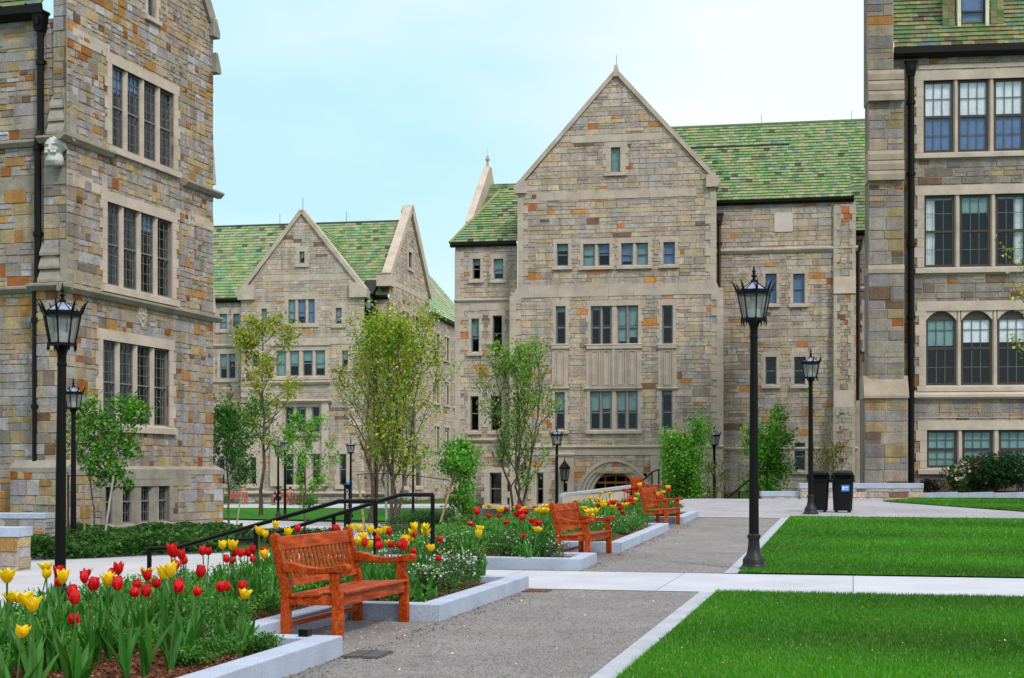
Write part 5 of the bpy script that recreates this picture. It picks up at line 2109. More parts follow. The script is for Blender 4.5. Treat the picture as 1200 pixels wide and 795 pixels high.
# ================================================================== lamps
def make_lamp():
    root = empty('street_lamp', (0, 0, 0))
    bs = MB()
    bs.lathe([(0.225, 0), (0.225, 0.03), (0.19, 0.06), (0.17, 0.1), (0.172, 0.16), (0.15, 0.19), (0.115, 0.24), (0.095, 0.32), (0.085, 0.42), (0.085, 0.47), (0.1, 0.48), (0.1, 0.53), (0.08, 0.55)], 16)
    bs.build('base', M['ironbase'], root, smooth_shade=True)
    p = MB()
    p.lathe([(0.076, 0.55), (0.07, 1.6), (0.062, 3.0), (0.058, 3.5), (0.066, 3.51), (0.066, 3.55), (0.058, 3.56), (0.06, 3.66), (0.085, 3.74), (0.12, 3.78), (0.12, 3.8)], 16)
    p.build('pole', M['iron'], root, smooth_shade=True)
    f = MB()
    n = 8
    zb_, zt_, rb, rt = 3.8, 4.17, 0.17, 0.245
    T0 = Matrix.Rotation(PI / 2, 4, 'Z')

    def ring(r, z, w, h):
        for k in range(n):
            a0, a1 = 2 * PI * k / n + PI / 2, 2 * PI * (k + 1) / n + PI / 2
            f.hexa([(r * math.cos(a0), r * math.sin(a0), z), (r * math.cos(a1), r * math.sin(a1), z), ((r - w) * math.cos(a1), (r - w) * math.sin(a1), z), ((r - w) * math.cos(a0), (r - w) * math.sin(a0), z),
                    (r * math.cos(a0), r * math.sin(a0), z + h), (r * math.cos(a1), r * math.sin(a1), z + h), ((r - w) * math.cos(a1), (r - w) * math.sin(a1), z + h), ((r - w) * math.cos(a0), (r - w) * math.sin(a0), z + h)])
    ring(rb + 0.015, zb_ - 0.02, 0.2, 0.035)
    ring(rt + 0.012, zt_, 0.05, 0.03)
    ring(rt + 0.025, zt_ + 0.03, 0.06, 0.04)
    for k in range(n):
        a = 2 * PI * k / n + PI / 2
        ca, sa = math.cos(a), math.sin(a)
        f.tube([(rb * ca, rb * sa, zb_), (rt * ca, rt * sa, zt_)], 0.012, 5)
        f.tube([(rt * ca, rt * sa, zt_ + 0.03), ((rt + 0.03) * ca, (rt + 0.03) * sa, zt_ + 0.09), ((rt + 0.055) * ca, (rt + 0.055) * sa, zt_ + 0.15), ((rt + 0.1) * ca, (rt + 0.1) * sa, zt_ + 0.215)], [0.022, 0.02, 0.015, 0.004], 5)
        f.tube([((rb + 0.01) * ca, (rb + 0.01) * sa, zb_ + 0.03), ((rb + 0.02) * ca, (rb + 0.02) * sa, zb_ - 0.05), ((rb + 0.015) * ca, (rb + 0.015) * sa, zb_ - 0.1)], [0.018, 0.014, 0.004], 5)
    lf = f.build('lantern_frame', M['iron'], root)
    g = MB()
    g.lathe([(rb - 0.006, zb_ + 0.01), (rt - 0.006, zt_)], 8, T=T0, cap=False)
    g.build('lantern_glass', M['frost'], lf)
    rf = MB()
    rf.lathe([(rt - 0.02, zt_ + 0.06), (0.05, zt_ + 0.19)], 8, T=T0)
    for k in range(n):
        a = 2 * PI * k / n + PI / 2
        rf.tube([((rt - 0.02) * math.cos(a), (rt - 0.02) * math.sin(a), zt_ + 0.065), (0.045 * math.cos(a), 0.045 * math.sin(a), zt_ + 0.195)], 0.008, 4, 1)
    rf.build('lantern_roof', [M['lroof'], M['iron']], lf)
    fi = MB()
    z = zt_ + 0.18
    fi.lathe([(0.055, z), (0.05, z + 0.04), (0.025, z + 0.06), (0.022, z + 0.09), (0.055, z + 0.11), (0.022, z + 0.13), (0.018, z + 0.155), (0.034, z + 0.175), (0.02, z + 0.2), (0.002, z + 0.28)], 10)
    fi.build('finial', M['iron'], lf)
    bl = MB()
    bl.lathe([(0.1, zb_ + 0.015), (0.1, zb_ + 0.15), (0.05, zb_ + 0.16), (0.05, zb_ + 0.28), (0.02, zb_ + 0.3)], 12)
    bl.build('lamp_fitting', M['bulb'], root, smooth_shade=True)
    return root


lamp0 = make_lamp()
LG = 'black lantern posts across the campus court'
LAMPS = [
    (883.5, 22.0, None, 1.0, 'tall black lantern post rising from the corner of the lawn right of the gravel path'),
    (950, 40.3, None, 1.0, 'black lantern post standing beside the two black litter bins'),
    (70, 19.45, -0.6, 1.0, 'biggest black lantern post, in front of the rusty stone corner hall'),
    (86, 39.0, None, 1.0, 'black lantern post in the low evergreen bed behind the biggest lantern post'),
    (837, 64.0, None, 1.0, 'small black lantern post right of the arched door, against the tall bushy tree'),
    (652.5, 63.0, None, 1.0, 'small black lantern post left of the arched door beside the wall lantern'),
    (326, 86.0, None, 1.0, 'small black lantern post at the far lawn edge in front of seated people'),
    (334, 78.0, None, 1.0, 'slightly nearer lantern post behind the young sparse tree, right of seated people'),
    (411, 84.0, None, 1.0, 'distant lantern post directly behind the dark call post'),
    (484, 92.0, None, 1.0, 'distant lantern post seen through the large yellow green tree'),
]
for i, (px, d, z, s, lab) in enumerate(LAMPS):
    o = lamp0 if i == 0 else copy_tree(lamp0)
    x, y = P(px, d)
    o.location = (x, y, tz(x, y) if z is None else z)
    o.rotation_euler = (0, 0, math.radians([0, 4, 2, -3, 6, 5, 3, 1, 8, 2][i]))
    if i == 2:
        o.rotation_euler = (0, 0.008, 0.03)
    tag(o, lab, 'street lamp', LG)


# ================================================================== litter bins
def bin_(px, d, label, sticker):
    x, y = P(px, d)
    root = empty('litter_bin', (x, y, tz(x, y) + 0.008), math.radians(-8), label, 'litter bin', 'black litter bins on the plaza')

    def sq(r, z, n=28, p=5.0):
        out = []
        for k in range(n):
            a = 2 * PI * k / n
            c, s = math.cos(a), math.sin(a)
            q = (abs(c) ** p + abs(s) ** p) ** (-1 / p)
            out.append((r * q * c, r * q * s, z))
        return out

    def loft(prof, m, mat=0):
        rings = [sq(r, z) for r, z in prof]
        n = len(rings[0])
        vs = [p for r in rings for p in r]
        fs = [(i * n + k, i * n + (k + 1) % n, (i + 1) * n + (k + 1) % n, (i + 1) * n + k) for i in range(len(rings) - 1) for k in range(n)]
        fs.append(tuple((len(rings) - 1) * n + k for k in range(n)))
        m.add(vs, fs, mat)
    b = MB()
    loft([(0.25, 0.05), (0.255, 0.06), (0.29, 0.84), (0.29, 0.86)], b)
    b.build('body', M['black'], root)
    r = MB()
    loft([(0.29, 0.86), (0.33, 0.87), (0.335, 0.92), (0.3, 0.935)], r)
    r.build('rim', M['black'], root)
    li = MB()
    loft([(0.285, 1.06), (0.285, 1.12), (0.25, 1.17), (0.16, 1.2), (0.05, 1.205)], li)
    for sx in (-1, 1):
        for sy in (-1, 1):
            li.box(sx * 0.275 - 0.03, sx * 0.275 + 0.03, sy * 0.275 - 0.03, sy * 0.275 + 0.03, 0.93, 1.07)
    li.box(-0.27, 0.27, 0.1, 0.12, 0.93, 1.07)
    li.build('lid', M['black'], root)
    for sx in (-1, 1):
        for sy in (-1, 1):
            f = MB()
            f.box(sx * 0.18 - 0.03, sx * 0.18 + 0.03, sy * 0.18 - 0.03, sy * 0.18 + 0.03, 0, 0.06)
            f.build('foot', M['black'], root)
    if sticker:
        s = MB()
        s.box(-0.06, 0.16, -0.297, -0.291, 0.6, 0.78)
        s.box(-0.03, 0.02, -0.3, -0.297, 0.64, 0.74, 1)
        s.box(0.04, 0.13, -0.3, -0.297, 0.7, 0.73, 1)
        s.box(0.04, 0.13, -0.3, -0.297, 0.65, 0.67, 1)
        s.build('sticker', [M['blue'], M['white']], root)
    return root


bin_(959, 41.6, 'black litter bin half hidden behind the lantern post', False)
bin_(987.5, 41.4, 'black litter bin with a small blue sticker on its front', True)


# ================================================================== low walls
def stone_wall(name, label, fr, x0, x1, z0, z1, th, seed, capt=0.14, over=0.04, capmat='granite', y0=0.0, pal=None):
    root = empty(name, (fr.o.x, fr.o.y, z0), fr.ang, label, 'wall', 'low stone walls with flat caps')
    inv = (Matrix.Translation((fr.o.x, fr.o.y, z0)) @ Matrix.Rotation(fr.ang, 4, 'Z')).inverted()
    m = MB(inv @ fr.W)
    masonry(m, rect_outline(x0, x1, z0, z1 - capt), [], y0, seed, pal or PAL_LEFT, hr=(0.18, 0.32), wr=(0.3, 0.7), split=0.2)
    m.box(x0 + 0.001, x1 - 0.001, y0 + 0.002, y0 + th, z0, z1 - capt - 0.001, 0)
    fb = Frame(*(fr.o + fr.e * x1 + fr.n * y0)[:2], fr.ang + PI / 2)
    m2 = m.M
    m.M = inv @ fb.W
    masonry(m, rect_outline(0, th, z0, z1 - capt), [], 0, seed + 1, pal or PAL_LEFT, hr=(0.18, 0.32), wr=(0.3, 0.7), split=0.2)
    m.build('stonework', [M['mortar'], M['lime'], M['inside'], M['stone']], root)
    c = MB(inv @ fr.W)
    n = max(1, int((x1 - x0) / 1.4))
    for k in range(n):
        c.box(x0 - over + (x1 - x0 + 2 * over) * k / n + 0.002, x0 - over + (x1 - x0 + 2 * over) * (k + 1) / n - 0.002, y0 - over, y0 + th + over, z1 - capt, z1)
    c.build('cap', M[capmat], root, bevel=0.01)
    return root


f = Frame(*P(-90, 30.5), math.radians(-6))
stone_wall('garden_wall', 'low stone pier wall with pale cap at the bottom left edge', f, 0, f.sx(21), -0.75, CAMZ + (CY - 618) / FPX * 30.5, 0.6, 81, 0.2)
f = Frame(*P(-90, 37.5), math.radians(-10))
stone_wall('garden_wall', 'longer mossy stone wall behind the low pier, running to the corner hall', f, 0, f.sx(52), -0.8, CAMZ + (CY - 601) / FPX * 37.5, 0.5, 83, 0.14)
f = Frame(*P(938, 52.3), math.radians(-5))
stone_wall('garden_wall', 'low stone wall with granite cap behind the litter bins', f, 0, f.sx(1081), 0.35, CAMZ + (CY - 566.5) / FPX * 52.3, 0.6, 85, 0.19, pal=PAL_MAIN)
f = Frame(*P(893, 52.6), math.radians(-5))
stone_wall('garden_wall', 'short lower stone wall left of the capped wall, by the small handrail', f, 0, f.sx(937.5), 0.3, CAMZ + (CY - 576) / FPX * 52.6, 0.6, 87, 0.19, pal=PAL_MAIN)
# kerb under the right hand shrubs
k = MB()
p0, p1 = P(1081, 52.4), P(1420, 51.9)
for i in range(8):
    a = [p0[j] + (p1[j] - p0[j]) * i / 8 for j in (0, 1)]
    c = [p0[j] + (p1[j] - p0[j]) * (i + 0.995) / 8 for j in (0, 1)]
    k.hexa([(a[0], a[1], 0.3), (c[0], c[1], 0.3), (c[0], c[1] + 0.3, 0.3), (a[0], a[1] + 0.3, 0.3), (a[0], a[1], 0.72), (c[0], c[1], 0.76), (c[0], c[1] + 0.3, 0.76), (a[0], a[1] + 0.3, 0.72)])
o = k.build('granite_kerb', M['granite'], bevel=0.01)
tag(o, 'granite kerb below the flowering shrubs at the right hall', 'kerb')
m = MB()
m.face_pts([(P(1081, 52.7)[0], 52.7, 0.68), (P(1420, 52.2)[0], 52.2, 0.7), (P(1420, 55.6)[0], 53, 0.8), (P(1070, 56)[0], 56, 0.8)])
structure(m.build('soil', M['soil']))
# sloping cheek wall down to the arched door
m = MB()
q0, q1 = wp3(659, 579.5, 55.5), wp3(737, 569, 57.5)
m.hexa([(q0[0], q0[1], -1.2), (q1[0], q1[1], -1.2), (q1[0] + 0.1, q1[1] + 0.55, -1.2), (q0[0] + 0.1, q0[1] + 0.55, -1.2),
        (q0[0], q0[1], q0[2] - 0.12), (q1[0], q1[1], q1[2] - 0.12), (q1[0] + 0.1, q1[1] + 0.55, q1[2] - 0.12), (q0[0] + 0.1, q0[1] + 0.55, q0[2] - 0.12)], 1)
m.hexa([(q0[0] - 0.1, q0[1] - 0.05, q0[2] - 0.12), (q1[0] + 0.1, q1[1] - 0.05, q1[2] - 0.12), (q1[0] + 0.2, q1[1] + 0.6, q1[2] - 0.12), (q0[0], q0[1] + 0.6, q0[2] - 0.12),
        (q0[0] - 0.1, q0[1] - 0.05, q0[2]), (q1[0] + 0.1, q1[1] - 0.05, q1[2]), (q1[0] + 0.2, q1[1] + 0.6, q1[2] + 0.03), (q0[0], q0[1] + 0.6, q0[2] + 0.03)], 0)
o = m.build('parapet_wall', [M['granite2'], M['lime']], bevel=0.01)
tag(o, 'low parapet with sloping white granite cap in front of the arched door', 'wall')

# ================================================================== small things on the ground
m = MB(Matrix.Rotation(PATHROT, 4, 'Z'))
v0, u0 = w2uv(*P(430, 11.75))
m.box(v0 - 0.16, v0 + 0.16, u0 - 0.2, u0 + 0.22, 0.001, 0.012)
for kx in range(2):
    for ky in range(2):
        m.box(v0 - 0.15 + kx * 0.155, v0 - 0.005 + kx * 0.155, u0 - 0.19 + ky * 0.205, u0 + 0.0 + ky * 0.205, 0.012, 0.02)
o = m.build('drain_cover', M['slate'], bevel=0.003)
tag(o, 'flat dark drain cover in the gravel near the nearest kerb corner', 'drain cover')
m = MB(Matrix.Rotation(PATHROT, 4, 'Z'))
v0, u0 = w2uv(*P(623, 18.15))
m.box(v0 - 0.24, v0 + 0.24, u0 - 0.22, u0 - 0.18, 0.001, 0.014)
m.box(v0 - 0.24, v0 + 0.24, u0 + 0.06, u0 + 0.1, 0.001, 0.014)
for k in range(12):
    m.box(v0 - 0.24 + k * 0.042, v0 - 0.222 + k * 0.042, u0 - 0.18, u0 + 0.06, 0.001, 0.012)
o = m.build('drain_grate', M['grate'])
tag(o, 'rusty slotted drain grate where the gravel meets the cross path', 'drain grate')
m = MB(Matrix.Rotation(PATHROT, 4, 'Z'))
m.box(-4.32, -4.24, 10.9, 11.0, 0.17, 0.23)
o = m.build('garden_light', M['black'], bevel=0.004)
tag(o, 'tiny black ground light on the kerb corner below the nearest bench', 'ground light')
# dark call post with blue lamp
x, y = P(407.5, 62)
root = empty('call_post', (x, y, tz(x, y)), math.radians(-5), 'slim dark call post with white upright lettering and blue lamp on top', 'call post')
m = MB()
m.box(-0.14, 0.14, -0.14, 0.14, 0, 2.0)
m.box(-0.17, 0.17, -0.17, 0.17, 2.0, 2.06)
m.build('post', M['iron'], root, bevel=0.01)
m = MB()
m.lathe([(0.08, 2.06), (0.08, 2.15), (0.05, 2.18)], 12)
m.build('beacon', M['blue'], root)
cu = bpy.data.curves.new('lettering', 'FONT')
cu.body = 'EMERGENCY'
cu.size = 0.15
cu.align_x = 'CENTER'
cu.extrude = 0.003
tmp = bpy.data.objects.new('lettering_curve', cu)
C.objects.link(tmp)
bpy.context.view_layer.update()
me = bpy.data.meshes.new_from_object(tmp.evaluated_get(bpy.context.evaluated_depsgraph_get()))
bpy.data.objects.remove(tmp)
bpy.data.curves.remove(cu)
t = bpy.data.objects.new('lettering', me)
C.objects.link(t)
me.materials.clear()
me.materials.append(M['white'])
t.parent = root
t.location = (0.06, -0.145, 1.45)
t.rotation_euler = (PI / 2, -PI / 2, 0)


# ================================================================== two people on the far bench
def person(px, d, label, top, bottom, lean, arms, shoe):
    x, y = P(px, d)
    z = tz(x, y) + 0.012
    root = empty('person', (x, y, z), math.radians(-10), label, 'person', 'people resting on the far bench')

    def skin(name, joints, edges, mat, sub=2):
        me = bpy.data.meshes.new(name)
        me.from_pydata([j[:3] for j in joints], edges, [])
        o = bpy.data.objects.new(name, me)
        C.objects.link(o)
        o.parent = root
        o.modifiers.new('Skin', 'SKIN')
        for i, j in enumerate(joints):
            me.skin_vertices[0].data[i].radius = (j[3], j[3])
        me.skin_vertices[0].data[0].use_root = True
        me.materials.append(M[mat])
        s = o.modifiers.new('Sub', 'SUBSURF')
        s.levels = s.render_levels = sub
        return o
    L_ = lean
    ly = -0.5
    J = [(0, 0, 0.52, 0.13), (0, 0.02 + L_ * 0.3, 0.72, 0.12), (0, L_ * 0.6, 0.95, 0.14), (0, L_, 1.08, 0.06), (0, L_ - 0.02, 1.16, 0.085), (0, L_ - 0.03, 1.27, 0.085),
         (-0.1, -0.05, 0.5, 0.09), (-0.13, -0.42, 0.5, 0.07), (-0.14 - 0.1 * abs(L_), ly, 0.1, 0.045), (-0.16, ly - 0.14, 0.05, 0.04),
         (0.1, -0.05, 0.5, 0.09), (0.13, -0.42, 0.5, 0.07), (0.14, ly, 0.1, 0.045), (0.16, ly - 0.14, 0.05, 0.04),
         (-0.18, L_ * 0.7, 0.98, 0.06), (-0.26, *arms[0], 0.045), (-0.14, *arms[1], 0.035),
         (0.18, L_ * 0.7, 0.98, 0.06), (0.26, *arms[0], 0.045), (0.12, *arms[1], 0.035)]
    E = [(0, 1), (1, 2), (2, 3), (3, 4), (4, 5), (0, 6), (6, 7), (7, 8), (8, 9), (0, 10), (10, 11), (11, 12), (12, 13), (2, 14), (14, 15), (15, 16), (2, 17), (17, 18), (18, 19)]
    skin('body', J, E, 'skin')
    g = 1.16
    skin('top', [(j[0], j[1], j[2], j[3] * g + 0.01) for j in (J[0], J[1], J[2], J[14], J[15], J[17], J[18])], [(0, 1), (1, 2), (2, 3), (3, 4), (2, 5), (5, 6)], top)
    skin('trousers', [(j[0], j[1], j[2], j[3] * g + 0.008) for j in (J[0], J[6], J[7], J[8], J[10], J[11], J[12])], [(0, 1), (1, 2), (2, 3), (0, 4), (4, 5), (5, 6)], bottom)
    h = MB()
    h.ball((0, L_ + 0.005, 1.25), 0.125, 12, 8, sc=(0.92, 0.95, 1.1))
    h.build('hair', M['hair'], root, smooth_shade=True)
    for i in (9, 13):
        s = MB()
        s.ball((J[i][0], J[i][1] + 0.03, 0.05), 0.055, 8, 6, sc=(0.8, 2.0, 0.9))
        s.build('shoe', M[shoe], root)
    return root


person(326, 109.2, 'person in dark navy clothes sitting bent forward on the far bench', 'navy', 'navy', -0.22, ((-0.3, 0.75), (-0.45, 0.62)), 'redshoe')
person(340.5, 109.2, 'dark haired person in pale top sitting on the right of the far bench', 'pinkcloth', 'oldwood', -0.06, ((-0.2, 0.8), (-0.3, 1.02)), 'redshoe')
# ================================================================== trees
def leafcols(rg, n, base, spread=0.22, hue=0.12):
    b = np.array(base)
    f = 1 + spread * rg.normal(size=(n, 1))
    c = b[None, :] * np.clip(f, 0.45, 1.7)
    c[:, 0] *= 1 + hue * rg.normal(size=n)
    return np.clip(c, 0.002, 0.9)


def grow(rng, base, height, width, trunk_r, stems=1, first=0.3, n1=9, angle=50, up=0.5, levels=2, sparse=1.0, lean=(0, 0), egg=0.45, uneven=0.07):
    """limbs as (points, radii) and twig points for leaves; crown is egg shaped and bounded by width"""
    limbs, tips = [], []
    bx, by, bz = base

    def prof(t):
        """half width of the crown at fraction t of the height"""
        if t < first:
            return width * 0.25
        q = (t - first) / (1 - first)
        return max(0.04, width * 0.5 * (math.sin(PI * min(1, max(0, q ** (1.0 if egg >= 0.5 else 0.75) * 0.92 + 0.08))) ** 0.7))

    def limb(p, d, ln, r, lev):
        n = 5 if lev == 0 else 4
        pts, rad = [p.copy()], [r]
        q, dd = p.copy(), d.copy()
        for i in range(n):
            dd = (dd + Vector((rng.gauss(0, .1), rng.gauss(0, .1), rng.gauss(0, .06))) + Vector((0, 0, up * 0.18))).normalized()
            q = q + dd * ln / n
            pts.append(q.copy())
            rad.append(r * (1 - (i + 1) / n * 0.75))
        limbs.append((pts, rad, lev))
        if lev < levels:
            k = max(2, int((5 if lev == 1 else 4) * sparse + rng.random()))
            for i in range(k):
                t = rng.uniform(0.3, 0.98)
                idx = min(n - 1, int(t * n))
                pp = pts[idx].lerp(pts[idx + 1], t * n - idx)
                a = rng.uniform(0, 2 * PI)
                axis = (pts[idx + 1] - pts[idx]).normalized()
                side = axis.orthogonal().normalized()
                side = Matrix.Rotation(a, 3, axis) @ side
                nd = (axis + side * rng.uniform(0.5, 1.0) + Vector((0, 0, up * 0.4))).normalized()
                limb(pp, nd, ln * rng.uniform(0.35, 0.6), rad[idx] * 0.55, lev + 1)
        else:
            for i in range(1, n + 1):
                tips.append((pts[i], ln / n))

    for s in range(stems):
        n = 8
        pts, rad = [], []
        ang = 2 * PI * s / max(1, stems) + rng.uniform(-.5, .5)
        spread = 0 if stems == 1 else width * 0.28
        for i in range(n + 1):
            t = i / n
            o = spread * (t ** 0.8)
            pts.append(Vector((bx + lean[0] * t + math.cos(ang) * o + rng.gauss(0, 0.012 * height) * (t > 0),
                               by + lean[1] * t + math.sin(ang) * o + rng.gauss(0, 0.012 * height) * (t > 0), bz + height * t * (0.97 if stems == 1 else (0.97 if s == 0 else rng.uniform(0.97 - uneven, 0.97))))))
            rad.append(trunk_r * (1.25 if i == 0 else 1) * (1 - t * 0.88) / (1 if stems == 1 else 1.4))
        limbs.append((pts, rad, 0))
        m = n1 if stems == 1 else max(4, int(n1 * 1.6 / stems))
        for k in range(m):
            t = first + (0.97 - first) * (k + rng.uniform(0.1, 0.9)) / m
            idx = min(n - 1, int(t * n))
            p = pts[idx].lerp(pts[idx + 1], t * n - idx)
            a = k * 2.4 + rng.uniform(-.5, .5)
            el = math.radians(90 - angle * rng.uniform(0.75, 1.2))
            d = Vector((math.cos(a) * math.cos(el), math.sin(a) * math.cos(el), math.sin(el)))
            ln = prof(t) / max(0.3, math.cos(el)) * rng.uniform(0.75, 1.1) * (1 if stems == 1 else 0.62)
            limb(p, d, max(ln, 0.12 * height * 0.5), rad[idx] * 0.6, 1)
        tips.append((pts[-1], 0.2))
        tips.append((pts[-2].lerp(pts[-1], 0.5), 0.2))
    return limbs, tips


def tree(name, label, cat, px, d, zb, height, width, seed, leaf=(0.1, 0.2, 0.03), nleaf=6000, size=0.1, group=None, trunk_r=0.06, spreadl=0.22, clump=0.12, bark='bark', aspect=0.6, color2=None, bareness=0.0, **kw):
    rng = random.Random(seed)
    rg = np.random.default_rng(seed)
    x, y = P(px, d)
    if zb is None:
        zb = tz(x, y)
    root = empty(name, (x, y, zb), 0, label, cat, group)
    limbs, tips = grow(rng, (0, 0, 0), height, width, trunk_r, **kw)
    m = MB()
    for pts, rad, lev in limbs:
        m.tube(pts, [max(r, 0.006 if lev else 0.01) for r in rad], 8 if lev == 0 else 5 if lev == 1 else 4)
    m.build('trunk', M[bark], root, smooth_shade=True)
    T = np.array([[*p] for p, s in tips])
    if bareness > 0:
        # leaves mainly on some of the twigs
        keep = rg.random(len(T)) > bareness
        T = T[keep]
    w = rg.random(len(T)) ** 1.5 + 0.1
    idx = rg.choice(len(T), nleaf, p=w / w.sum())
    pts = T[idx] + rg.normal(size=(nleaf, 3)) * clump
    cols = leafcols(rg, nleaf, leaf, spreadl)
    tone = (0.75 + 0.5 * rg.random(len(T)))[idx]
    cols *= tone[:, None]
    if color2 is not None:
        pickm = (rg.random(len(T)) < 0.4)[idx]
        cols[pickm] = leafcols(rg, int(pickm.sum()), color2, spreadl)
    V, K = leaf_quads(rg, pts, size, aspect, cols, 0.2)
    np_mesh('crown', V, 4, M['leaf'], K, root)
    return root


YG = (0.34, 0.39, 0.035)
BG_ = (0.115, 0.30, 0.03)
DG = (0.05, 0.17, 0.025)
YE = (0.33, 0.36, 0.045)
tree('young_tree', 'small leafy green tree with two stakes in front of the corner hall windows', 'tree', 117, 40.6, None, 4.2, 2.3, 131, (0.075, 0.24, 0.025), 3600, 0.12, trunk_r=0.045, stems=2, first=0.36, n1=18, angle=58, clump=0.13, spreadl=0.3, color2=(0.11, 0.31, 0.03), bareness=0.15, lean=(0.2, 0.0))
tree('young_tree', 'dark green young tree between two thin stakes left of the tall sparse tree', 'tree', 269, 55, None, 4.7, 2.9, 102, (0.045, 0.15, 0.022), 5600, 0.12, trunk_r=0.05, first=0.36, n1=13, angle=55, clump=0.2, spreadl=0.3)
tree('tall_tree', 'tall sparse tree with yellowish leaves at its twig ends standing on the far lawn', 'tree', 306, 88, None, 12.4, 4.8, 103, YE, 4600, 0.19, trunk_r=0.12, first=0.3, n1=22, angle=52, clump=0.22, bareness=0.5, color2=(0.30, 0.36, 0.04), sparse=0.8)
tree('young_tree', 'thin light green young tree in front of the lantern posts and far bench', 'tree', 357, 60, None, 4.9, 2.9, 104, (0.13, 0.33, 0.035), 2600, 0.12, trunk_r=0.05, first=0.28, n1=13, angle=55, clump=0.12, bareness=0.35)
tree('broad_tree', 'largest yellow green tree, many upright limbs, left of the central hall', 'tree', 460, 67, None, 9.9, 5.9, 105, YG, 12000, 0.15, trunk_r=0.1, stems=5, first=0.2, n1=40, angle=38, clump=0.26, up=0.9, color2=(0.2, 0.39, 0.035), sparse=0.95, spreadl=0.28)
tree('budding_tree', 'thin brownish green tree behind the left side of the largest tree', 'tree', 433, 76, None, 8.4, 4.2, 106, (0.22, 0.22, 0.05), 2600, 0.15, trunk_r=0.12, first=0.25, n1=16, angle=45, clump=0.2, bareness=0.3)
tree('young_tree', 'small bright green tree beside the leaning stake left of second tulip bed', 'tree', 540, 41, None, 2.85, 1.35, 107, (0.11, 0.34, 0.03), 3600, 0.1, trunk_r=0.035, first=0.22, n1=12, angle=50, clump=0.13, spreadl=0.25, egg=0.3)
tree('budding_tree', 'upright half bare tree with small new leaves before the left wing of the gabled hall', 'tree', 608, 48.5, -0.5, 6.4, 3.2, 108, (0.16, 0.31, 0.04), 6200, 0.1, trunk_r=0.07, stems=4, first=0.2, n1=30, angle=40, clump=0.12, up=0.8, bareness=0.2)
tree('bushy_tree', 'dense bright green bushy tree right of the arched door beside a lantern post', 'tree', 803, 61, -1.1, 4.9, 2.45, 109, (0.12, 0.34, 0.03), 9500, 0.125, trunk_r=0.04, stems=5, first=0.1, n1=26, angle=38, clump=0.2, up=0.8, spreadl=0.3, uneven=0.45)
tree('budding_bush', 'thin wispy twiggy bush right of the dense bushy tree by the lantern post', 'bush', 838, 62.5, -1.1, 3.2, 1.5, 119, (0.2, 0.3, 0.04), 700, 0.09, trunk_r=0.03, stems=4, first=0.15, n1=16, angle=40, clump=0.12, bareness=0.3)
tree('bushy_tree', 'round bright green bushy tree behind the closest lawn lamp, above the small handrail', 'tree', 899, 60, -1.0, 5.1, 2.5, 110, (0.11, 0.34, 0.028), 8500, 0.125, trunk_r=0.04, stems=4, first=0.12, n1=22, angle=42, clump=0.2, up=0.7, spreadl=0.3, uneven=0.4)
tree('budding_bush', 'wispy yellow leaved bush above the low wall behind the litter bins', 'bush', 972, 57, 0.2, 2.3, 2.0, 111, (0.33, 0.36, 0.05), 900, 0.08, trunk_r=0.025, stems=5, first=0.1, n1=20, angle=35, clump=0.1, bareness=0.2)
tree('street_tree', 'tree outside the right edge whose leafy twig reaches in before the right hall', 'tree', 1252, 38, 0.25, 8.2, 3.6, 112, (0.3, 0.36, 0.05), 1500, 0.1, trunk_r=0.1, first=0.3, n1=16, angle=60, clump=0.12, bareness=0.3)

# stakes beside the young trees
SG = 'wooden stakes beside the young trees'


def stake(p0, p1, label, mat, r=0.03):
    x, y, z = p0
    m = MB(Matrix.Translation((-x, -y, -z)))
    m.tube([p0, p1], r, 8)
    o = m.build('tree_stake', M[mat], loc=p0, smooth_shade=True)
    tag(o, label, 'tree stake', SG)


stake((*P(99.5, 39), -0.65), wp3(97.5, 566, 39), 'upright brown stake left of the leafy tree by the corner hall', 'stake')
stake((*P(120, 38.5), -0.65), wp3(133, 558, 39.5), 'leaning grey stake right of the leafy tree by the corner hall', 'greystake')
stake((*P(259.5, 54), -1.0), wp3(262, 573, 54), 'upright thin stake left of the dark green young tree', 'stake')
stake((*P(275, 54), -1.0), wp3(283.5, 574, 55), 'leaning pale stake right of the dark green young tree', 'greystake')
stake((*P(509, 40), -0.5), wp3(536, 543, 41), 'long brown stake leaning right into the small bright green tree', 'stake', 0.035)
stake((*P(453, 58), -1.0), wp3(452, 556, 58), 'upright silvery stake before the trunk of the largest tree', 'greystake', 0.05)
stake((*P(428, 58), -1.0), wp3(419, 556, 60), 'brown stake leaning left of the largest tree, right of the call post', 'stake', 0.05)
m = MB()
m.tube([wp3(418, 556, 60), wp3(452, 555, 58), wp3(490, 558, 56), wp3(527, 563, 42)], 0.018, 5)
o = m.build('tie_cable', M['iron'])
tag(o, 'black tie cable strung between the stakes across the largest tree', 'cable')


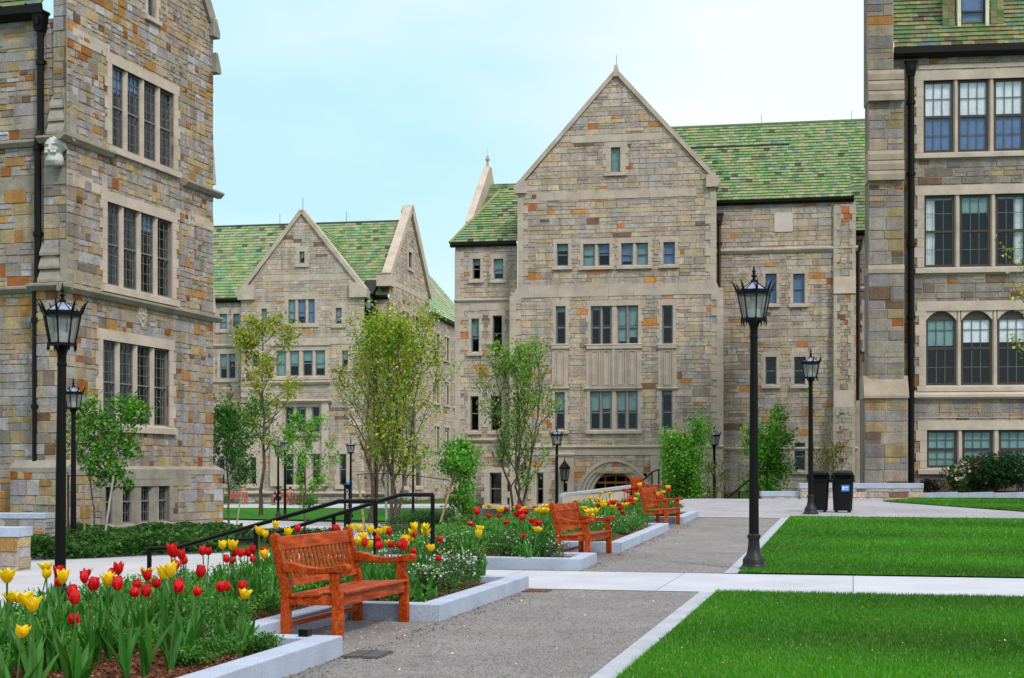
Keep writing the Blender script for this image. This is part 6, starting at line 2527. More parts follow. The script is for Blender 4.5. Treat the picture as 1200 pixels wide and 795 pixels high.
# ================================================================== shrubs and ground cover
def shrub(name, label, px, d, zb, w, h, seed, col, n=3000, size=0.07, group=None, dep=None, flower=None, nfl=0, fsize=0.05, cat='shrub', twigs=14):
    rg = np.random.default_rng(seed)
    x, y = P(px, d)
    if zb is None:
        zb = tz(x, y)
    root = empty(name, (x, y, zb), 0, label, cat, group)
    dep = dep or w * 0.8
    # lumps make an uneven outline
    k = 9
    cx = (rg.random(k) - 0.5) * w * 0.7
    cy = (rg.random(k) - 0.5) * dep * 0.7
    cz = h * (0.35 + 0.35 * rg.random(k))
    rr = 0.2 + 0.16 * rg.random(k)
    i = rg.integers(0, k, n)
    d3 = rg.normal(size=(n, 3))
    d3 /= np.linalg.norm(d3, axis=1, keepdims=True)
    rad = (0.55 + 0.5 * rg.random(n) ** 0.6)[:, None]
    pts = np.stack([cx[i], cy[i], cz[i]], 1) + d3 * rad * np.stack([rr[i] * w, rr[i] * dep, np.minimum(rr[i] * 1.3 * h, cz[i])], 1)
    pts[:, 2] = np.clip(pts[:, 2], 0.01, h)
    cols = leafcols(rg, n, col, 0.28)
    V, K = leaf_quads(rg, pts, size, 0.5, cols, 0.1)
    m = MB()
    rng = random.Random(seed)
    for q in range(twigs):
        a = rng.uniform(0, 2 * PI)
        j = rng.randrange(k)
        m.tube([(0.08 * w * math.cos(a), 0.08 * dep * math.sin(a), 0), (cx[j] * 0.5, cy[j] * 0.5, cz[j] * 0.5), (cx[j] + rng.gauss(0, .1) * w, cy[j], cz[j] + rr[j] * h * 0.6)], [0.012, 0.009, 0.004], 4)
    m.build('stems', M['bark'], root)
    np_mesh('foliage', V, 4, M['leaf'], K, root)
    if nfl:
        j = rg.choice(n, nfl * 4)
        q = pts[j]
        q = q[np.argsort(-(q[:, 2] / h - q[:, 1] / dep))][:nfl]
        f = q + rg.normal(size=(nfl, 3)) * 0.02 + np.array([0, -0.03, 0.03])
        V, K = leaf_quads(rg, np.repeat(f, 3, axis=0) + rg.normal(size=(nfl * 3, 3)) * fsize * 0.3, fsize, 0.9, np.tile(np.array(flower), (nfl * 3, 1)) * (0.85 + 0.2 * rg.random((nfl * 3, 1))), 0.5)
        np_mesh('blossoms', V, 4, M['petal'], K, root)
    return root


SH = 'shrubs at the foot of the right hall'
shrub('flowering_shrub', 'dark shrub speckled with whitish blossoms, left end of the row at the right hall', 1118, 53.5, 0.72, 1.1, 1.15, 201, (0.05, 0.11, 0.03), 3200, 0.09, SH, flower=(0.75, 0.6, 0.55), nfl=70, fsize=0.08)
shrub('flowering_shrub', 'dark green shrub with a few pink flowers on top at the right hall', 1142, 53.8, 0.72, 1.3, 1.35, 202, (0.025, 0.085, 0.02), 3600, 0.1, SH, flower=(0.7, 0.06, 0.2), nfl=16, fsize=0.12)
shrub('evergreen_shrub', 'dense dark evergreen shrub under the right hall windows, second from right edge', 1165, 53.6, 0.72, 1.6, 1.45, 203, (0.022, 0.075, 0.02), 4200, 0.1, SH)
shrub('evergreen_shrub', 'dense dark evergreen shrub cut off by the right edge of the picture', 1198, 53.4, 0.72, 1.9, 1.5, 204, (0.022, 0.075, 0.02), 4800, 0.1, SH)
shrub('evergreen_shrub', 'low black green mound at the downspout of the right hall', 1092, 53.6, 0.68, 0.8, 0.55, 205, (0.008, 0.015, 0.009), 2200, 0.06, SH)
shrub('clipped_hedge', 'wide dark green hedge behind the handrail right of the largest tree', 492, 54, None, 2.6, 1.05, 206, (0.03, 0.09, 0.02), 7000, 0.07, None, dep=1.4, cat='hedge')
shrub('low_hedge', 'brown green low hedge below the largest tree', 462, 50, None, 2.4, 0.6, 207, (0.09, 0.11, 0.03), 3000, 0.07, None, dep=1.2, cat='hedge')
shrub('clipped_hedge', 'small dark hedge in front of the hall left of the stone pier', 515, 58, None, 1.5, 1.0, 216, (0.02, 0.055, 0.018), 3000, 0.07, None, cat='hedge')
shrub('low_bush', 'low bush beside the left end of the empty pinkish bench', 256, 109.5, None, 1.2, 0.7, 208, (0.07, 0.16, 0.03), 900, 0.12, None, cat='bush')
shrub('low_bush', 'brownish bush right of the two seated people', 351, 108.5, None, 1.5, 1.0, 209, (0.16, 0.12, 0.06), 1200, 0.11, None, cat='bush')
shrub('low_bush', 'green bush by the thin light green tree at the far hall', 362, 100, None, 1.4, 0.9, 210, (0.06, 0.2, 0.03), 1200, 0.11, None, cat='bush')


def cover(name, pts_fn, n, seed, col, size, hmax, mat='leaf', flat=0.3, label=None, cat='ground cover', aspect=0.5, spread=0.3, bumps=None):
    """dense ground cover as one mass"""
    rg = np.random.default_rng(seed)
    P3 = pts_fn(rg, n)
    cols = leafcols(rg, len(P3), col, spread)
    V, K = leaf_quads(rg, P3, size, aspect, cols, flat)
    o = np_mesh(name, V, 4, M[mat], K)
    tag(o, label, cat, kind='stuff')
    return o


def quad_pts(rg, n, a, b, c, d):
    s, t = rg.random(n), rg.random(n)
    a, b, c, d = map(np.array, (a, b, c, d))
    return (a[None] * ((1 - s) * (1 - t))[:, None] + b[None] * (s * (1 - t))[:, None] + c[None] * (s * t)[:, None] + d[None] * ((1 - s) * t)[:, None])


def cover_fn(a, b, c, d, h, wav=1.6, base=None):
    def fn(rg, n):
        q = quad_pts(rg, n, a, b, c, d)
        hh = h * (0.35 + 0.65 * (0.5 + 0.25 * np.sin(q[:, 0] * wav * 2.1 + 1.3 * np.sin(q[:, 1] * wav)) + 0.25 * np.sin(q[:, 1] * wav * 1.7 + q[:, 0])))
        z0 = np.array([tz(x, y) for x, y in q])
        z = z0 + hh * (rg.random(n) ** 0.5)
        return np.column_stack([q, z])
    return fn


# low spreading evergreens along the corner hall
cover('juniper', cover_fn(P(14, 33.4), P(268, 37.2), P(285, 51.5), P(85, 43.8), 0.62, 1.3), 60000, 301, (0.042, 0.125, 0.02), 0.13, 0.5, label='spreading dark evergreen ground cover along the corner hall', flat=0.5)
cover('undergrowth', cover_fn(P(455, 30), P(565, 27), P(640, 47), P(440, 50), 0.5, 1.8), 42000, 302, (0.055, 0.15, 0.028), 0.09, 0.4, label='leafy green undergrowth on the bank left of the second tulip bed', spread=0.35)
cover('undergrowth', cover_fn(P(250, 44), P(330, 40), P(420, 52), P(255, 50), 0.45, 1.8), 9000, 303, (0.03, 0.085, 0.02), 0.1, 0.4, label='dark evergreen cover below the handrail beside the lower path')
cover('undergrowth', cover_fn((-11.5, 111), (-8, 110), (-7, 112), (-11.5, 113), 0.5, 2), 2500, 304, (0.06, 0.13, 0.03), 0.12, 0.4, label='thin strip of green at the foot of the distant hall')


# ================================================================== tulips
def petal_grid(rng, L_, W_, cup, flare, tilt, pointed):
    """one petal as rows of points: rises from the base, bellies out and closes or flares"""
    rows = []
    n = 5
    for i in range(n + 1):
        t = i / n
        r = cup * math.sin(min(1, t * 1.35) * PI / 2) * (1 - 0.25 * t * (1 - flare)) + flare * 0.5 * cup * max(0, t - 0.55) * 2.2 + 0.004
        z = L_ * t
        w = W_ * (math.sin(PI * (0.12 + 0.88 * min(1, t)) * 0.98) ** 0.8) if not pointed else W_ * (math.sin(PI * (0.12 + 0.88 * t)) ** 0.9)
        if i == n:
            w = W_ * (0.08 if pointed else 0.3)
        rows.append((r, z, w))
    return rows


def make_tulip(seed, color, openness):
    rng = random.Random(seed)
    root = empty('tulip', (0, 0, 0))
    H = 0.5
    bend = Vector((rng.uniform(-.05, .05), rng.uniform(-.05, .05), 0))
    stem_pts = [Vector((0, 0, 0)) + bend * (t * t) + Vector((0, 0, H * t)) for t in (0, 0.25, 0.5, 0.75, 1.0)]
    s = MB()
    s.tube(stem_pts, [0.006, 0.0055, 0.005, 0.005, 0.006], 6, 0, (0.075, 0.2, 0.035))
    s.build('stem', M['leaf'], root, smooth_shade=True)
    b = MB()
    top = stem_pts[-1]
    pointed = openness > 0.45
    for k in range(6):
        inner = k % 2
        a = 2 * PI * k / 6 + rng.uniform(-.12, .12)
        L_ = (0.078 if not pointed else 0.088) * rng.uniform(0.92, 1.08)
        rows = petal_grid(rng, L_, 0.036 if not pointed else 0.032, (0.03 if not inner else 0.024) * (1 + 0.3 * openness), openness * rng.uniform(0.7, 1.5), 0, pointed)
        ca, sa = math.cos(a), math.sin(a)
        vs, cs = [], []
        base = Vector(color)
        b0 = len(b.v)
        for i, (r, z, w) in enumerate(rows):
            for q in (-1, -0.5, 0, 0.5, 1):
                rr = r - abs(q) ** 2 * w * 0.45
                x, y = rr, q * w
                vs.append((top.x + ca * x - sa * y, top.y + sa * x + ca * y, top.z + z + rng.uniform(-.001, .001)))
        fs = []
        for i in range(len(rows) - 1):
            for q in range(4):
                fs.append((i * 5 + q, i * 5 + q + 1, i * 5 + q + 6, i * 5 + q + 5))
        f = rng.uniform(0.85, 1.1)
        b.add(vs, fs, 0, tuple(c * f for c in color))
    b.build('bloom', M['petal'], root, smooth_shade=False)
    for f in b.f:
        pass
    for k in range(4):
        l = MB()
        a = rng.uniform(0, 2 * PI)
        blade(l, rng, (0, 0, 0), a, rng.uniform(0.26, 0.4), rng.uniform(0.02, 0.031), rng.uniform(0.15, 0.55))
        l.build('leaf', M['leaf'], root, smooth_shade=False)
    return root


def blade(mb, rng, base, a, ln, w, lean, col=None):
    ca, sa = math.cos(a), math.sin(a)
    f = rng.uniform(0.7, 1.3)
    col = col or (0.045 * f * rng.uniform(0.8, 1.25), 0.185 * f, 0.024 * f)
    n = 5
    vs = []
    tw = rng.uniform(-.5, .5)
    for i in range(n + 1):
        t = i / n
        out = ln * lean * t ** 1.7
        z = ln * (t - 0.25 * lean * t * t)
        ww = w * (math.sin(PI * (0.18 + 0.82 * t)) ** 0.8) + 0.001
        ax = a + PI / 2 + tw * t
        cx, cy = base[0] + ca * out, base[1] + sa * out
        vs += [(cx + math.cos(ax) * ww + ca * ww * 0.5, cy + math.sin(ax) * ww + sa * ww * 0.5, base[2] + z), (cx, cy, base[2] + z), (cx - math.cos(ax) * ww + ca * ww * 0.5, cy - math.sin(ax) * ww + sa * ww * 0.5, base[2] + z)]
    fs = []
    for i in range(n):
        fs += [(i * 3, i * 3 + 1, i * 3 + 4, i * 3 + 3), (i * 3 + 1, i * 3 + 2, i * 3 + 5, i * 3 + 4)]
    mb.add(vs, fs, 0, col)


RED = (0.72, 0.006, 0.008)
YEL = (0.95, 0.66, 0.01)
protos = {'r': [make_tulip(401 + i, RED, [0.0, 0.1, 0.25, 0.05, 0.55][i]) for i in range(5)],
          'y': [make_tulip(411 + i, YEL, [0.6, 0.8, 0.5, 0.95][i]) for i in range(4)]}
used = set()

Y1 = [(35, 172), (165, 130), (232, 100), (235, 148), (90, 240), (150, 250), (160, 290), (510, 190), (685, 125), (778, 165), (852, 122), (65, 435), (1118, 225), (1048, 5)]
R1 = [(280, 135), (295, 182), (20, 312), (358, 343), (410, 130), (412, 178), (412, 220), (457, 147), (490, 110), (345, 225), (367, 245), (570, 115), (592, 182), (595, 218), (662, 145), (655, 180), (680, 215), (713, 173), (765, 120), (795, 200), (832, 178), (878, 210), (808, 52), (846, 50), (870, 28), (855, 85), (905, 122), (975, 15), (975, 40), (1090, 60), (1130, 30), (1152, 50), (1185, 30), (1057, 192), (1102, 197), (1160, 190), (1162, 215)]
Y2 = [(677, 405), (920, 322), (955, 345), (1010, 300), (1150, 320), (995, 480)]
R2 = [(800, 468), (827, 497), (885, 470), (930, 510), (735, 508), (1180, 300)]
Y3 = [(255, 520), (315, 525), (365, 525), (310, 590), (275, 610), (345, 665), (450, 570), (485, 615), (510, 520), (605, 590), (632, 565), (705, 605), (770, 520), (810, 520), (775, 560), (690, 655), (855, 693)]
R3 = [(90, 518), (150, 518), (385, 630), (385, 670), (420, 682), (285, 640), (548, 525), (540, 645), (545, 685), (590, 645), (640, 660), (655, 600), (690, 575), (722, 685), (905, 612), (865, 770)]
Y4 = [(250, 180), (295, 182), (375, 172), (430, 175), (475, 172), (505, 170), (505, 215), (440, 240), (470, 205), (205, 302), (188, 265), (640, 150), (670, 155), (680, 180), (700, 160), (708, 128), (728, 138), (735, 158), (710, 180), (755, 140), (770, 165), (862, 140), (835, 172), (845, 150), (985, 103), (1003, 108), (963, 122), (950, 130), (880, 100), (445, 207), (690, 140), (720, 165), (765, 150), (660, 168)]
R4 = [(218, 188), (232, 212), (265, 205), (295, 208), (203, 256), (345, 200), (363, 192), (375, 160), (402, 165), (393, 213), (340, 240), (415, 240), (425, 258), (440, 215), (475, 215), (463, 260), (398, 312), (500, 195), (510, 182), (465, 182), (655, 180), (722, 190), (765, 170), (778, 165), (793, 192), (823, 193), (800, 145), (775, 140), (840, 125), (850, 115), (858, 130), (865, 150), (825, 135), (870, 110), (862, 105), (1000, 128), (1010, 115), (975, 130), (820, 120), (845, 140), (410, 225), (830, 108)]
pts = []
for c, lst, s, ox, oy in (('y', Y1, 4, 0, 640), ('r', R1, 4, 0, 640), ('y', Y2, 6, 150, 570), ('r', R2, 6, 150, 570), ('y', Y3, 6.625, 380, 540), ('r', R3, 6.625, 380, 540), ('y', Y4, 3.53, 500, 540), ('r', R4, 3.53, 500, 540)):
    for zx, zy in lst:
        pts.append((c, ox + zx / s, oy + zy / s))
trng = random.Random(77)
placed = []
for c, px, py in pts:
    best = None
    for tries in range(90):
        h = trng.uniform(0.42, 0.62) if tries < 40 else 0.62 - 0.48 * (tries - 40) / 49
        # distance at which a bloom this high above its soil appears at py
        d = 12.0
        for it in range(12):
            v, u = w2uv((px - CX) / FPX * d, d)
            zc = soil_z(v, u) + h + 0.035
            d = max(8.5, min(41, (CAMZ - zc) * FPX / (py - CY)))
        v, u = w2uv((px - CX) / FPX * d, d)
        pen = max(0, v + 4.5) + max(0, -7.45 - v)
        if 10.6 < u < 14.2 and v > -5.3:
            pen += v + 5.3
        if 22.8 < u < 25.7 and v > -5.15:
            pen += v + 5.15
        if 32.2 < u < 35.3 and v > -5.15:
            pen += v + 5.15
        if 17.7 < u < 21.95:
            pen += 0.5 + min(u - 17.7, 21.95 - u)
        if best is None or pen < best[0]:
            best = (pen, d, h, v, u)
        if pen <= 0:
            break
    pen, d, h, v, u = best
    if pen > 0.6 and not (17.7 < u < 21.85):
        pass
    placed.append([c, px, py, d, h, v, u])

ZONES = [(0, 75, 'at the far left of the near bed'), (75, 125, 'in the near bed right of the big lantern post'), (125, 172, 'in the near bed, left third'), (172, 222, 'in the near bed below the handrail end'),
         (222, 330, 'just left of the nearest bench'), (330, 440, 'right behind the nearest bench'), (440, 520, 'beyond the right arm of the nearest bench'), (520, 590, 'at the left of the second bed'),
         (590, 655, 'left of the second bench'), (655, 712, 'just right of the second bench'), (712, 752, 'left of the third bench'), (752, 830, 'behind the third bench')]
ORD = ['leftmost', 'second', 'third', 'fourth', 'fifth', 'sixth', 'seventh', 'eighth', 'ninth', 'tenth', 'eleventh', 'twelfth', 'thirteenth', 'fourteenth', 'fifteenth', 'sixteenth', 'seventeenth', 'eighteenth', 'nineteenth', 'twentieth']
cnt = {}
placed.sort(key=lambda t: t[1])
for i, (c, px, py, d, h, v, u) in enumerate(placed):
    zi = next(k for k, z in enumerate(ZONES) if z[0] <= px < z[1])
    k = cnt.get((c, zi), 0)
    cnt[(c, zi)] = k + 1
    col = 'red' if c == 'r' else 'yellow'
    lab = (ORD[k] + ' ' + col + ' tulip, ' if k == 0 else ORD[k] + ' ' + col + ' tulip from left, ') + ZONES[zi][2]
    pr = protos[c][trng.randrange(len(protos[c]))]
    if id(pr) in used:
        o = copy_tree(pr)
    else:
        o = pr
        used.add(id(pr))
    x, y = (px - CX) / FPX * d, d
    o.location = (x, y, soil_z(v, u) if -7.5 < v < -4 and not (17.9 < u < 21.6) else max(tz(x, y), -0.2) + 0.0)
    s = (trng.uniform(0.88, 1.1) if c == 'r' else trng.uniform(1.05, 1.35)) if u < 18 else (1.55 if c == 'r' else 1.85)
    o.scale = (s, s, h / 0.5)
    o.rotation_euler = (trng.uniform(-.13, .13), trng.uniform(-.13, .13), trng.uniform(0, 6.28))
    tag(o, lab, 'tulip', 'red and yellow tulips in the two granite edged beds')
TUL = placed

# ================================================================== green filling of the beds
lf = MB()
brng = random.Random(91)
for c, px, py, d, h, v, u in placed:                    # leaf clumps round the tulips
    for q in range(3 if u < 21 else 2):
        vv, uu = v + brng.gauss(0, 0.1), u + brng.gauss(0, 0.14)
        if not (-7.3 < vv < (-4.4 if uu > 11 else -5.35)):
            continue
        x, y = uv2w(vv, uu)
        for k in range(5):
            blade(lf, brng, (x + brng.gauss(0, .03), y + brng.gauss(0, .03), soil_z(vv, uu)), brng.uniform(0, 2 * PI), brng.uniform(0.2, 0.4), brng.uniform(0.018, 0.031), brng.uniform(0.12, 0.55))
for q in range(300):                                     # and more of them through the beds
    if q < 160:
        uu = 8.6 + 9.1 * brng.random() ** 1.0
        vv = brng.uniform(-7.2, -4.9 if uu > 14 else -5.75)
        if uu > 10.8 and uu < 14.2 and vv > -5.3:
            continue
    else:
        uu = brng.uniform(22.0, 38.2)
        vv = brng.uniform(-7.2, -5.0)
        if vv > -5.3 and (22.8 < uu < 25.7 or 32.2 < uu < 35.3):
            continue
    x, y = uv2w(vv, uu)
    for k in range(6):
        blade(lf, brng, (x + brng.gauss(0, .04), y + brng.gauss(0, .04), soil_z(vv, uu)), brng.uniform(0, 2 * PI), brng.uniform(0.18, 0.38), brng.uniform(0.014, 0.027), brng.uniform(0.12, 0.5))
o = lf.build('leaves', M['leaf'])
tag(o, 'broad green leaves crowding the tulip beds', 'foliage', kind='stuff')


def bed_fn(v0, v1, u0, u1, h, soft=True):
    def fn(rg, n):
        v = v0 + (v1 - v0) * rg.random(n)
        u = u0 + (u1 - u0) * rg.random(n)
        # clumps
        f = 0.5 + 0.5 * np.sin(v * 5.3 + 2 * np.sin(u * 2.1)) * np.sin(u * 4.1 + np.sin(v * 3.0))
        keep = (f > 0.22) | (v < -6.0)
        for (a, b) in ((10.8, 14.1), (22.7, 25.8), (32.1, 35.4)):
            keep &= ~((u > a) & (u < b) & (v > -5.2))
        v, u, f = v[keep], u[keep], f[keep]
        x, y = PC * v + PS * u, -PS * v + PC * u
        z = np.array([soil_z(a, b) for a, b in zip(v, u)]) + h * (0.35 + 0.65 * f) * rg.random(len(v)) ** 0.7
        return np.column_stack([x, y, z])
    return fn


cover('undergrowth', bed_fn(-7.3, -5.5, 8.0, 17.7, 0.3), 60000, 311, (0.095, 0.28, 0.04), 0.034, 0.3, label='small leaved green filling of the near tulip bed', spread=0.35, flat=0.15)
cover('undergrowth', bed_fn(-7.35, -4.9, 21.9, 38.4, 0.34), 50000, 312, (0.095, 0.27, 0.045), 0.05, 0.3, label='small leaved green filling of the far tulip bed', spread=0.35, flat=0.15)


def lowplant(v, u, w, h, seed, label, white=0, col=(0.06, 0.2, 0.03), n=1400, size=0.03, flower=(0.82, 0.84, 0.8)):
    x, y = uv2w(v, u)
    return shrub('candytuft' if white else 'low_plant', label, CX + x / y * FPX, y, soil_z(v, u) - 0.01, w, h, seed, col, n, size, 'low plants along the granite kerbs', w, flower, white // 2, 0.02, 'plant', 10)


lowplant(-4.52, 10.4, 0.42, 0.2, 501, 'feathery green plant at the near kerb corner below the nearest bench')
lowplant(-4.62, 9.9, 0.4, 0.16, 502, 'small feathery plant on bare mulch inside the near kerb')
lowplant(-4.95, 10.3, 0.5, 0.26, 503, 'ferny green clump between the tulip leaves and nearest bench')
lowplant(-5.2, 11.3, 0.55, 0.32, 504, 'bushy green clump left of the front leg of the nearest bench', n=2200)
lowplant(-5.35, 10.8, 0.5, 0.28, 505, 'bushy green clump behind the near mulch patch', n=1800)
lowplant(-4.5, 9.3, 0.34, 0.13, 506, 'tiny feathery plant at the bottom edge of the near bed')
lowplant(-5.15, 9.6, 0.42, 0.2, 541, 'low ferny plant in the middle of the near mulch patch', n=1500)
lowplant(-5.3, 14.6, 0.6, 0.3, 542, 'leafy clump just behind the right arm of the nearest bench', n=2000)
lowplant(-5.3, 15.6, 0.6, 0.32, 543, 'leafy clump behind the white flowered ones of the near bed', 20, n=2000)
lowplant(-4.5, 14.6, 0.5, 0.24, 507, 'fresh green clump right of the nearest bench by the kerb', n=1600)
lowplant(-4.55, 15.5, 0.55, 0.36, 508, 'white flowered clump beside the right arm of the nearest bench', 130, (0.06, 0.15, 0.035), 2200)
lowplant(-4.6, 16.3, 0.6, 0.4, 509, 'larger white flowered clump farther along the near kerb', 120, (0.05, 0.13, 0.03), 2600)
lowplant(-4.65, 17.1, 0.55, 0.38, 510, 'white flowered clump at the far corner of the near bed', 110, (0.05, 0.13, 0.03), 2200)
lowplant(-5.4, 16.6, 0.6, 0.36, 511, 'white flowered clump behind the others at end of near bed', 90, (0.06, 0.15, 0.03), 2000)
lowplant(-6.3, 22.2, 0.7, 0.36, 512, 'white flowered clump at the left front of the second bed', 90, (0.06, 0.14, 0.03), 2000)
lowplant(-7.0, 22.4, 0.7, 0.34, 513, 'leafy clump at the outer front corner of the second bed', 50, (0.05, 0.12, 0.03), 1800)
lowplant(-5.4, 22.3, 0.7, 0.42, 514, 'dense green clump mid front of the second bed', 30, (0.045, 0.13, 0.03), 2400)
lowplant(-4.75, 22.3, 0.6, 0.36, 515, 'dark clump with white flowers at second bed kerb before second bench', 60, (0.04, 0.11, 0.03), 2200)
for i, u in enumerate((26.4, 27.4, 28.4, 29.5, 30.6, 31.6)):
    lowplant(-4.6, u, 0.75, [0.36, 0.42, 0.36, 0.4, 0.34, 0.3][i], 520 + i, ['green clump just past the second bench', 'white dotted clump second past the second bench', 'third clump along the kerb past the second bench', 'fourth clump along the kerb past the second bench', 'fifth clump along the kerb past the second bench', 'last clump before the third bench recess'][i], [30, 60, 40, 30, 20, 10][i], (0.06, 0.19, 0.035), 1700, 0.04)
for i, u in enumerate((36.2, 37.4)):
    lowplant(-4.7, u, 0.8, 0.35, 530 + i, ['green clump right after the third bench', 'green clump at the last kerb corner before the plaza'][i], 10, (0.06, 0.17, 0.03), 1500, 0.045)


# bark chips and fallen petals
def scatter(name, fn, n, seed, size, cols, label, cat, mat='petal', thick=0.4):
    rg = np.random.default_rng(seed)
    p = fn(rg, n)
    k = np.array(cols)[rg.integers(0, len(cols), len(p))] * (0.75 + 0.5 * rg.random((len(p), 1)))
    V, K = leaf_quads(rg, p, size, 0.5, k, 0.75, 0.5)
    o = np_mesh(name, V, 4, M[mat], K)
    tag(o, label, cat, kind='stuff')


def chips(rg, n):
    v = -7.3 + 3.05 * rg.random(n)
    u = 8.2 + 9.6 * rg.random(n)
    keep = ~((u > 10.85) & (u < 14.05) & (v > -5.15))
    v, u = v[keep], u[keep]
    z = np.array([soil_z(a, b) for a, b in zip(v, u)]) + 0.006 + 0.01 * rg.random(len(v))
    return np.column_stack([PC * v + PS * u, -PS * v + PC * u, z])


scatter('bark_chips', chips, 26000, 601, 0.032, [lin(92, 56, 40), lin(120, 78, 56), lin(70, 44, 34), lin(150, 112, 86)], 'loose brown bark chips covering the bed soil', 'mulch', 'tile')


def litter_fn(rg, n):
    v = -4.9 + 2.9 * rg.random(n)
    u = 9 + 26 * rg.random(n) ** 1.4
    keep = (v > -3.95) | ((u > 11.3) & (u < 13.7))
    v, u = v[keep], u[keep]
    return np.column_stack([PC * v + PS * u, -PS * v + PC * u, 0.004 + np.array([upz(-PS * a + PC * b) for a, b in zip(v, u)]) + 0.004 * rg.random(len(v))])


scatter('fallen_petals', litter_fn, 170, 602, 0.022, [(0.8, 0.74, 0.74), (0.75, 0.6, 0.6), (0.85, 0.82, 0.8)], 'pale fallen petals strewn over the gravel', 'petals')


def litter2(rg, n):
    v = -4.85 + 0.9 * rg.random(n)
    u = 11.3 + 2.4 * rg.random(n)
    return np.column_stack([PC * v + PS * u, -PS * v + PC * u, 0.004 + 0.004 * rg.random(n)])


scatter('fallen_petals', litter2, 240, 603, 0.022, [(0.6, 0.42, 0.42), (0.5, 0.36, 0.33), (0.7, 0.56, 0.55)], 'pinkish petals gathered under the nearest bench', 'petals')


def kerb_litter(rg, n):
    u = 9 + 29.5 * rg.random(n) ** 1.2
    v = -3.99 + 0.28 * rg.random(n) ** 2
    keep = ~((u > 17.9) & (u < 21.4))
    v, u = v[keep], u[keep]
    return np.column_stack([PC * v + PS * u, -PS * v + PC * u, 0.004 + np.array([upz(-PS * a + PC * b) for a, b in zip(v, u)]) + 0.006 * rg.random(len(v))])


scatter('leaf_litter', kerb_litter, 1800, 604, 0.022, [lin(120, 84, 62), lin(150, 120, 96), lin(96, 66, 50)], 'brown leaf litter along the foot of the kerbs', 'leaf litter', 'tile')

# loose stones give the gravel its grain near the camera
gr = np.random.default_rng(605)
n = 34000
d = 9.6 + 16 * gr.random(n) ** 1.7
v = -4.0 + 2.15 * gr.random(n)
u = (d + PS * v) / PC
keep = ~((u > 17.95) & (u < 21.3))
v, u = v[keep], u[keep]
x, y = PC * v + PS * u, -PS * v + PC * u
z = np.array([upz(q) for q in y]) + 0.003
n = len(x)
s = 0.004 + 0.006 * gr.random(n) ** 2
k = gr.normal(size=(n, 3)) * 0.35
tri = []
for dx, dy, dz in ((-1, -0.6, 0), (1, -0.5, 0), (0.1, 0.9, 0), (0, 0, 1.0)):
    tri.append(np.column_stack([x + s * (dx + k[:, 0]), y + s * (dy + k[:, 1]), z + s * dz]))
a, b, c, t = tri
V = np.stack([a, b, t, b, c, t, c, a, t], 1).reshape(-1, 3)
g = (0.14 + 0.2 * gr.random(n))
o = np_mesh('gravel', V, 3, M['tile'], np.repeat(np.column_stack([g, g * 0.98, g * 0.98]), 9, axis=0))
tag(o, 'loose grey stones on the gravel path', 'gravel', kind='stuff')


# ================================================================== grass
def grass(name, fn, n, seed, h, w, label, base=(0.058, 0.235, 0.008)):
    rg = np.random.default_rng(seed)
    q, z0, dist = fn(rg, n)
    n = len(q)
    a = rg.random(n) * 2 * PI
    patch = 0.5 + 0.25 * np.sin(q[:, 0] * 0.9 + 1.7 * np.sin(q[:, 1] * 0.55)) + 0.25 * np.sin(q[:, 1] * 1.3 + q[:, 0] * 0.4)
    hh = h * (0.55 + 0.75 * rg.random(n)) * (0.8 + 0.3 * patch)
    ww = w * (0.7 + 0.6 * rg.random(n)) * np.maximum(1.0, dist / 16)
    lx, ly = rg.normal(size=n) * 0.45 * hh, rg.normal(size=n) * 0.45 * hh
    A = np.column_stack([q[:, 0] - np.cos(a) * ww, q[:, 1] - np.sin(a) * ww, z0])
    B = np.column_stack([q[:, 0] + np.cos(a) * ww, q[:, 1] + np.sin(a) * ww, z0])
    T = np.column_stack([q[:, 0] + lx, q[:, 1] + ly, z0 + hh])
    V = np.stack([A, B, T], 1).reshape(-1, 3)
    c = leafcols(rg, n, base, 0.25, 0.18) * (0.62 + 0.68 * patch)[:, None]
    p2 = np.sin(q[:, 0] * 1.9 + 2.3 * np.sin(q[:, 1] * 0.8)) * np.sin(q[:, 1] * 0.9 + 1.1 * np.sin(q[:, 0] * 1.2))
    dry = rg.random(n) < 0.02 + 0.06 * np.clip((p2 - 0.45) * 2, 0, 1)
    c[dry] = np.array([0.2, 0.24, 0.07])
    K = np.repeat(c, 3, axis=0)
    o = np_mesh(name, V, 3, M['blade'], K)
    tag(o, label, 'grass', kind='stuff')


def lawn_fn(poly_uv, dmin, dmax, power=2.0):
    def fn(rg, n):
        # denser towards the camera
        r = rg.random(n)
        d = 1.0 / (1 / dmin + (1 / dmax - 1 / dmin) * r)
        px = 560 + 860 * rg.random(n)
        x = (px - CX) / FPX * d
        v, u = PC * x - PS * d, PS * x + PC * d
        k = in_poly(v, u, poly_uv)
        x, d = x[k], d[k]
        z = np.minimum(0.5, np.maximum(0, 0.0167 * (d - 22))) + 0.02
        return np.column_stack([x, d]), z, d
    return fn


grass('grass', lawn_fn([(-1.62, 8.5), (20, 8.5), (20, 17.93), (-1.62, 17.93)], 9.3, 19.5), 405000, 701, 0.042, 0.0042, 'short green grass of the near lawn at the bottom right')
grass('grass', lawn_fn([(-1.62, 21.3), (20, 21.3), (20, 39.4), (-1.62, 39.4)], 19.5, 41), 320000, 702, 0.042, 0.0042, 'mown green grass of the lawn around the closest lamp')
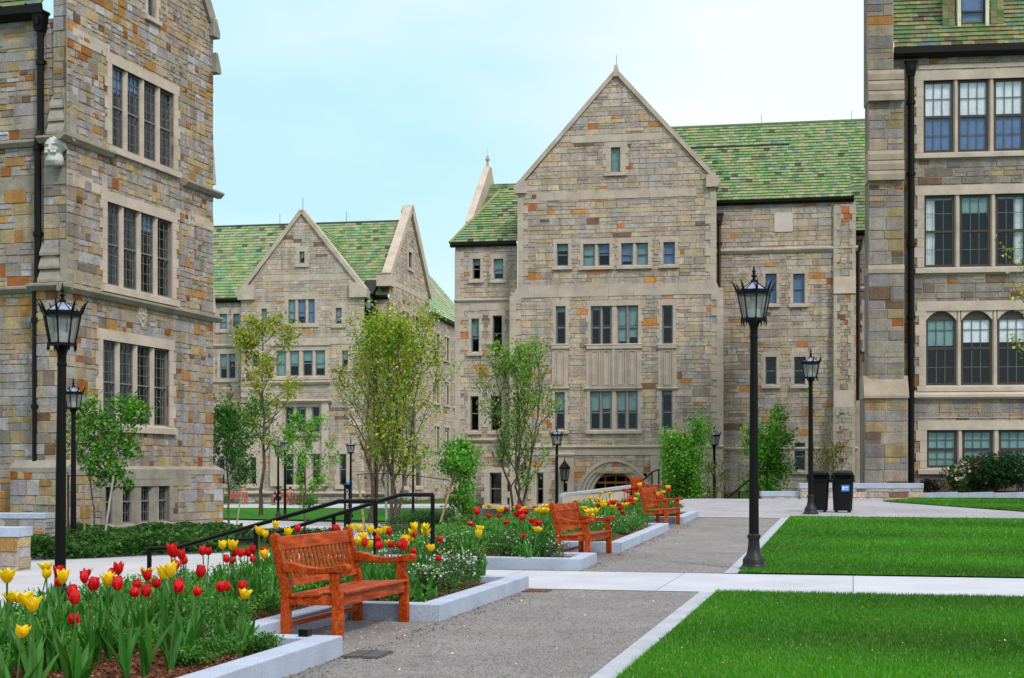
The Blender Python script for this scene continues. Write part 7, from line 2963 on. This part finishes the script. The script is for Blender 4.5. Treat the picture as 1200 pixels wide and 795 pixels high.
# clover and daisies in the near lawn
rg = np.random.default_rng(703)
q, z, d = lawn_fn([(-1.5, 8.5), (3.5, 8.5), (1.2, 16), (-1.5, 17.5)], 9.5, 17)(rg, 260)
V, K = leaf_quads(rg, np.column_stack([q, z + 0.03 + 0.015 * rg.random(len(q))]), 0.013, 0.9, np.tile(np.array([[0.7, 0.75, 0.66]]), (len(q), 1)), 0.8)
o = np_mesh('fallen_petals', V, 4, M['petal'], K)
tag(o, 'tiny white petals scattered in the near lawn', 'petals', kind='stuff')
L3uv = [w2uv(*p) for p in L3]


def l3(rg, n):
    d = 40 + 12 * rg.random(n)
    px = 1020 + 390 * rg.random(n)
    x = (px - CX) / FPX * d
    v, u = PC * x - PS * d, PS * x + PC * d
    k = in_poly(v, u, L3uv)
    x, d = x[k], d[k]
    return np.column_stack([x, d]), np.array([tz(a, b) for a, b in zip(x, d)]) + 0.03, d


grass('grass', l3, 95000, 704, 0.05, 0.006, 'green grass of the upper lawn below the right hall')
# ================================================================== sky, sun, camera
SUN_EL, SUN_AZ = math.radians(47), math.radians(147)         # azimuth clockwise from +Y: behind the camera, to the right
w = bpy.data.worlds.new('World')
bpy.context.scene.world = w
w.use_nodes = True
nt = w.node_tree
nt.nodes.clear()
sky = N(nt, 'ShaderNodeTexSky', sky_type='NISHITA', sun_disc=False, sun_elevation=SUN_EL, sun_rotation=SUN_AZ, altitude=50, air_density=1.0, dust_density=2.0, ozone_density=1.0)
tc = N(nt, 'ShaderNodeTexCoord')
sep = N(nt, 'ShaderNodeSeparateXYZ')
nt.links.new(tc.outputs['Generated'], sep.inputs[0])
mp = N(nt, 'ShaderNodeMapping', inp={'Scale': (1.6, 1.6, 4.2), 'Location': (0.9, 0.2, 0.1)})
nt.links.new(tc.outputs['Generated'], mp.inputs[0])
cl = noise(nt, 1.5, 6, 0.5, vec=mp.outputs[0])
# overcast: bright thin cloud, more of it overhead and to the right
right = N(nt, 'ShaderNodeMapRange', inp={1: -0.35, 2: 0.4, 3: -0.14, 4: 0.16})
nt.links.new(sep.outputs['X'], right.inputs[0])
add = N(nt, 'ShaderNodeMath', operation='ADD')
nt.links.new(cl, add.inputs[0])
L(nt, right, 0, add, 1)
mask = ramp(nt, add.outputs[0], [(0.36, 0.0), (0.66, 1.0)])
el = ramp(nt, sep.outputs['Z'], [(0.0, (6.6, 9.3, 10.0)), (0.3, (7.4, 9.8, 10.3)), (0.55, (13, 14.5, 15)), (1.0, (22, 23.5, 24.5))])
grey = mixc(nt, mask, (5.6, 8.9, 9.8), (9.8, 10.4, 10.5))
grey = mixc(nt, ramp(nt, sep.outputs['Z'], [(0.33, 0.0), (0.55, 1.0)]), grey, (10.3, 10.3, 10.6))
r2 = ramp(nt, sep.outputs['Z'], [(0.0, 1.0), (0.36, 1.0), (0.6, 1.25), (1.0, 1.5)])
cloud = mixc(nt, None, grey, r2, 'MULTIPLY', 1.0)
fin = mixc(nt, None, sky.outputs[0], cloud, f=0.86)
bg = N(nt, 'ShaderNodeBackground', inp={'Strength': 0.075})
nt.links.new(fin, bg.inputs[0])
o = N(nt, 'ShaderNodeOutputWorld')
L(nt, bg, 0, o, 0)

sd = bpy.data.lights.new('sun', 'SUN')
sd.energy = 1.5
sd.angle = math.radians(10)
sd.color = (1.0, 0.95, 0.87)
so = bpy.data.objects.new('sun', sd)
C.objects.link(so)
dirv = Vector((math.sin(SUN_AZ) * math.cos(SUN_EL), math.cos(SUN_AZ) * math.cos(SUN_EL), math.sin(SUN_EL)))
so.rotation_euler = dirv.to_track_quat('Z', 'Y').to_euler()
so.location = dirv * 80

cd = bpy.data.cameras.new('camera')
cd.sensor_width = 36
cd.lens = 36 * FPX / 1200.0
cd.shift_x = 0.0
cd.shift_y = (CY - 397.5) / 1200.0
cd.clip_end = 3000
co = bpy.data.objects.new('camera', cd)
C.objects.link(co)
co.location = (0, 0, CAMZ)
co.rotation_euler = (PI / 2, 0, 0)
sc = bpy.context.scene
sc.camera = co
sc.render.engine = 'CYCLES'
sc.view_settings.view_transform = 'Standard'
sc.view_settings.look = 'None'
sc.view_settings.gamma = 1
sc.view_settings.exposure = 0.56
sc.cycles.max_bounces = 6
sc.cycles.transparent_max_bounces = 10
sc.cycles.diffuse_bounces = 3
sc.cycles.glossy_bounces = 3
